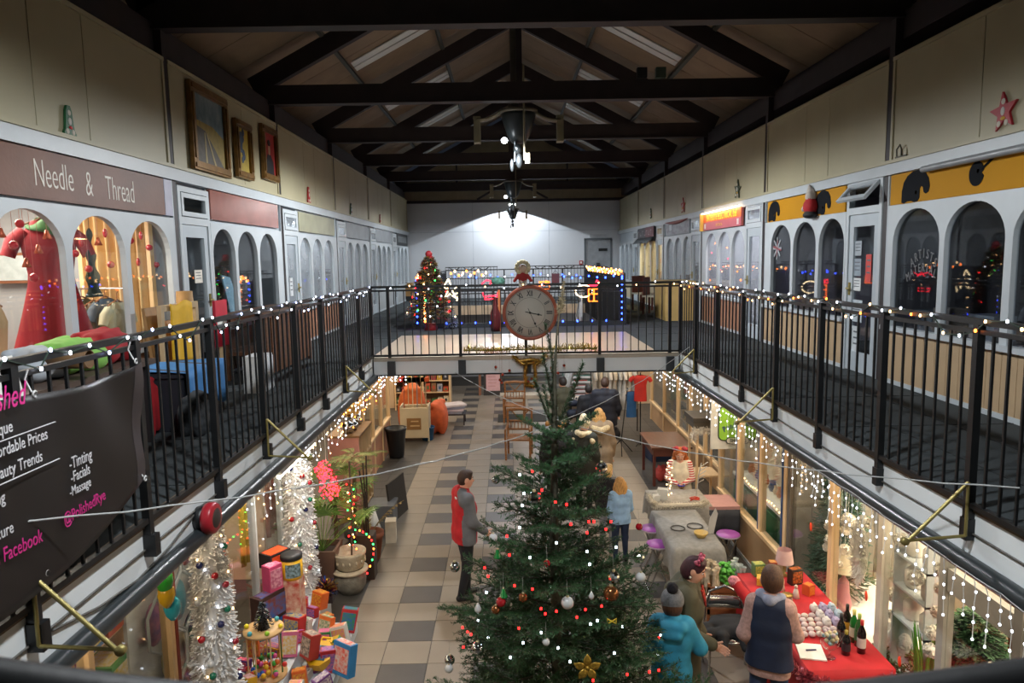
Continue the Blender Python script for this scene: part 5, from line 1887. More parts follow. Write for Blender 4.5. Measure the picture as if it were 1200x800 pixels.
  sdf_mesh('hair', q, vox * .8, [Hm], k=.012 * hp, parent=t, clips=clips if hair[1] in ('short', 'bob') else [(hv((0, .046, .012)), tuple(HM @ Vector((0, 1, -.30))))] if hair[1] == 'none' else clips[:1] if hair[1] not in ('long', 'curly') else [(hv((0, .036, .0)), tuple(HM @ Vector((0, 1, -.1))))])
 # outer garment
 if jacket:
  g = jacket.get('grow', .012) * S
  hem = jacket.get('hem', .47)
  fl = jacket.get('flare', 1.0)
  q = trunk(g, min(hem, .50), fl, (0, 0)) + [('c', lv((-.085 * W, -.004, .806)), lv((.085 * W, -.004, .806)), .035 * S + g * .7, .035 * S + g * .7, 0)]
  if jacket.get('sleeves', True):
   for s in 'lr':
    sh, el, wr = J[s]
    sm_ = jacket.get('sleeve_mats', {}).get(s, 0)
    q += [('c', tuple(sh), tuple(el), .034 * S * W + g * .8, .027 * S + g * .8, sm_), ('c', tuple(el), tuple(wr + (el - wr) * .06), .026 * S + g * .8, .020 * S + g * .6, sm_)]
  if jacket.get('collar', True):
   q += [('c', lv((0, -.004, .83)), lv((0, .0, .865)), .046 * S, .046 * S, 0)]
  q += [((p[0],) + tuple(lv(p[1])) if False else ('c', lv(p[1]), lv(p[2]), p[3] * S, p[4] * S, p[5])) for p in jacket.get('extra', ())]
  cl = [(lv((0, 0, hem)), (0, 0, -1)), (lv((0, 0, .872)), (0, .25, 1))]
  ms = jacket['col'] if isinstance(jacket['col'], list) else [jacket['col']]
  ms = [mat(c, .75, noise=10, var=.16, bump=.12, bscale=40) if isinstance(c, str) else c for c in ms]
  sdf_mesh(jacket.get('name', 'jacket'), q, vox, ms, k=.02 * S, parent=t, clips=cl)
 t['J'] = 0
 return t, hv, lv, J, er


# boy in the red and grey jacket, seen from behind his left shoulder
pb = FZ(546, 700, 0)
t, hv, lv, J, er = person('person in a red and grey zip jacket and dark jeans walking up the hall', pb, R(-68), 1.68, '8A1A20', legs='14161E', hair=('brown', 'short'), vox=.009,
  arms={'l': ((-.14, .0, .64), (-.10, .10, .535)), 'r': ((.14, .02, .64), (.11, .13, .54))}, leg_pose={'l': ((-.055, .03, .285), (-.05, .03, .045)), 'r': ((.055, .0, .285), (.05, -.055, .05))},
  jacket=dict(col=['B01C26', '62646A'], hem=.46, grow=.016, sleeve_mats={'r': 1}, extra=[('c', (.088, .0, .70), (.092, .0, .48), .046, .054, 1), ('c', (.06, -.03, .845), (.10, -.02, .80), .036, .050, 1)]), head=(-.1, -.12))
MB().box(lv((.062, -.078, .815)), (.05, .012, .022)).build('small_patch', mat('D8D8D8', .6), t)

# far group beyond the bridge, all with their backs turned
def at(u, v, h):
 p = FZ(u, v, h)
 return Vector((p.x, p.y, 0))


person('person in a dark navy suit jacket, tallest of the far group', at(709, 442, 1.80), R(-6), 1.80, '12141C', legs='101218', hair=('brown', 'short'), arms={'r': ((.15, .0, .64), (.15, .06, .55))}, jacket=dict(col='141622', hem=.44, grow=.02), shirt='D8D8DC', face=False, wide=1.1)
t, hv, lv, J, er = person('person in a black hoodie with a red print, beside the navy suit', at(690, 450, 1.62), R(8), 1.62, '14141A', legs='16181E', hair=('dark', 'short'), jacket=dict(col='16171C', hem=.46, grow=.018), face=False)
MB().box(lv((.02, -.092, .66)), (.14, .02, .09)).build('print', mat('A83A2A', .7, noise=30, var=.5), t)
t, hv, lv, J, er = person('person in a pale shirt with a navy rucksack', at(670, 452, 1.52), R(4), 1.52, 'C8B8A8', legs='2A2E38', hair=('brown', 'short'), arms={'l': ((-.13, -.02, .63), (-.125, .02, .50))}, shirt='CBBBA9', face=False)
sdf_mesh('rucksack', [('c', lv((-.03, -.10, .77)), lv((.03, -.10, .77)), .05 * 1.52, .05 * 1.52, 0), ('c', lv((-.035, -.11, .62)), lv((.035, -.11, .62)), .062 * 1.52, .062 * 1.52, 0), ('c', lv((-.06, -.05, .83)), lv((-.06, .04, .80)), .014 * 1.52, .014 * 1.52, 0), ('c', lv((.06, -.05, .83)), lv((.06, .04, .80)), .014 * 1.52, .014 * 1.52, 0)], .012, [mat('1A2030', .7, noise=9)], parent=t)
person('person in a dark olive jumper, farthest left of the far group', at(660, 441, 1.74), R(20), 1.74, '3A3A28', legs='22242A', hair=('dark', 'short'), arms={'l': ((-.155, .02, .66), (-.10, .14, .68))}, jacket=dict(col='3E3C2A', hem=.46, grow=.016), face=False)
t, hv, lv, J, er = person('person with long fair hair in a belted tan coat', at(702, 478, 1.66), R(4), 1.66, '8A7258', legs='2A2622', hair=('blond', 'long'), arms={'r': ((.145, .01, .62), (.15, .05, .47))}, jacket=dict(col='8A745A', hem=.36, grow=.022, flare=1.12), face=False)
sdf_mesh('fur_hood', [('c', lv((-.075, -.07, .80)), lv((.0, -.10, .775)), .032 * 1.66, .036 * 1.66, 0), ('c', lv((.0, -.10, .775)), lv((.075, -.07, .80)), .036 * 1.66, .032 * 1.66, 0)], .012, [mat('B8A078', .9, noise=40, var=.3, bump=.4)], parent=t, jit=.004)
MB().lathe([(.145, -.03), (.15, 0), (.145, .03)], lv((0, 0, .60)), 20).build('belt', mat('2A2420', .6), t)
t, hv, lv, J, er = person('person in a dark coat with a cream bobble hat and scarf', at(684, 490, 1.62), R(-30), 1.62, '22241E', legs='1E2024', hair=('brown', 'none'), arms={'l': ((-.15, .03, .66), (-.06, .12, .70))}, jacket=dict(col='2A2A20', hem=.36, grow=.024, flare=1.1), face=False)
sdf_mesh('knitted_hat', [('e', hv((0, -.01, .022)), (.062 * 1.62, .066 * 1.62, .066 * 1.62), 0), ('e', hv((0, -.02, .085)), (.036 * 1.62,) * 3, 0)], .012, [mat('D8C8A4', .9, noise=40, var=.2, bump=.5)], parent=t, jit=.003)
sdf_mesh('scarf', [('c', lv((-.06, -.02, .845)), lv((0, -.05, .84)), .032 * 1.62, .032 * 1.62, 0), ('c', lv((0, -.05, .84)), lv((.07, -.01, .845)), .032 * 1.62, .032 * 1.62, 0), ('c', lv((-.06, -.02, .845)), lv((-.10, -.06, .76)), .03 * 1.62, .028 * 1.62, 0), ('c', lv((.07, -.02, .845)), lv((.12, -.05, .78)), .03 * 1.62, .028 * 1.62, 0)], .012, [mat('D2BE96', .9, noise=40, var=.2, bump=.5)], parent=t)
t, hv, lv, J, er = person('person in a black coat with a brown fur trimmed hood, partly behind the tree top', at(652, 488, 1.68), R(10), 1.68, '18181C', legs='16181E', hair=('dark', 'none'), jacket=dict(col='1A1A1E', hem=.40, grow=.024, flare=1.1), face=False)
sdf_mesh('fur_hood', [('e', hv((0, -.02, .005)), (.058 * 1.68, .06 * 1.68, .066 * 1.68), 0), ('c', hv((-.085, -.02, .0)), hv((.0, -.05, -.03)), .03 * 1.68, .036 * 1.68, 1), ('c', hv((0, -.05, -.03)), hv((.085, -.02, .0)), .036 * 1.68, .03 * 1.68, 1)], .012, [mat('1E1C1E', .8), mat('A8763A', .9, noise=40, var=.3, bump=.4)], parent=t, jit=.004)
# two fair haired children by the tree
t, hv, lv, J, er = person('child with long fair hair and a pale blue jumper, seen from behind', at(727, 560, 1.22), R(12), 1.22, '8FB4D8', legs='23304A', hair=('blond', 'long'), hs=1.16, vox=.010, arms={'r': ((.13, .02, .62), (.09, .09, .55)), 'l': ((-.13, .01, .62), (-.11, .06, .52))}, jacket=dict(col='8FB2D6', hem=.47, grow=.012, name='jumper'), face=False)
t, hv, lv, J, er = person('child with fair hair and a black top over grey leggings, behind the blue jumper', at(711, 545, 1.30), R(-40), 1.30, '1C1A1E', legs='9A9A9E', hair=('fair', 'bob'), hs=1.14, vox=.010, jacket=dict(col='1C1A1E', hem=.47, grow=.014, name='top'))
# ginger child behind the craft table
p = at(797, 524, 1.34)
t, hv, lv, J, er = person('child with curly ginger hair, cream pinafore and striped sleeves at the craft table', (p.x, p.y, 0), R(168), 1.34, 'D8CCB4', legs='3A3A44', hair=('ginger', 'curly'), hs=1.14, vox=.009, arms={'l': ((-.135, .03, .64), (-.035, .125, .60)), 'r': ((.135, .03, .64), (.035, .125, .60))}, shirt='E8E0D4', head=(0, -.45))
M_STR = bpy.data.materials.new('striped_knit')
M_STR.use_nodes = True
nt = M_STR.node_tree
_tc, _wv, _rp = nt.nodes.new('ShaderNodeTexCoord'), nt.nodes.new('ShaderNodeTexWave'), nt.nodes.new('ShaderNodeValToRGB')
_wv.bands_direction = 'Z'
_wv.inputs['Scale'].default_value = 9.0
_rp.color_ramp.interpolation = 'CONSTANT'
_rp.color_ramp.elements[0].color = (*lin('B8302C'), 1)
_rp.color_ramp.elements[1].color = (*lin('E4DCD0'), 1)
_rp.color_ramp.elements[1].position = .5
nt.links.new(_tc.outputs['Object'], _wv.inputs[0])
nt.links.new(_wv.outputs[0], _rp.inputs[0])
nt.links.new(_rp.outputs[0], nt.nodes['Principled BSDF'].inputs['Base Color'])
for s in 'lr':
 sh, el, wr = J[s]
 sdf_mesh('striped_sleeve', [('c', tuple(sh), tuple(el), .062, .050, 0), ('c', tuple(el), tuple(wr), .048, .034, 0)], .009, [M_STR], parent=t)
sdf_mesh('pinafore', [('c', lv((sg * .045, .0, .80)), lv((sg * .048, .006, .70)), .066, .094, 0) for sg in (-1, 0, 1)] + [('c', lv((sg * .048, .006, .70)), lv((sg * .05, 0, .42)), .094, .13, 0) for sg in (-1, 0, 1)], .010, [mat('DDD2BA', .9, noise=14, var=.12, bump=.3)], parent=t, clips=[(lv((0, 0, .42)), (0, 0, -1)), (lv((0, 0, .835)), (0, 0, 1))])
for sg in (-1, 1):
 sdf_mesh('hair_bow', [('e', hv((sg * .036, .0, .072)), (.034, .026, .034), 0, (0, sg * .6, 0)), ('e', hv((sg * .058, -.005, .055)), (.026, .022, .034), 0, (0, sg * .9, 0))], .007, [mat('B04048', .8, noise=60, var=.5)], parent=t)
bc = (J['l'][2] + J['r'][2]) / 2
q = Matrix.Rotation(R(168), 3, 'Z') @ bc
t2 = T('craft_bowl', 'small blue rimmed painted bowl held by the ginger child', 'bowl', (p.x + q.x, p.y + q.y - .075, q.z - .045))
MB().lathe([(0, 0), (.03, 0), (.048, .03), (.052, .06), (.046, .06), (.042, .032), (0, .012)], (0, 0, 0), 18).build('bowl', mat('7E5A40', .5, noise=30, var=.5), t2)
MB().lathe([(.047, .045), (.0535, .048), (.054, .064), (.046, .064)], (0, 0, 0), 18).build('rim', mat('2438A8', .4), t2)

# woman with the pink flower headband
p = at(800, 650, 1.66)
t, hv, lv, J, er = person('person in an olive parka with a pink flower headband and plum hair', (p.x, p.y, 0), R(-108), 1.66, '2A2A30', legs='1C1C22', hair=('plum', 'bob'), vox=.0085, lean=.10, head=(-.15, -.38), arms={'r': ((.13, .02, .63), (.10, .16, .57)), 'l': ((-.14, .0, .63), (-.10, .10, .52))}, shirt='26242A',
  jacket=dict(col=['4A4734', '6E6248'], hem=.30, grow=.024, flare=1.12, name='parka', extra=[('c', (-.06, -.045, .85), (.0, -.085, .80), .030, .036, 0), ('c', (.0, -.085, .80), (.06, -.045, .85), .036, .030, 0)]), wide=1.05)
rg = random.Random(4)
m = MB()
for k in range(26):
 a = -1.3 + 2.6 * k / 25
 c = hv((.050 * math.sin(a), .004 + rg.uniform(-.012, .012), .030 + .040 * math.cos(a) + rg.uniform(0, .018)))
 m.ell(c, (.017, .017, .014), 7, 5, k % 2)
m.build('flower_headband', [mat('C86A80', .8, noise=40, var=.5), mat('8E3048', .8)], t)
m = MB()
m.tube([lv((-.03, .07, .83)), lv((-.015, .092, .77)), lv((0, .10, .73)), lv((.015, .092, .77)), lv((.03, .07, .83))], .010, 6)
m.build('red_necklace', mat('B83A30', .4, noise=60, var=.6), t)
for sg in (-1, 1):
 MB().ell(hv((sg * .052, .0, -.032)), .011, 8, 6).build('earring', mat('D8D4C8', .3), t)
# person with the grey bobble hat
p = at(788, 694, 1.46)
t, hv, lv, J, er = person('person in a turquoise hoodie and grey bobble hat, seen from behind beside the tree', (p.x, p.y, 0), R(-14), 1.46, '2E86A8', legs='22252C', hair=('auburn', 'bob'), vox=.0085, hs=1.08, wide=.88, arms={'r': ((.16, .03, .66), (.10, .12, .76)), 'l': ((-.14, .02, .64), (-.10, .12, .58))},
  jacket=dict(col='2C88AA', hem=.45, grow=.020, name='hoodie', extra=[('c', (-.05, -.06, .82), (.05, -.06, .82), .036, .036, 0), ('c', (-.03, -.08, .78), (.03, -.08, .78), .03, .03, 0)]))
hp = 1.46 * 1.06
sdf_mesh('bobble_hat', [('e', hv((0, -.004, .022)), (.058 * hp, .063 * hp, .062 * hp), 0), ('c', hv((-.001, -.004, .0)), hv((.001, -.004, .008)), .060 * hp, .059 * hp, 0)], .0085, [mat('6E7074', .9, noise=50, var=.2, bump=.5)], parent=t, clips=[(hv((0, 0, -.006)), (0, .15, -1))])
sdf_mesh('bobble', [('e', hv((0, -.03, .092)), (.048,) * 3, 0)], .0085, [mat('14131A', .95, noise=60)], parent=t, jit=.005)
# person in the navy gilet
p = at(904, 668, 1.64)
t, hv, lv, J, er = person('person in a navy quilted gilet over a pink knitted jumper at the red stall', (p.x, p.y, 0), R(-28), 1.64, 'B08A80', legs='2A3A5A', hair=('auburn', 'short'), vox=.0085, wide=.86, lean=.04, hs=1.14, head=(.2, -.15), arms={'l': ((-.125, -.03, .64), (-.085, .07, .53)), 'r': ((.125, .04, .65), (.10, .16, .60))},
  jacket=dict(col=mat('B49088', .9, noise=40, var=.2, bump=.5), hem=.44, grow=.012, name='knitted_jumper'))
sdf_mesh('gilet', [('c', lv((sg * .055, -.004, .80)), lv((sg * .042, .0, .70)), .098, .114, 0) for sg in (-1, 0, 1)] + [('c', lv((sg * .042, .0, .70)), lv((sg * .038, .0, .60)), .112, .112, 0) for sg in (-1, 0, 1)] + [('c', lv((sg * .038, .0, .60)), lv((sg * .042, .0, .46)), .114, .142, 0) for sg in (-1, 0, 1)] + [('c', lv((0, -.004, .83)), lv((0, 0, .87)), .082, .08, 0)], .0085, [mat('1E2840', .6, noise=7, var=.2, bump=.1)], k=.03, parent=t, clips=[(lv((0, 0, .49)), (0, 0, -1)), (lv((0, 0, .868)), (0, .2, 1)), (lv((.108, 0, .7)), (1, 0, .1)), (lv((-.108, 0, .7)), (-1, 0, .1))])
sdf_mesh('scarf', [('c', lv((-.05, .0, .855)), lv((0, -.045, .85)), .042, .042, 0), ('c', lv((0, -.045, .85)), lv((.05, .0, .855)), .042, .042, 0), ('c', lv((-.05, .0, .855)), lv((-.075, .10, .76)), .042, .036, 0), ('c', lv((-.075, .10, .76)), lv((-.07, .115, .66)), .036, .034, 0)], .0085, [mat('8A8FA4', .85, noise=20, var=.2, bump=.3)], parent=t)


# ================================================================== the big Christmas tree in the void
TX, TY = 0.335, 5.2
tree = T('christmas_tree', 'tall fresh fir Christmas tree with baubles and lights standing in the void', 'tree', (TX, TY, 0))
M_NEED = mat('274A2C', .55, noise=18, var=.35, col2='456B44')
M_BARK = mat('4C4A3C', .8, noise=25, var=.3)
rg = random.Random(21)


def trad(z):
 return .10 + .355 * max(0, 3.50 - z) ** .95


def branch_mesh(L, seed, side=1.0, dens=330, sparse=False):
 rg = random.Random(seed)
 m = MB()

 def twig(p0, d, ln, r, dn):
  n = max(3, int(ln / .07))
  pts = [p0]
  dd = d.copy()
  for k in range(n):
   dd = (dd + Vector((rg.uniform(-.08, .08), rg.uniform(-.08, .08), rg.uniform(-.04, .07)))).normalized()
   pts.append(pts[-1] + dd * ln / n)
  m.tube(pts, [r * (1 - .7 * i / n) for i in range(n + 1)], 4, 1, cap=False)
  for k in range(int(ln * dn)):
   s = rg.uniform(0.02, n - .001)
   i = int(s)
   c = pts[i].lerp(pts[i + 1], s - i)
   t = (pts[i + 1] - pts[i]).normalized()
   a = t.orthogonal().normalized()
   b = t.cross(a)
   g = rg.uniform(0, 2 * PI)
   nd = (a * math.cos(g) + b * math.sin(g))
   nd.z += .35
   nd = (nd.normalized() + t * rg.uniform(.3, .9)).normalized()
   l = rg.uniform(.026, .040)
   w = t.cross(nd).normalized() * .0030
   q = c + nd * l
   mid = c + nd * l * .5
   m.add([c, mid + w, q, mid - w], [(0, 1, 2, 3)], 0)
  return pts

 main = twig(Vector((0, 0, 0)), Vector((1, 0, .03)), L, .011 if L > .6 else .008, dens * (1.5 if sparse else 1.0))
 if not sparse:
  nm = len(main) - 1
  k = .16
  while k < .97:
   i = int(k * nm)
   p = main[i].lerp(main[min(i + 1, nm)], k * nm - i)
   ln = L * (.46 * (1 - k) + .10) * rg.uniform(.75, 1.15) * side
   for sg in (-1, 1):
    if rg.random() < .9:
     d = Vector((.72, sg * .72, rg.uniform(-.16, .14))).normalized()
     q = twig(p, d, ln, .005, dens)
     if ln > .2:
      for f in (.45, .72):
       j = int(f * (len(q) - 1))
       for s2 in (-1, 1):
        d2 = (d + Vector((-d.y, d.x, 0)) * s2 * .8).normalized()
        twig(q[j], d2, ln * .36 * rg.uniform(.7, 1.1), .003, dens)
   k += .085 / max(.5, L)
 return m.mesh('branch', [M_NEED, M_BARK])


BM = {c: [branch_mesh(L, 30 + i * 7 + j, dens=d) for j in range(nv)] for i, (c, L, nv, d) in enumerate((('l', 1.05, 4, 300), ('m', .72, 4, 330), ('s', .42, 3, 380)))}
BM['u'] = [branch_mesh(.42, 91 + j, sparse=True, dens=700) for j in range(3)]
# leader and trunk
MB().tube([(0, 0, 0), (.01, .0, 1.2), (-.01, 0, 2.2), (.0, 0, 3.0), (.01, 0, 3.5), (.03, 0, 3.80)], [.055, .048, .034, .022, .012, .006], 10).build('trunk', M_BARK, tree)


def branch(kind, z, az, elev, sc=1.0, roll=0.0):
 me = BM[kind][rg.randrange(len(BM[kind]))]
 o = put('branch', me, tree, (0, 0, z))
 o.rotation_euler = (Matrix.Rotation(az, 3, 'Z') @ Matrix.Rotation(-elev, 3, 'Y') @ Matrix.Rotation(roll, 3, 'X')).to_euler()
 o.scale = (sc,) * 3
 return o


# ascending shoots at the top
for z, dx, dy, dz, s in ((3.02, -.20, -.03, .36, 1.0), (3.02, .31, .05, .46, 1.30), (3.05, -.05, -.05, .52, 1.3), (3.06, .06, .10, .4, 1.0), (3.0, -.10, .18, .3, .9), (3.42, .0, .0, .40, .95), (3.10, .015, -.02, .45, 1.05)):
 v = Vector((dx, dy, dz))
 branch('u', z, math.atan2(dy, dx), math.asin(dz / v.length), s)
nb = 0
z = 2.92
lev = 0
while z > .25:
 r = trad(z - .05)
 n = 5 if r < .35 else 6 if r < .6 else 8
 for k in range(n):
  az = lev * 1.1 + k * 2 * PI / n + rg.uniform(-.22, .22)
  rr = r * rg.uniform(.86, 1.16)
  kind, L = ('s', .42) if rr < .50 else ('m', .72) if rr < .86 else ('l', 1.05)
  el = R(24 - 17 * min(1, (2.95 - z) / 1.1)) + rg.uniform(-.10, .10)
  branch(kind, z + rg.uniform(-.05, .05), az, el, rr / L, rg.uniform(-.3, .3))
  nb += 1
 z -= .20 if r < .5 else .235
 lev += 1

# topper: a pale dried plume tied to the leader
t = T('tree_topper', 'pale dried plume tied to the tip of the tall tree', 'ornament', (TX + .03, TY, 3.79))
MB().tube([(0, 0, -.06), (.015, 0, .1), (.03, 0, .2)], .005, 6).build('stem', mat('6E6450', .7), t)
m = MB()
for k in range(220):
 q = rg.uniform(0, 1)
 c = Vector((.02 + .035 * q, 0, .10 + .24 * q))
 d = Vector((rg.uniform(-1, 1), rg.uniform(-1, 1), rg.uniform(-.2, 1))).normalized() * rg.uniform(.02, .05) * (1.25 - q)
 m.bar(c, c + d, .003)
stuff(m.build('plume', mat('978A6C', .8, noise=20), t))


def on_tree(u, v, f=.86):
 y = TY - .5
 for _ in range(8):
  p = FY(u, v, y)
  r = trad(p.z) * f
  dx = p.x - TX
  y = TY - math.sqrt(max(.01, r * r - dx * dx)) if abs(dx) < r else TY - .05
 return FY(u, v, y)


RED_ = ((624, 552), (635, 574), (632, 579), (651, 588), (664, 591), (669, 614), (690, 611), (696, 611), (716, 611), (710, 620), (688, 624), (603, 686), (624, 690), (634, 713), (639, 719), (652, 716), (686, 714), (705, 710), (676, 723), (608, 736), (735, 790), (761, 787), (772, 785), (772, 747), (695, 797), (594, 628), (597, 650), (568, 665), (572, 675), (542, 735), (548, 740), (552, 743), (543, 758))
WHI_ = ((609, 618), (652, 636), (688, 646), (722, 641), (621, 653), (691, 661), (692, 731), (700, 727), (729, 734), (654, 759), (613, 753), (771, 766), (774, 744), (634, 741), (560, 727), (572, 747), (561, 753), (570, 694), (614, 578), (612, 592), (609, 556), (646, 690), (598, 770), (668, 775), (720, 765))


def tree_string(label, pix, m, r):
 pts = sorted((on_tree(u, v, .97) for u, v in pix), key=lambda p: -p.z)
 cx = Vector((TX, TY, 0))
 wire = []
 for a, b in zip(pts, pts[1:]):
  mid = (a + b) / 2
  mid += (Vector((TX, TY, mid.z)) - mid) * .30
  wire.append([a, mid, b])
 string_lights(label, pts, m, r, wire, .0016, mat('1A2A1E', .6))


tree_string('red fairy lights wound through the tall Christmas tree', RED_, mat('FF1A1A', emit=9), .0085)
tree_string('white fairy lights wound through the tall Christmas tree', WHI_, mat('E4F4FF', emit=9), .0085)
M_SIL = mat('C9D2D6', .08, metal=1.0, noise=5, var=.03)
M_PEARL = mat('C8CCCC', .25, noise=9, var=.06, coat=.6)
M_GBR = mat('8A5A34', .18, metal=.7, noise=9)
M_REDB = mat('9E1620', .12, coat=.6, noise=9)
M_GRN = mat('167A36', .2, coat=.5, noise=9)
for u, v, rpx, m, l, kind in (
  (581, 562, 5, M_SIL, 'silver bauble hanging clear on the upper left of the tree', 0), (626, 583, 8, M_SIL, 'large faceted silver bauble near the top of the tree', 2),
  (705, 548, 7, M_SIL, 'faceted silver bauble on the upper right of the tree beside the fair haired child', 2), (533, 664, 6, M_SIL, 'silver blue bauble at the tip of the left middle branch', 0),
  (560, 759, 7, M_SIL, 'silver bauble at the lower left, under the two white bulbs', 0), (527, 773, 5.5, M_SIL, 'small silver bauble on the lowest left branch tip', 0), (526, 783, 4.5, M_PEARL, 'pearl white bauble below the small silver one on the left', 0),
  (560, 713, 5, M_PEARL, 'clear grey drop bauble left of the red one', 1), (587, 705, 5.5, M_REDB, 'glossy red bauble on the left of the tree', 0), (581, 714, 5, M_GBR, 'brown bauble under the red one on the left', 0),
  (583, 648, 5, M_GRN, 'green bell bauble on the upper left of the tree', 3), (590, 694, 5, M_GRN, 'green bell bauble above the red bauble', 3), (665, 706, 7, M_PEARL, 'large pearl white bauble before the trunk', 0),
  (719, 676, 7, M_SIL, 'faceted silver bauble above the gold brown one on the right', 2), (716, 695, 8.5, M_GBR, 'large gold brown bauble on the right of the tree', 0), (751, 676, 5.5, M_PEARL, 'clear pale blue bauble hanging below the right branch tip', 0),
  (749, 653, 6.5, M_SIL, 'faceted silver bauble at the right branch tip', 2), (749, 617, 4, M_REDB, 'dark red bauble at the upper right branch tip', 0), (578, 630, 5, M_PEARL, 'pinkish white pearl bauble behind the left needles', 0),
  (641, 660, 4, M_REDB, 'small red bauble deep in the middle of the tree', 0), (613, 700, 5, M_GBR, 'small brown bauble left of the trunk', 0), (693, 698, 4, M_PEARL, 'small clear bauble right of the trunk', 1), (640, 752, 4, M_PEARL, 'small white bauble low in the tree', 0)):
 p = on_tree(u, v, 1.02)
 r = rpx * (p - Vector((0, 0, CAM_H))).length / FPX
 t = T('bauble', l, 'bauble', p)
 b = MB()
 if kind == 0:
  b.ell((0, 0, 0), r, 18, 12)
 elif kind == 2:
  b.ell((0, 0, 0), r, 12, 9)
  b.s = [False] * len(b.s)
 elif kind == 1:
  b.lathe([(0, -r * 1.2), (r * .7, -r * .5), (r * .8, 0), (r * .5, r * .6), (r * .15, r * 1.3), (0, r * 1.3)], (0, 0, 0), 14)
 else:
  b.lathe([(0, r), (r * .35, r * .85), (r * .55, 0), (r * .9, -r * .8), (r * .95, -r), (0, -r * .8)], (0, 0, 0), 14)
 b.build('ball', m, t)
 MB().lathe([(r * .25, r * .92), (r * .25, r * 1.2), (0, r * 1.2)], (0, 0, 0), 8).build('cap', mat('B8AE88', .3, metal=.8), t)
 MB().tube([(0, 0, r * 1.15), (0, .01, r * 1.15 + .03), (0, .05, r * 1.15 + .09)], .0012, 4).build('thread', mat('8A8A80', .6), t)
p = on_tree(688, 781, 1.03)
t = T('poinsettia', 'gold glitter flower ornament low on the front of the tree', 'ornament', p)
MG = mat('B8963E', .35, metal=.6, noise=60, var=.4)
for k in range(5):
 a = 2 * PI * k / 5 + .3
 MB().sheet(lambda s, q: ((.012 + .085 * s) * math.cos(a) + (q - .5) * .055 * math.sin(PI * min(1, s * .9 + .1)) * -math.sin(a), -.012 * math.sin(PI * s) - .01, (.012 + .085 * s) * math.sin(a) + (q - .5) * .055 * math.sin(PI * min(1, s * .9 + .1)) * math.cos(a)), 6, 4, thick=.003).build('petal', MG, t)
MB().ell((0, -.014, 0), .014, 8, 6).build('centre', MG, t)
p = on_tree(717, 728, 1.0)
t = T('bow', 'small yellow ribbon bow on the right of the tree', 'bow', p)
MB().tube([(0, 0, 0), (-.03, 0, .02), (-.03, 0, -.015), (0, 0, 0), (.03, 0, .02), (.03, 0, -.015), (0, 0, 0)], .006, 5).build('ribbon', mat('C8B02A', .5), t)


# ================================================================== ground floor, left side
M_WARMW = mat('C9B196', .7, noise=2, var=.06)


def box_item(name, label, cat, loc, size, col, rz=0.0, tilt=0.0, face=None, lid=None, group=None, roll=0.0):
 """carton with a printed panel on its front and top; loc is the middle of its base"""
 t = T(name, label, cat, loc, group=group, rot=(tilt, roll, rz))
 x, y, z = size
 MB().bb(-x / 2, x / 2, -y / 2, y / 2, 0, z).build('carton', mat(col, .45, noise=6, var=.12), t)
 if face:
  MB().bb(-x * .42, x * .42, -y / 2 - .004, -y / 2, z * .12, z * .86).build('printed_front', mat(face, .4, noise=9 / max(size), var=.5, col2=lid or col), t)
  MB().bb(-x * .42, x * .42, -y * .40, y * .40, z, z + .004).build('printed_top', mat(lid or face, .4, noise=9 / max(size), var=.5, col2=face), t)
 elif lid:
  MB().bb(-x / 2 - .006, x / 2 + .006, -y / 2 - .006, y / 2 + .006, z * .8, z + .006).build('lid', mat(lid, .45), t)
 return t


# back walls and floors of the ground floor shops
struct(MB().bb(-6.4, -6.3, -3, 26, 0, SOF).build('wall_left_shop', M_WARMW))
for y in (1.0, 9.3, 20.5):
 struct(MB().bb(-6.4, GL - .6, y, y + .08, 0, SOF).build('wall_left_party', M_WARMW))
for y, e, c in ((3.2, 55, WARM), (6.4, 70, WARM), (8.4, 40, WARM), (12.0, 60, WARM), (15.5, 90, WARM), (19.0, 110, WARM)):
 lamp('AREA', (GL - 1.4, y, SOF - .08), e * .7, c, shape='RECTANGLE', size=1.2, size_y=1.6)
# shop front frames
fr = struct(MB().bb(GL - .04, GL + .02, 1.0, 9.3, 2.42, SOF).build('trim', M_PINE))
t = struct(MB().bb(GL - .03, GL + .0, 1.0, 9.3, .0, .22).build('trim', M_PINE))
w = sroot('window_13')
for y, m, d in ((4.35, M_PINE, .06), (5.42, M_PINE, .07), (6.30, M_WHITE, .04), (7.35, M_WHITE, .035), (8.25, M_WHITE, .035), (9.25, M_PINE, .06)):
 MB().bb(GL - .05, GL + .03, y - d / 2, y + d / 2, .22, 2.42).build('post', m, w)
MB().bb(GL - .05, GL + .035, 5.455, 5.50, .22, 2.42).build('red_edge', mat('7A2A18', .5), w)
for a, b in ((1.1, 4.32), (4.38, 5.38), (5.5, 6.28), (6.32, 7.33), (7.37, 8.23), (8.27, 9.22)):
 MB().bb(GL - .008, GL - .002, a, b, .22, 2.42).build('pane', glass_mat(gloss=.5), w)
t = T('tube_light', 'bare glowing fluorescent tube under the left gallery edge', 'lamp', (GL + .47, 6.85, 2.19))
MB().tube([(0, 0, 0), (0, 1.30, 0)], .022, 10).build('tube', mat('FFF1DC', emit=9), t)
MB().bb(-.03, .03, -.02, 1.32, .02, .08).build('batten', M_WHITE, t)
MB().tube([(0, .2, .08), (0, .2, .43)], .006, 5).tube([(0, 1.1, .08), (0, 1.1, .43)], .006, 5).build('hanger', M_STEEL, t)
lamp('AREA', (GL + .47, 7.5, 2.16), 16, (1, .92, .8), shape='RECTANGLE', size=.06, size_y=1.3)


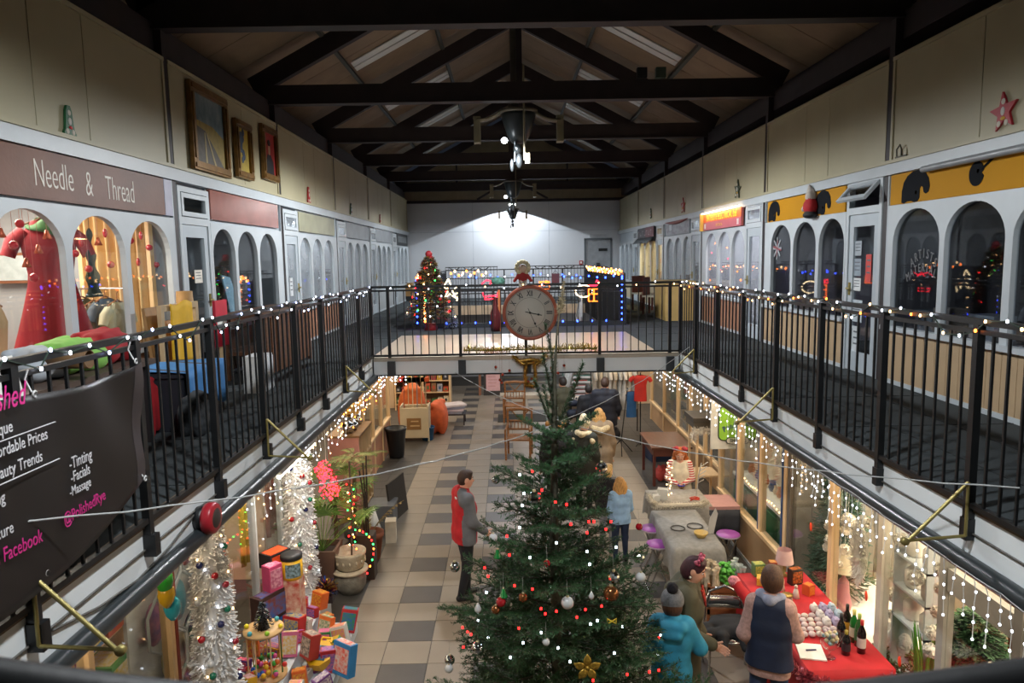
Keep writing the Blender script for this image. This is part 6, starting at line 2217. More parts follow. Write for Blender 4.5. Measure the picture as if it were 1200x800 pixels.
# flocked white trees
def flocked(label, x, y, h, r0, r1, seed):
 rg = random.Random(seed)
 t = T('flocked_tree', label, 'tree', (x, y, 0))
 m = MB()
 n = 2600
 for k in range(n):
  q = rg.random()
  z = .12 + (h - .12) * q
  r = r0 + (r1 - r0) * q
  a = rg.uniform(0, 2 * PI)
  c = Vector((r * .80 * math.cos(a), r * .80 * math.sin(a), z))
  d = Vector((math.cos(a + rg.uniform(-.8, .8)), math.sin(a + rg.uniform(-.8, .8)), rg.uniform(-.7, .3))) * r * rg.uniform(.16, .34)
  m.bar(c, c + d, .013, .005)
 m.lathe([(r0 * .80, .12), (r1 * .80, h)], (0, 0, 0), 14)
 stuff(m.build('white_needles', mat('D2D2D2', .8, noise=14, var=.08), t))
 MB().lathe([(0, 0), (.12, 0), (.10, .10), (.03, .12), (.03, .2)], (0, 0, 0), 12).build('foot', M_STEEL, t)
 for k in range(20):
  q = (k + .5) / 20
  a = -PI / 2 + .9 * math.sin(k * 2.3) + .6
  r = (r0 + (r1 - r0) * q) * 1.02
  c = ('9E1A24', '1E2450', '1E6A52', 'B8BCC0', '8A1E2A')[k % 5]
  nm = ('red', 'navy', 'green', 'silver', 'dark red')[k % 5]
  o = MB().ell((0, 0, 0), .030, 10, 8).build('bauble', mat(c, .2, noise=9, coat=.4), None, (x + r * math.cos(a), y + r * math.sin(a), .2 + (h - .35) * q))
  tag(o, '%s bauble on the %s, %s from its foot' % (nm, label.split(',')[0], ORD[k // 5]), 'bauble', '%s baubles on the %s' % (nm, label.split(',')[0]))
 pts = []
 for k in range(26):
  q = (k + .5) / 26
  a = -PI / 2 + 1.0 * math.sin(k * 1.7 + 1) + .6
  r = (r0 + (r1 - r0) * q) * 1.03
  pts.append((x + r * math.cos(a), y + r * math.sin(a), .2 + (h - .3) * q))
 string_lights('white fairy lights on the %s' % label.split(',')[0], pts, [M_LEDW, M_LEDWARM], .009)


flocked('far white flocked tree column, beside the planters', GL + .20, 8.30, 2.40, .21, .16, 3)
flocked('near white flocked tree column, by the toy shop window', GL + .27, 5.62, 2.40, .23, .12, 4)

# stepped white display in front of the toy shop
t = T('display_steps', 'low white stepped display covered with toys in front of the toy shop', 'display', (-2.4, 7.3, 0))
MB().bb(-.34, .18, -1.25, .95, 0, .30).build('upper_step', M_WHITE, t)
MB().bb(.18, .58, -1.25, .55, 0, .12).build('lower_step', M_WHITE, t)


def onp(u, v, z):
 return FZ(u, v, z)


toys = (   # u, v of the base, height of the base, size, tilt, rz, colours, label
 (402, 790, .12, (.30, .12, .40), -.18, -35, '2C7EB8', 'D8D4CC', 'E0442A', 'blue and white activity toy box leaning at the front right of the toy pile'),
 (345, 742, .30, (.26, .16, .24), -.12, -20, 'C02A2A', '2E62B0', 'D8C03A', 'red and blue toy box in the middle of the toy pile'),
 (362, 770, .30, (.20, .14, .30), -.2, -40, 'A8362C', 'C8B8A8', '3A3A40', 'red framed tall toy box beside the blue activity box'),
 (316, 762, .30, (.30, .10, .22), -.7, 10, '5A3A7A', 'C8A8C8', '3A6A9A', 'purple puzzle box lying in the toy pile'),
 (330, 785, .12, (.34, .26, .07), 0, 20, '6A4A9A', 'B8A8D0', '7A5AA8', 'flat lilac game box under the yellow case'),
 (320, 722, .50, (.56, .18, .36), 0, 62, '3A2420', '7A3A20', '2A62A8', 'large dark display box with brown and blue picture beside the flocked tree'),
 (300, 735, .30, (.22, .16, .20), -.1, 30, 'D8D4CC', 'D8B02A', '3A6AA8', 'white and yellow small toy box under the doll'),
 (306, 700, .52, (.20, .14, .20), 0, 40, 'C8302A', 'D8D0C8', '3A3A44', 'red and white toy box stacked behind the carousel toy'),
 (320, 690, .80, (.20, .16, .34), 0, 55, 'C84A7A', 'E0A8B8', 'A83A6A', 'pink doll box with clear front near the yellow tub'),
 (312, 662, .98, (.34, .24, .20), 0, 58, '1E1E22', 'D8481E', 'E05A2A', 'black and orange open toy box on top of the toy stack'),
 (300, 792, .02, (.40, .30, .06), 0, 25, 'B83A7A', 'D88AA8', '8A2A6A', 'flat pink and purple book set at the front of the toy pile'),
 (352, 796, .12, (.24, .20, .10), 0, -10, 'B8B4AC', '5A5A64', 'C8C0B8', 'small grey toy carton at the bottom edge of the toy pile'),
 (296, 765, .30, (.22, .18, .18), -.2, 35, '3A8AA8', 'D8D4C8', 'D84A3A', 'pale blue toy carton behind the torch'),
 (380, 752, .12, (.22, .08, .34), -.25, -30, 'D06A2A', 'D8C8B0', '3A7A4A', 'orange edged toy box tilted in the toy pile'),
 (335, 728, .30, (.24, .20, .12), 0, 15, '8A94A8', 'B8B8C8', '5A6A8A', 'grey blue plush pack box in the toy pile'),
 (275, 795, .02, (.34, .22, .10), 0, 30, '9A2A3A', 'D8C8C8', 'B83A4A', 'red lettered toy box at the lower left of the toy pile'),
)
for u, v, z, s, ti, rz, c, f, l, lab in toys:
 p = onp(u, v, z)
 box_item('toy_box', lab, 'toy', (max(-2.62, p.x), p.y, z + .002), tuple(q * .82 for q in s), c, R(rz), ti, f, l)
# the rest of the heap: small cartons in rows from the window outwards
rg = random.Random(19)
tc = (('red', 'B02A2E'), ('yellow', 'D0A428'), ('blue', '2A5AA0'), ('white', 'CFCAC2'), ('purple', '6A3A80'), ('green', '3A8048'), ('orange', 'D06424'), ('pink', 'C8688C'))
for r in range(5):
 for c in range(8):
  x, y = -2.66 + r * .19 + rg.uniform(-.02, .02), 6.12 + c * .25 + rg.uniform(-.04, .04)
  if abs(x + 2.42) < .25 and abs(y - 6.52) < .24 or (r > 2 and c > 6):
   continue
  z = .302 if x < -2.24 else .122 if y < 7.84 else .002
  a, b = rg.randrange(8), rg.randrange(8)
  box_item('toy_carton', '%s and %s toy carton, row %s of the heap from the window, %s along' % (tc[a][0], tc[b][0], ('one', 'two', 'three', 'four', 'five')[r], ORD[c]), 'toy', (x, y, z), (rg.uniform(.12, .18), rg.uniform(.05, .15), rg.uniform(.10, .26)), tc[a][1], rg.uniform(-.7, .9), rg.uniform(-.35, .05), tc[b][1], tc[(a + b + 3) % 8][1], 'cartons of the toy heap', rg.uniform(-.25, .25))
# yellow and black tub
p = onp(343, 676, .84)
t = T('toy_tub', 'yellow toy tub with black lid and picture label', 'toy', (-2.42, p.y - .05, .86))
MB().lathe([(0, 0), (.10, 0), (.115, .02), (.115, .22), (0, .22)], (0, 0, 0), 18).build('tub', mat('D8A818', .4), t)
MB().lathe([(.10, .22), (.118, .225), (.118, .27), (.09, .285), (0, .285)], (0, 0, 0), 18).build('lid', mat('1A1A1C', .5), t)
MB().sheet(lambda a, q: (.118 * math.cos(-1.9 + a * 1.5), .118 * math.sin(-1.9 + a * 1.5), .04 + .15 * q), 8, 2).build('label', mat('3A4A3A', .4, noise=40, var=.6, col2='8AA8B8'), t)
MB().bb(-.10, .10, -.10, .10, -.50, -.002).build('carton_below', mat('B83A2A', .5, noise=12, var=.5, col2='D8C8B0'), t)
# yellow carry case
p = onp(368, 786, .19)
t = T('toy_case', 'yellow eight sided toy carry case with picture front', 'toy', (p.x, p.y, .20), rot=(R(-62), 0, R(-12)))
m = MB()
oct_ = [(.15 * math.cos(PI / 8 + k * PI / 4), .15 * math.sin(PI / 8 + k * PI / 4)) for k in range(8)]
m.prism(oct_, lambda a, b, d: (a, d, b + .16), -.05, .05)
m.build('shell', mat('DCAE1A', .35), t)
MB().bb(-.09, .09, -.056, -.05, .08, .24).build('picture', mat('3A78B0', .4, noise=30, var=.6, col2='3A4A2A'), t)
MB().tube([(-.06, 0, .31), (-.05, 0, .36), (.05, 0, .36), (.06, 0, .31)], .014, 6).build('handle', mat('DCAE1A', .35), t)
# torch
p = onp(318, 788, .12)
t = T('toy_torch', 'yellow and grey toy torch lying on the pile', 'toy', (p.x, p.y, .22), rot=(0, R(78), R(-25)))
MB().lathe([(0, 0), (.075, 0), (.08, .06), (.055, .12), (.05, .13)], (0, 0, -.12), 16).build('head', mat('DCAE1A', .35), t)
MB().lathe([(.062, .0), (.062, .05), (.05, .07), (.05, .22), (0, .22)], (0, 0, .0), 14).build('grip', mat('6A6A6E', .4), t)
# tinsel bunch
p = onp(375, 722, .42)
t = T('tinsel_bunch', 'multicoloured metallic tinsel bunch at the back of the toy pile', 'decoration', (-2.22, 8.05, .34))
m = MB()
rg = random.Random(8)
for k in range(420):
 d = Vector((rg.gauss(0, 1), rg.gauss(0, 1), rg.gauss(0, 1) * .7)).normalized()
 m.bar(d * .02 + Vector((0, 0, .10)), d * rg.uniform(.08, .16) + Vector((0, 0, .10)), .010, .003, k % 4)
stuff(m.build('tinsel', [mat(c, .2, metal=.7, noise=9) for c in ('8A1E24', 'B8902A', '1E3A7A', '1A1A1E')], t))
MB().bb(-.1, .1, -.1, .1, -.034, .06).build('base', M_STEEL, t)
# carousel bead toy
p = onp(282, 775, .14)
cx, cy = -2.42, 6.52
t = T('carousel_toy', 'wooden carousel bead toy with coloured balls and poles', 'toy', (cx, cy, .302))
MB().lathe([(0, 0), (.20, 0), (.20, .03), (0, .03)], (0, 0, 0), 20).build('base', mat('C49A64', .5, noise=6), t)
MB().lathe([(0, .46), (.19, .46), (.19, .485), (0, .485)], (0, 0, 0), 20).build('top', mat('CDA874', .5, noise=6), t)
for k in range(7):
 a = k / 7 * 2 * PI
 MB().tube([(.16 * math.cos(a), .16 * math.sin(a), .03), (.16 * math.cos(a), .16 * math.sin(a), .46)], .008, 6).build('pole', M_PINE if k else mat('2E6A2A', .5), t)
for k in range(34):
 a, r = rg.uniform(0, 6.28), rg.uniform(.06, .19)
 MB().ell((r * math.cos(a), r * math.sin(a), .055 + rg.uniform(0, .07)), .026, 8, 6).build('ball', mat(('D8A81E', 'C8302A', '2A5AB0', '3A9A3A', 'D86A1E', 'C84A8A')[k % 6], .35), t)
for k in range(6):
 a = k / 6 * 2 * PI
 MB().ell((.165 * math.cos(a), .165 * math.sin(a), .505), .024, 8, 6).build('ball', mat(('D8C81E', '4AA8B8', '8AB82A')[k % 3], .35), t)
t = T('tinsel_cone', 'small black and silver tinsel cone on top of the carousel toy', 'decoration', (cx, cy, .788))
m = MB()
for k in range(340):
 q = rg.random()
 a = rg.uniform(0, 6.28)
 c = Vector((.075 * (1 - q) * math.cos(a), .075 * (1 - q) * math.sin(a), .02 + .24 * q))
 m.bar(c, c + Vector((math.cos(a), math.sin(a), rg.uniform(-.4, .2))) * .028, .007, .002, k % 3 == 0)
stuff(m.build('tinsel', [mat('1A1C20', .2, metal=.6), mat('A8B0B8', .2, metal=.8)], t))
MB().lathe([(0, 0), (.06, 0), (.0, .22)], (0, 0, 0), 8).build('core', M_STEEL, t)
# white hexagon display rack in the window
t = T('hexagon_rack', 'white hexagonal wire rack of packaged toys inside the toy shop window', 'rack', (GL - .16, 6.15, .25))
cols = ('8A3A5A', '3A5A8A', 'A84A3A', 'C8A03A', '4A7A4A', 'B86A8A', '6A4A8A', '3A8A9A')
for r in range(4):
 for c in range(3):
  y, z = -.55 + c * .42 + (r % 2) * .21, .25 + r * .42
  hexp = [(0, y + .225 * math.sin(k * PI / 3), z + .27 * math.cos(k * PI / 3)) for k in range(7)]
  MB().tube(hexp, .014, 6).build('hexagon', M_WHITE, t)
  MB().ell((-.05, y, z), (.05, .13, .19), 10, 8).build('packaged_toy', mat(cols[(r * 3 + c) % 8], .3, noise=14, var=.5, col2=cols[(r + c * 2 + 3) % 8]), t)
MB().bb(-.14, -.11, -.85, .75, -.25, 2.0).build('back_board', mat('C8C8C4', .6), t)
# balloons
for u, v, c, l in ((193, 681, '2E9A34', 'green balloon hanging under the left gallery'), (195, 697, 'C8A01E', 'yellow balloon under the green one'), (202, 712, '2AA0B8', 'turquoise balloon, lowest of the three')):
 p = FX(u, v, GL + .20)
 t = T('balloon', l, 'balloon', p)
 MB().lathe([(0, -.10), (.02, -.095), (.05, -.05), (.062, .0), (.055, .05), (.03, .082), (0, .09)], (0, 0, 0), 16).build('skin', mat(c, .25, coat=.3, noise=5), t)
 MB().tube([(0, 0, .085), (0, 0, max(.1, 2.6 - p.z))], .002, 4).build('string', M_WIREW, t)
# hanging curtains and garments behind the panes
for y, c, l in ((7.9, 'B89A2A', 'mustard yellow coat hanging in the toy shop window'), (8.75, '7A3A2A', 'brown red curtain length in the toy shop window'), (7.0, '8A4A30', 'rust curtain length behind the hexagon rack'), (8.45, '3A8AA0', 'turquoise net garment high in the toy shop window')):
 t = T('hanging_garment', l, 'garment', (GL - .28, y, .9 if 'net' not in l else 1.6))
 h = 1.45 if 'net' not in l else .75
 MB().sheet(lambda a, q: (.04 * math.sin(a * 25), (-.24 + .48 * a) * (.7 + .3 * q), h * (1 - q)), 26, 6, thick=.01).build('cloth', mat(c, .8, noise=5, var=.25), t)
 MB().tube([(0, -.2, h), (0, 0, h + .05), (0, .2, h), (0, 0, h + .05), (0, 0, 2.6 - .9 if h > 1 else 1.0)], .006, 5).build('hanger', M_STEEL, t)
p = FX(308, 651, GL - .25)
t = T('orange_ball', 'large orange plastic ball inside the toy shop window', 'toy', (GL - .3, 7.0, 1.22))
MB().ell((0, 0, .13), .13, 18, 12).build('ball', mat('E04A1E', .3), t)
MB().bb(-.14, .14, -.14, .14, -1.22, .005).build('pedestal', mat('B8A088', .7), t)
t = T('orange_disc', 'orange red plastic disc hanging at the top of the toy shop window', 'toy', (GL - .1, 6.75, 2.0))
MB().lathe([(0, -.03), (.14, -.03), (.17, 0), (.14, .03), (0, .03)], (0, 0, .2), 20, axis='x').build('disc', mat('D0401E', .35), t)
MB().tube([(0, 0, .36), (0, 0, .62)], .003, 4).build('string', M_WIREW, t)
# nearest window: boxed toys on shelves
t = T('shelving', 'wooden shelving with boxed toys in the nearest left window', 'shelving', (GL - .55, 4.9, 0))
for z in (.4, .95, 1.5):
 MB().bb(-.25, .25, -.85, .5, z - .02, z).build('shelf', M_PINE, t)
for y in (-.85, .5):
 MB().bb(-.25, .25, y - .02, y + .02, 0, 2.1).build('upright', M_PINE, t)
k = 0
for z in (.4, .95, 1.5):
 for y in (4.2, 4.55, 4.9, 5.22):
  c = ('3A2A6A', '4A9A3A', 'C8A82A', '8A2A5A', '2A6AA8', 'B84A2A')[k % 6]
  nm = ('purple', 'green', 'yellow', 'plum', 'blue', 'orange')[k % 6]
  box_item('toy_box', '%s toy carton on the %s shelf of the nearest left window, %s' % (nm, ('lowest', 'middle', 'top')[k // 4], ('first along', 'second along', 'third along', 'last along')[k % 4]), 'toy', (GL - .42, y, z), (.26, .26, .26 + .05 * (k % 3)), c, R(90), 0, ('B8C84A', 'D8D0C0', '6A3A8A')[k % 3], ('3A8A3A', 'C83A2A', 'D8B82A')[(k + 1) % 3])
  k += 1
t = T('play_board', 'green play board with a red shape lying near the window', 'toy', (-2.45, 4.55, .62))
MB().box((0, 0, .0), (.36, .9, .03), (0, R(8), 0)).build('board', mat('2E6A48', .5), t)
MB().box((.02, .05, .02), (.10, .4, .02), (0, R(8), .2)).build('red_shape', mat('A82A2A', .5), t)
MB().bb(-.2, .16, -.42, .42, -.62, -.02).build('table', mat('3A3A3A', .6), t)

# ---- planters
def frond(m, base, d, L, n, leaf, seed, mi=0, droop=.8):
 rg = random.Random(seed)
 d = Vector(d).normalized()
 pts = [Vector(base)]
 for k in range(8):
  d = (d + Vector((0, 0, -droop * .14))).normalized()
  pts.append(pts[-1] + d * L / 8)
 m.tube(pts, [.006 * (1 - .7 * k / 8) for k in range(9)], 4, mi, cap=False)
 for k in range(n):
  s = 1.5 + 6.4 * k / n
  i = int(s)
  c = pts[i].lerp(pts[min(i + 1, 8)], s - i)
  t = (pts[min(i + 1, 8)] - pts[i]).normalized()
  b = t.cross(Vector((0, 0, 1)))
  b = b.normalized() if b.length > .01 else Vector((1, 0, 0))
  for sg in (-1, 1):
   q = (b * sg + t * .7 + Vector((0, 0, -.15))).normalized()
   l = leaf * (1 - .5 * abs(2 * k / n - .8)) * rg.uniform(.85, 1.1)
   w = t * .012
   m.add([c - w * .3, c + q * l * .5 + w, c + q * l + Vector((0, 0, -.05 * l)), c + q * l * .5 - w], [(0, 1, 2, 3)], mi)


def fan(m, base, d, L, r, n, mi=0):
 d = Vector(d).normalized()
 tip = Vector(base) + d * L
 m.tube([base, Vector(base) + d * L * .5 + Vector((0, 0, .02)), tip], .006, 4, mi, cap=False)
 b = d.cross(Vector((0, 0, 1))).normalized()
 up = b.cross(d).normalized()
 for k in range(n):
  a = -1.5 + 3.0 * k / (n - 1)
  q = (d * math.cos(a) + b * math.sin(a) + Vector((0, 0, -.1))).normalized()
  w = q.cross(up).normalized() * .016
  m.add([tip, tip + q * r * .55 + w + up * .01, tip + q * r + Vector((0, 0, -.05)), tip + q * r * .55 - w + up * .01], [(0, 1, 2, 3)], mi)


M_LEAF = mat('3E6A28', .45, noise=8, var=.25, col2='6A8A34')
M_LEAF2 = mat('55702E', .5, noise=8, var=.3, col2='8A8A4A')
t = T('potted_palm', 'large fan palm in a tall brown square planter', 'plant', (-2.48, 8.92, 0))
m = MB()
m.add([(-.15, -.15, 0), (.15, -.15, 0), (.15, .15, 0), (-.15, .15, 0), (-.22, -.22, .62), (.22, -.22, .62), (.22, .22, .62), (-.22, .22, .62), (-.19, -.19, .62), (.19, -.19, .62), (.19, .19, .62), (-.19, .19, .62), (-.18, -.18, .54), (.18, -.18, .54), (.18, .18, .54), (-.18, .18, .54)],
  [(3, 2, 1, 0), (0, 1, 5, 4), (1, 2, 6, 5), (2, 3, 7, 6), (3, 0, 4, 7), (4, 5, 9, 8), (5, 6, 10, 9), (6, 7, 11, 10), (7, 4, 8, 11), (8, 9, 13, 12), (9, 10, 14, 13), (10, 11, 15, 14), (11, 8, 12, 15)])
m.build('planter', mat('5E4436', .5, noise=4), t)
MB().bb(-.18, .18, -.18, .18, .50, .545).build('soil', mat('2A2018', .9), t)
rg = random.Random(14)
for k in range(15):
 a = k * 2.4
 m = MB()
 fan(m, (0, 0, .54), (math.cos(a) * .7, math.sin(a) * .7, rg.uniform(.5, 1.5)), rg.uniform(.45, .85), rg.uniform(.24, .34), 13)
 m.build('leaf', M_LEAF, t)
t = T('stone_urn', 'carved stone urn of two tiers with a lit dracaena cane', 'plant', (-2.12, 8.88, 0))
MST = mat('A89C86', .8, noise=12, var=.2, bump=.5, bscale=50)
MB().lathe([(0, 0), (.13, 0), (.20, .10), (.21, .22), (.19, .28)], (0, 0, 0), 20).build('lower_bowl', mat('6A665C', .8, noise=12, var=.25, bump=.6, bscale=40), t)
MB().lathe([(.19, .27), (.235, .30), (.235, .325), (.17, .335)], (0, 0, 0), 20).build('saucer', MST, t)
MB().lathe([(.15, .33), (.185, .36), (.20, .50), (.215, .53), (.215, .56), (.18, .56), (.17, .50), (0, .50)], (0, 0, 0), 20).build('upper_pot', MST, t)
m = MB()
for k in range(14):
 a = k / 14 * 2 * PI
 m.ell((.195 * math.cos(a), .195 * math.sin(a), .44), (.02, .02, .03), 6, 4)
m.build('carved_frieze', MST, t)
MB().tube([(.03, 0, .5), (.05, .02, 1.0), (.05, 0, 1.75)], .013, 6).build('cane', mat('4A3A2E', .7), t)
pts = [(-2.12 + .05 + .045 * math.cos(k * 1.9), 8.88 + .045 * math.sin(k * 1.9), .58 + .035 * k) for k in range(26)]
string_lights('multicoloured fairy lights wound up the dracaena cane', pts, [M_LEDORANGE, M_LEDRED, M_LEDWARM, M_LEDGREEN], .010, wm=M_BLACK)
pts = [(-2.0 + .20 * math.sin(k * .25) , 9.0 - .02 * k, .78 - .004 * k * k - .01 * k) for k in range(11)]
string_lights('loop of orange and green fairy lights hanging beside the urn', pts, [M_LEDORANGE, M_LEDRED, M_LEDGREEN], .012, wm=M_BLACK)
t = T('square_planter', 'tall dark square planter behind the stone urn', 'planter', (-1.98, 9.32, 0))
MB().bb(-.11, .11, -.11, .11, 0, .62).build('pot', mat('3E3026', .6), t)
for k in range(3):
 MB().tube([(.03 * k - .03, 0, .6), (.02 * k - .02, .03, 1.1), (.05 * k - .06, 0, 1.5 + .1 * k)], .012, 6).build('stem', mat('2E2620', .7), t)
t = T('terracotta_pot', 'round terracotta pot with a pale dried shrub', 'plant', (-2.06, 9.92, 0))
MB().lathe([(0, 0), (.14, 0), (.19, .34), (.205, .34), (.205, .40), (.17, .40), (.16, .34), (0, .34)], (0, 0, 0), 20).build('pot', mat('8A4E34', .7, noise=6), t)
m = MB()
for k in range(12):
 a = k * 2.1
 frond(m, (0, 0, .34), (math.cos(a) * .5, math.sin(a) * .5, 1), rg.uniform(.5, .8), 9, .14, k, 0)
m.build('foliage', mat('8A7A4E', .7, noise=8, var=.3), t)
t = T('potted_palm', 'tall feathery areca palm behind the terracotta pot', 'plant', (-2.36, 10.35, 0))
MB().lathe([(0, 0), (.15, 0), (.19, .34), (.16, .34), (0, .30)], (0, 0, 0), 18).build('pot', mat('3A3A3A', .6), t)
MB().tube([(0, 0, .3), (.02, 0, 1.2)], .03, 8).build('trunk', mat('6A5A3A', .8), t)
for k in range(16):
 a = k * 2.4
 m = MB()
 frond(m, (.02, 0, 1.15 + .02 * k), (math.cos(a), math.sin(a), rg.uniform(.3, 1.2)), rg.uniform(.35, .55), 16, .15, 40 + k, 0, .9)
 m.build('leaf', M_LEAF2, t)
t = T('potted_palm', 'smaller fan palm with a red tray against the pink cabinet', 'plant', (-2.5, 9.75, 0))
MB().lathe([(0, 0), (.13, 0), (.17, .32), (.14, .32), (0, .28)], (0, 0, 0), 18).build('pot', mat('4A4238', .6), t)
MB().tube([(0, 0, .3), (0, 0, .95)], .03, 8).build('trunk', mat('5A4A34', .8), t)
for k in range(12):
 a = k * 2.4
 m = MB()
 fan(m, (0, 0, .9), (math.cos(a), math.sin(a), rg.uniform(.2, 1.2)), rg.uniform(.35, .6), .26, 11)
 m.build('leaf', M_LEAF, t)
MB().lathe([(0, 0), (.13, 0), (.14, .03), (0, .02)], (.22, -.05, .95), 16).build('red_tray', mat('C0301E', .4), t)
box_item('white_box', 'small white carton at the end of the row of planters', 'box', (-1.86, 10.55, 0), (.16, .20, .34), 'C9C2B0', R(5))
t = T('white_cone', 'white paper cone bag among the planters', 'bag', (-2.16, 10.75, 0))
MB().lathe([(0, 0), (.15, 0), (.02, .46), (0, .46)], (0, 0, 0), 4).build('bag', M_PAPER, t)
t = T('dark_board', 'dark slatted board standing beside the kickboard', 'board', (-1.92, 11.6, 0))
MB().box((0, 0, .33), (.03, .7, .66), (0, R(-6), R(-14))).build('board', mat('2E2A26', .7), t)
t = T('crate', 'grey plastic crate behind the white carton', 'crate', (-2.1, 11.25, 0))
MB().bb(-.2, .2, -.2, .2, 0, .34).bb(-.215, .215, -.215, .215, .34, .38).build('body', mat('5E6266', .6), t)
# red light figure
p = FX(383, 562, GL + .42)
t = T('light_figure', 'glowing red light figure of two rounded clusters above the palm', 'light figure', p)
m = MB()
rg = random.Random(2)
for k in range(190):
 a = rg.uniform(0, 2 * PI)
 r = math.sqrt(rg.random())
 c, w, h = ((-.04, .13), .11, .13) if k % 5 < 2 else ((.03, -.10), .13, .19)
 m.ell((c[0] + w * math.cos(a) * r, rg.uniform(-.03, .03), c[1] + h * math.sin(a) * r), .0095, 5, 4)
stuff(m.build('bulbs', mat('FF2638', emit=7), t))
MB().tube([(-.04, 0, .26), (-.15, 0, .13), (-.1, 0, .0), (-.1, 0, -.1), (.03, 0, -.29), (.16, 0, -.1), (.07, 0, .13), (-.04, 0, .26)], .005, 5).build('frame', mat('8A1E24', .6), t)
MB().tube([(0, 0, .2), (0, 0, max(.3, 2.6 - p.z))], .003, 4).build('cord', M_WIREW, t)

# ---- pink cabinet, glazed partition, broom stand
t = T('cube_cabinet', 'pink sided cube cabinet with cream pigeonholes', 'cabinet', (-2.74, 12.1, 0))
t.scale = (1, .56, 1.17)
MP = mat('C88E86', .6, noise=3)
MB().bb(-.30, .22, -.95, -.92, 0, 1.18).build('side_panel', MP, t)
MB().bb(-.30, .22, .92, .95, 0, 1.18).build('side_panel', M_PINE, t)
MB().bb(-.30, .24, -.97, .97, 1.18, 1.21).build('top', mat('8A6A48', .5, noise=4), t)
MB().bb(-.30, -.28, -.92, .92, 0, 1.18).build('back_panel', mat('B8A890', .6), t)
for k in range(3):
 MB().bb(-.28, .22, -.92, .92, .05 + k * .38, .08 + k * .38).build('shelf', M_PINE, t)
for k in range(4):
 MB().bb(-.28, .22, -.56 + k * .37, -.535 + k * .37, .08, 1.18).build('divider', M_PINE, t)
for k, (x, y, r, c, l) in enumerate(((.0, 11.75, .12, 'B8BCC0', 'chrome bowl on the pink cabinet, nearest'), (.05, 11.98, .09, 'B8BCC0', 'small chrome pot on the pink cabinet'), (-.05, 12.2, .10, '9A7A4A', 'brass jug on the pink cabinet'), (.05, 12.4, .08, 'B8BCC0', 'chrome jug on the pink cabinet, farthest'))):
 t = T('metal_pot', l, 'pot', (-2.74 + x, y, 1.418))
 MB().lathe([(0, 0), (r * .6, 0), (r, r * .7), (r * .9, r * 1.3), (r * .4, r * 1.9), (r * .5, r * 2.2)], (0, 0, 0), 18).build('body', mat(c, .12, metal=1, noise=5), t)
box_item('yellow_box', 'yellow wooden box at the far end of the pink cabinet', 'box', (-2.80, 12.6, 1.418), (.24, .24, .32), 'C8A050', lid='B89040')
w = sroot('window_14')
for y in (13.1, 14.05, 15.0, 15.95):
 MB().bb(GL - .04, GL + .04, y - .035, y + .035, 0, 2.45).build('post', M_PINE, w)
MB().bb(GL - .03, GL + .02, 13.0, 16.0, 0, .72).build('kickboard', mat('B07A5E', .6, noise=3), w)
MB().bb(GL - .04, GL + .05, 13.0, 16.0, .72, .77).build('window_sill', M_PINE, w)
for a, b in ((13.15, 14.0), (14.1, 14.95), (15.05, 15.9)):
 MB().bb(GL - .006, GL, a, b, .77, 2.45).build('pane', glass_mat(gloss=.5), w)
MB().bb(GL - .05, GL + .05, 13.0, 16.0, 2.2, SOF).build('head_board', M_PINE, w)
struct(MB().bb(-4.6, GL + .1, 16.05, 16.11, 1.75, SOF).build('trim', M_PINE))
for k in range(3):
 t = T('dark_garment', ('nearest', 'middle', 'farthest')[k] + ' purple brown coat hanging behind the glazed partition', 'garment', (GL - .35, 13.5 + .7 * k, 1.0))
 MB().sheet(lambda a, q: (.04 * math.sin(a * 20), -.15 + .3 * a, 1.2 * (1 - q)), 18, 5, thick=.01).build('cloth', mat(('4A2A3A', '3A2A2E', '5A3A3E')[k], .8), t)
 MB().tube([(0, 0, 1.2), (0, 0, 1.6)], .006, 5).build('hook', M_STEEL, t)
t = T('waste_bin', 'tall black tapered waste bin on the floor', 'bin', (-2.50, 15.25, 0))
MB().lathe([(0, 0), (.15, 0), (.165, .05), (.225, .62), (.235, .66), (.215, .66), (.16, .1), (0, .08)], (0, 0, 0), 24).build('body', mat('121214', .4), t)
MB().lathe([(.225, .60), (.24, .62), (.24, .67), (.22, .67)], (0, 0, 0), 24).build('rim', mat('1E1E20', .4), t)
t = T('broom_stand', 'cream wooden stand holding brooms, with a brown label', 'stand', (-2.26, 16.55, 0))
MC_ = mat('C8B898', .6, noise=3, var=.06)
MB().bb(-.34, .34, -.03, .03, .10, .82).build('front_panel', MC_, t)
MB().bb(-.34, .34, .40, .46, .10, .82).build('back_panel', MC_, t)
for x in (-.34, .31):
 MB().bb(x, x + .03, 0, .46, .0, .86).build('side_panel', MC_, t)
MB().bb(-.18, .16, -.036, -.03, .30, .58).build('label', mat('8A6438', .6), t)
MB().bb(-.08, .10, -.04, -.036, .49, .52).bb(-.10, .12, -.04, -.036, .38, .41).build('label_lettering', mat('C8A878', .6), t)
for k in range(6):
 x = -.27 + k * .105
 q = T('broom', '%s broom standing head up in the cream stand' % ('red headed', 'green headed', 'pale', 'black headed', 'wooden', 'orange headed')[k], 'broom', (-2.26 + x, 16.55 + .2, .12))
 MB().tube([(0, 0, 0), (.01, .02, 1.3)], .013, 6).build('handle', mat(('B8604A', 'C8B088', 'D8C8A8', '8A8A8E', 'C8A878', 'B8A080')[k], .5), q)
 MB().bb(-.10, .10, -.04, .04, 1.30, 1.40).build('head', mat(('C82A2A', '3A6A2A', 'C8B898', '1E1E20', 'B8905A', 'D05A2A')[k], .7), q)
softbox('orange quilted covers heaped beside the broom stand', 'fabric_heap', 'fabric', (-1.80, 17.5, .0), (.50, .8, .85), 'C85A2E', seed=31)
softbox('bright orange cover draped behind the brooms', 'fabric_heap', 'fabric', (-2.45, 17.6, .0), (.7, .6, 1.3), 'D06A34', seed=33)
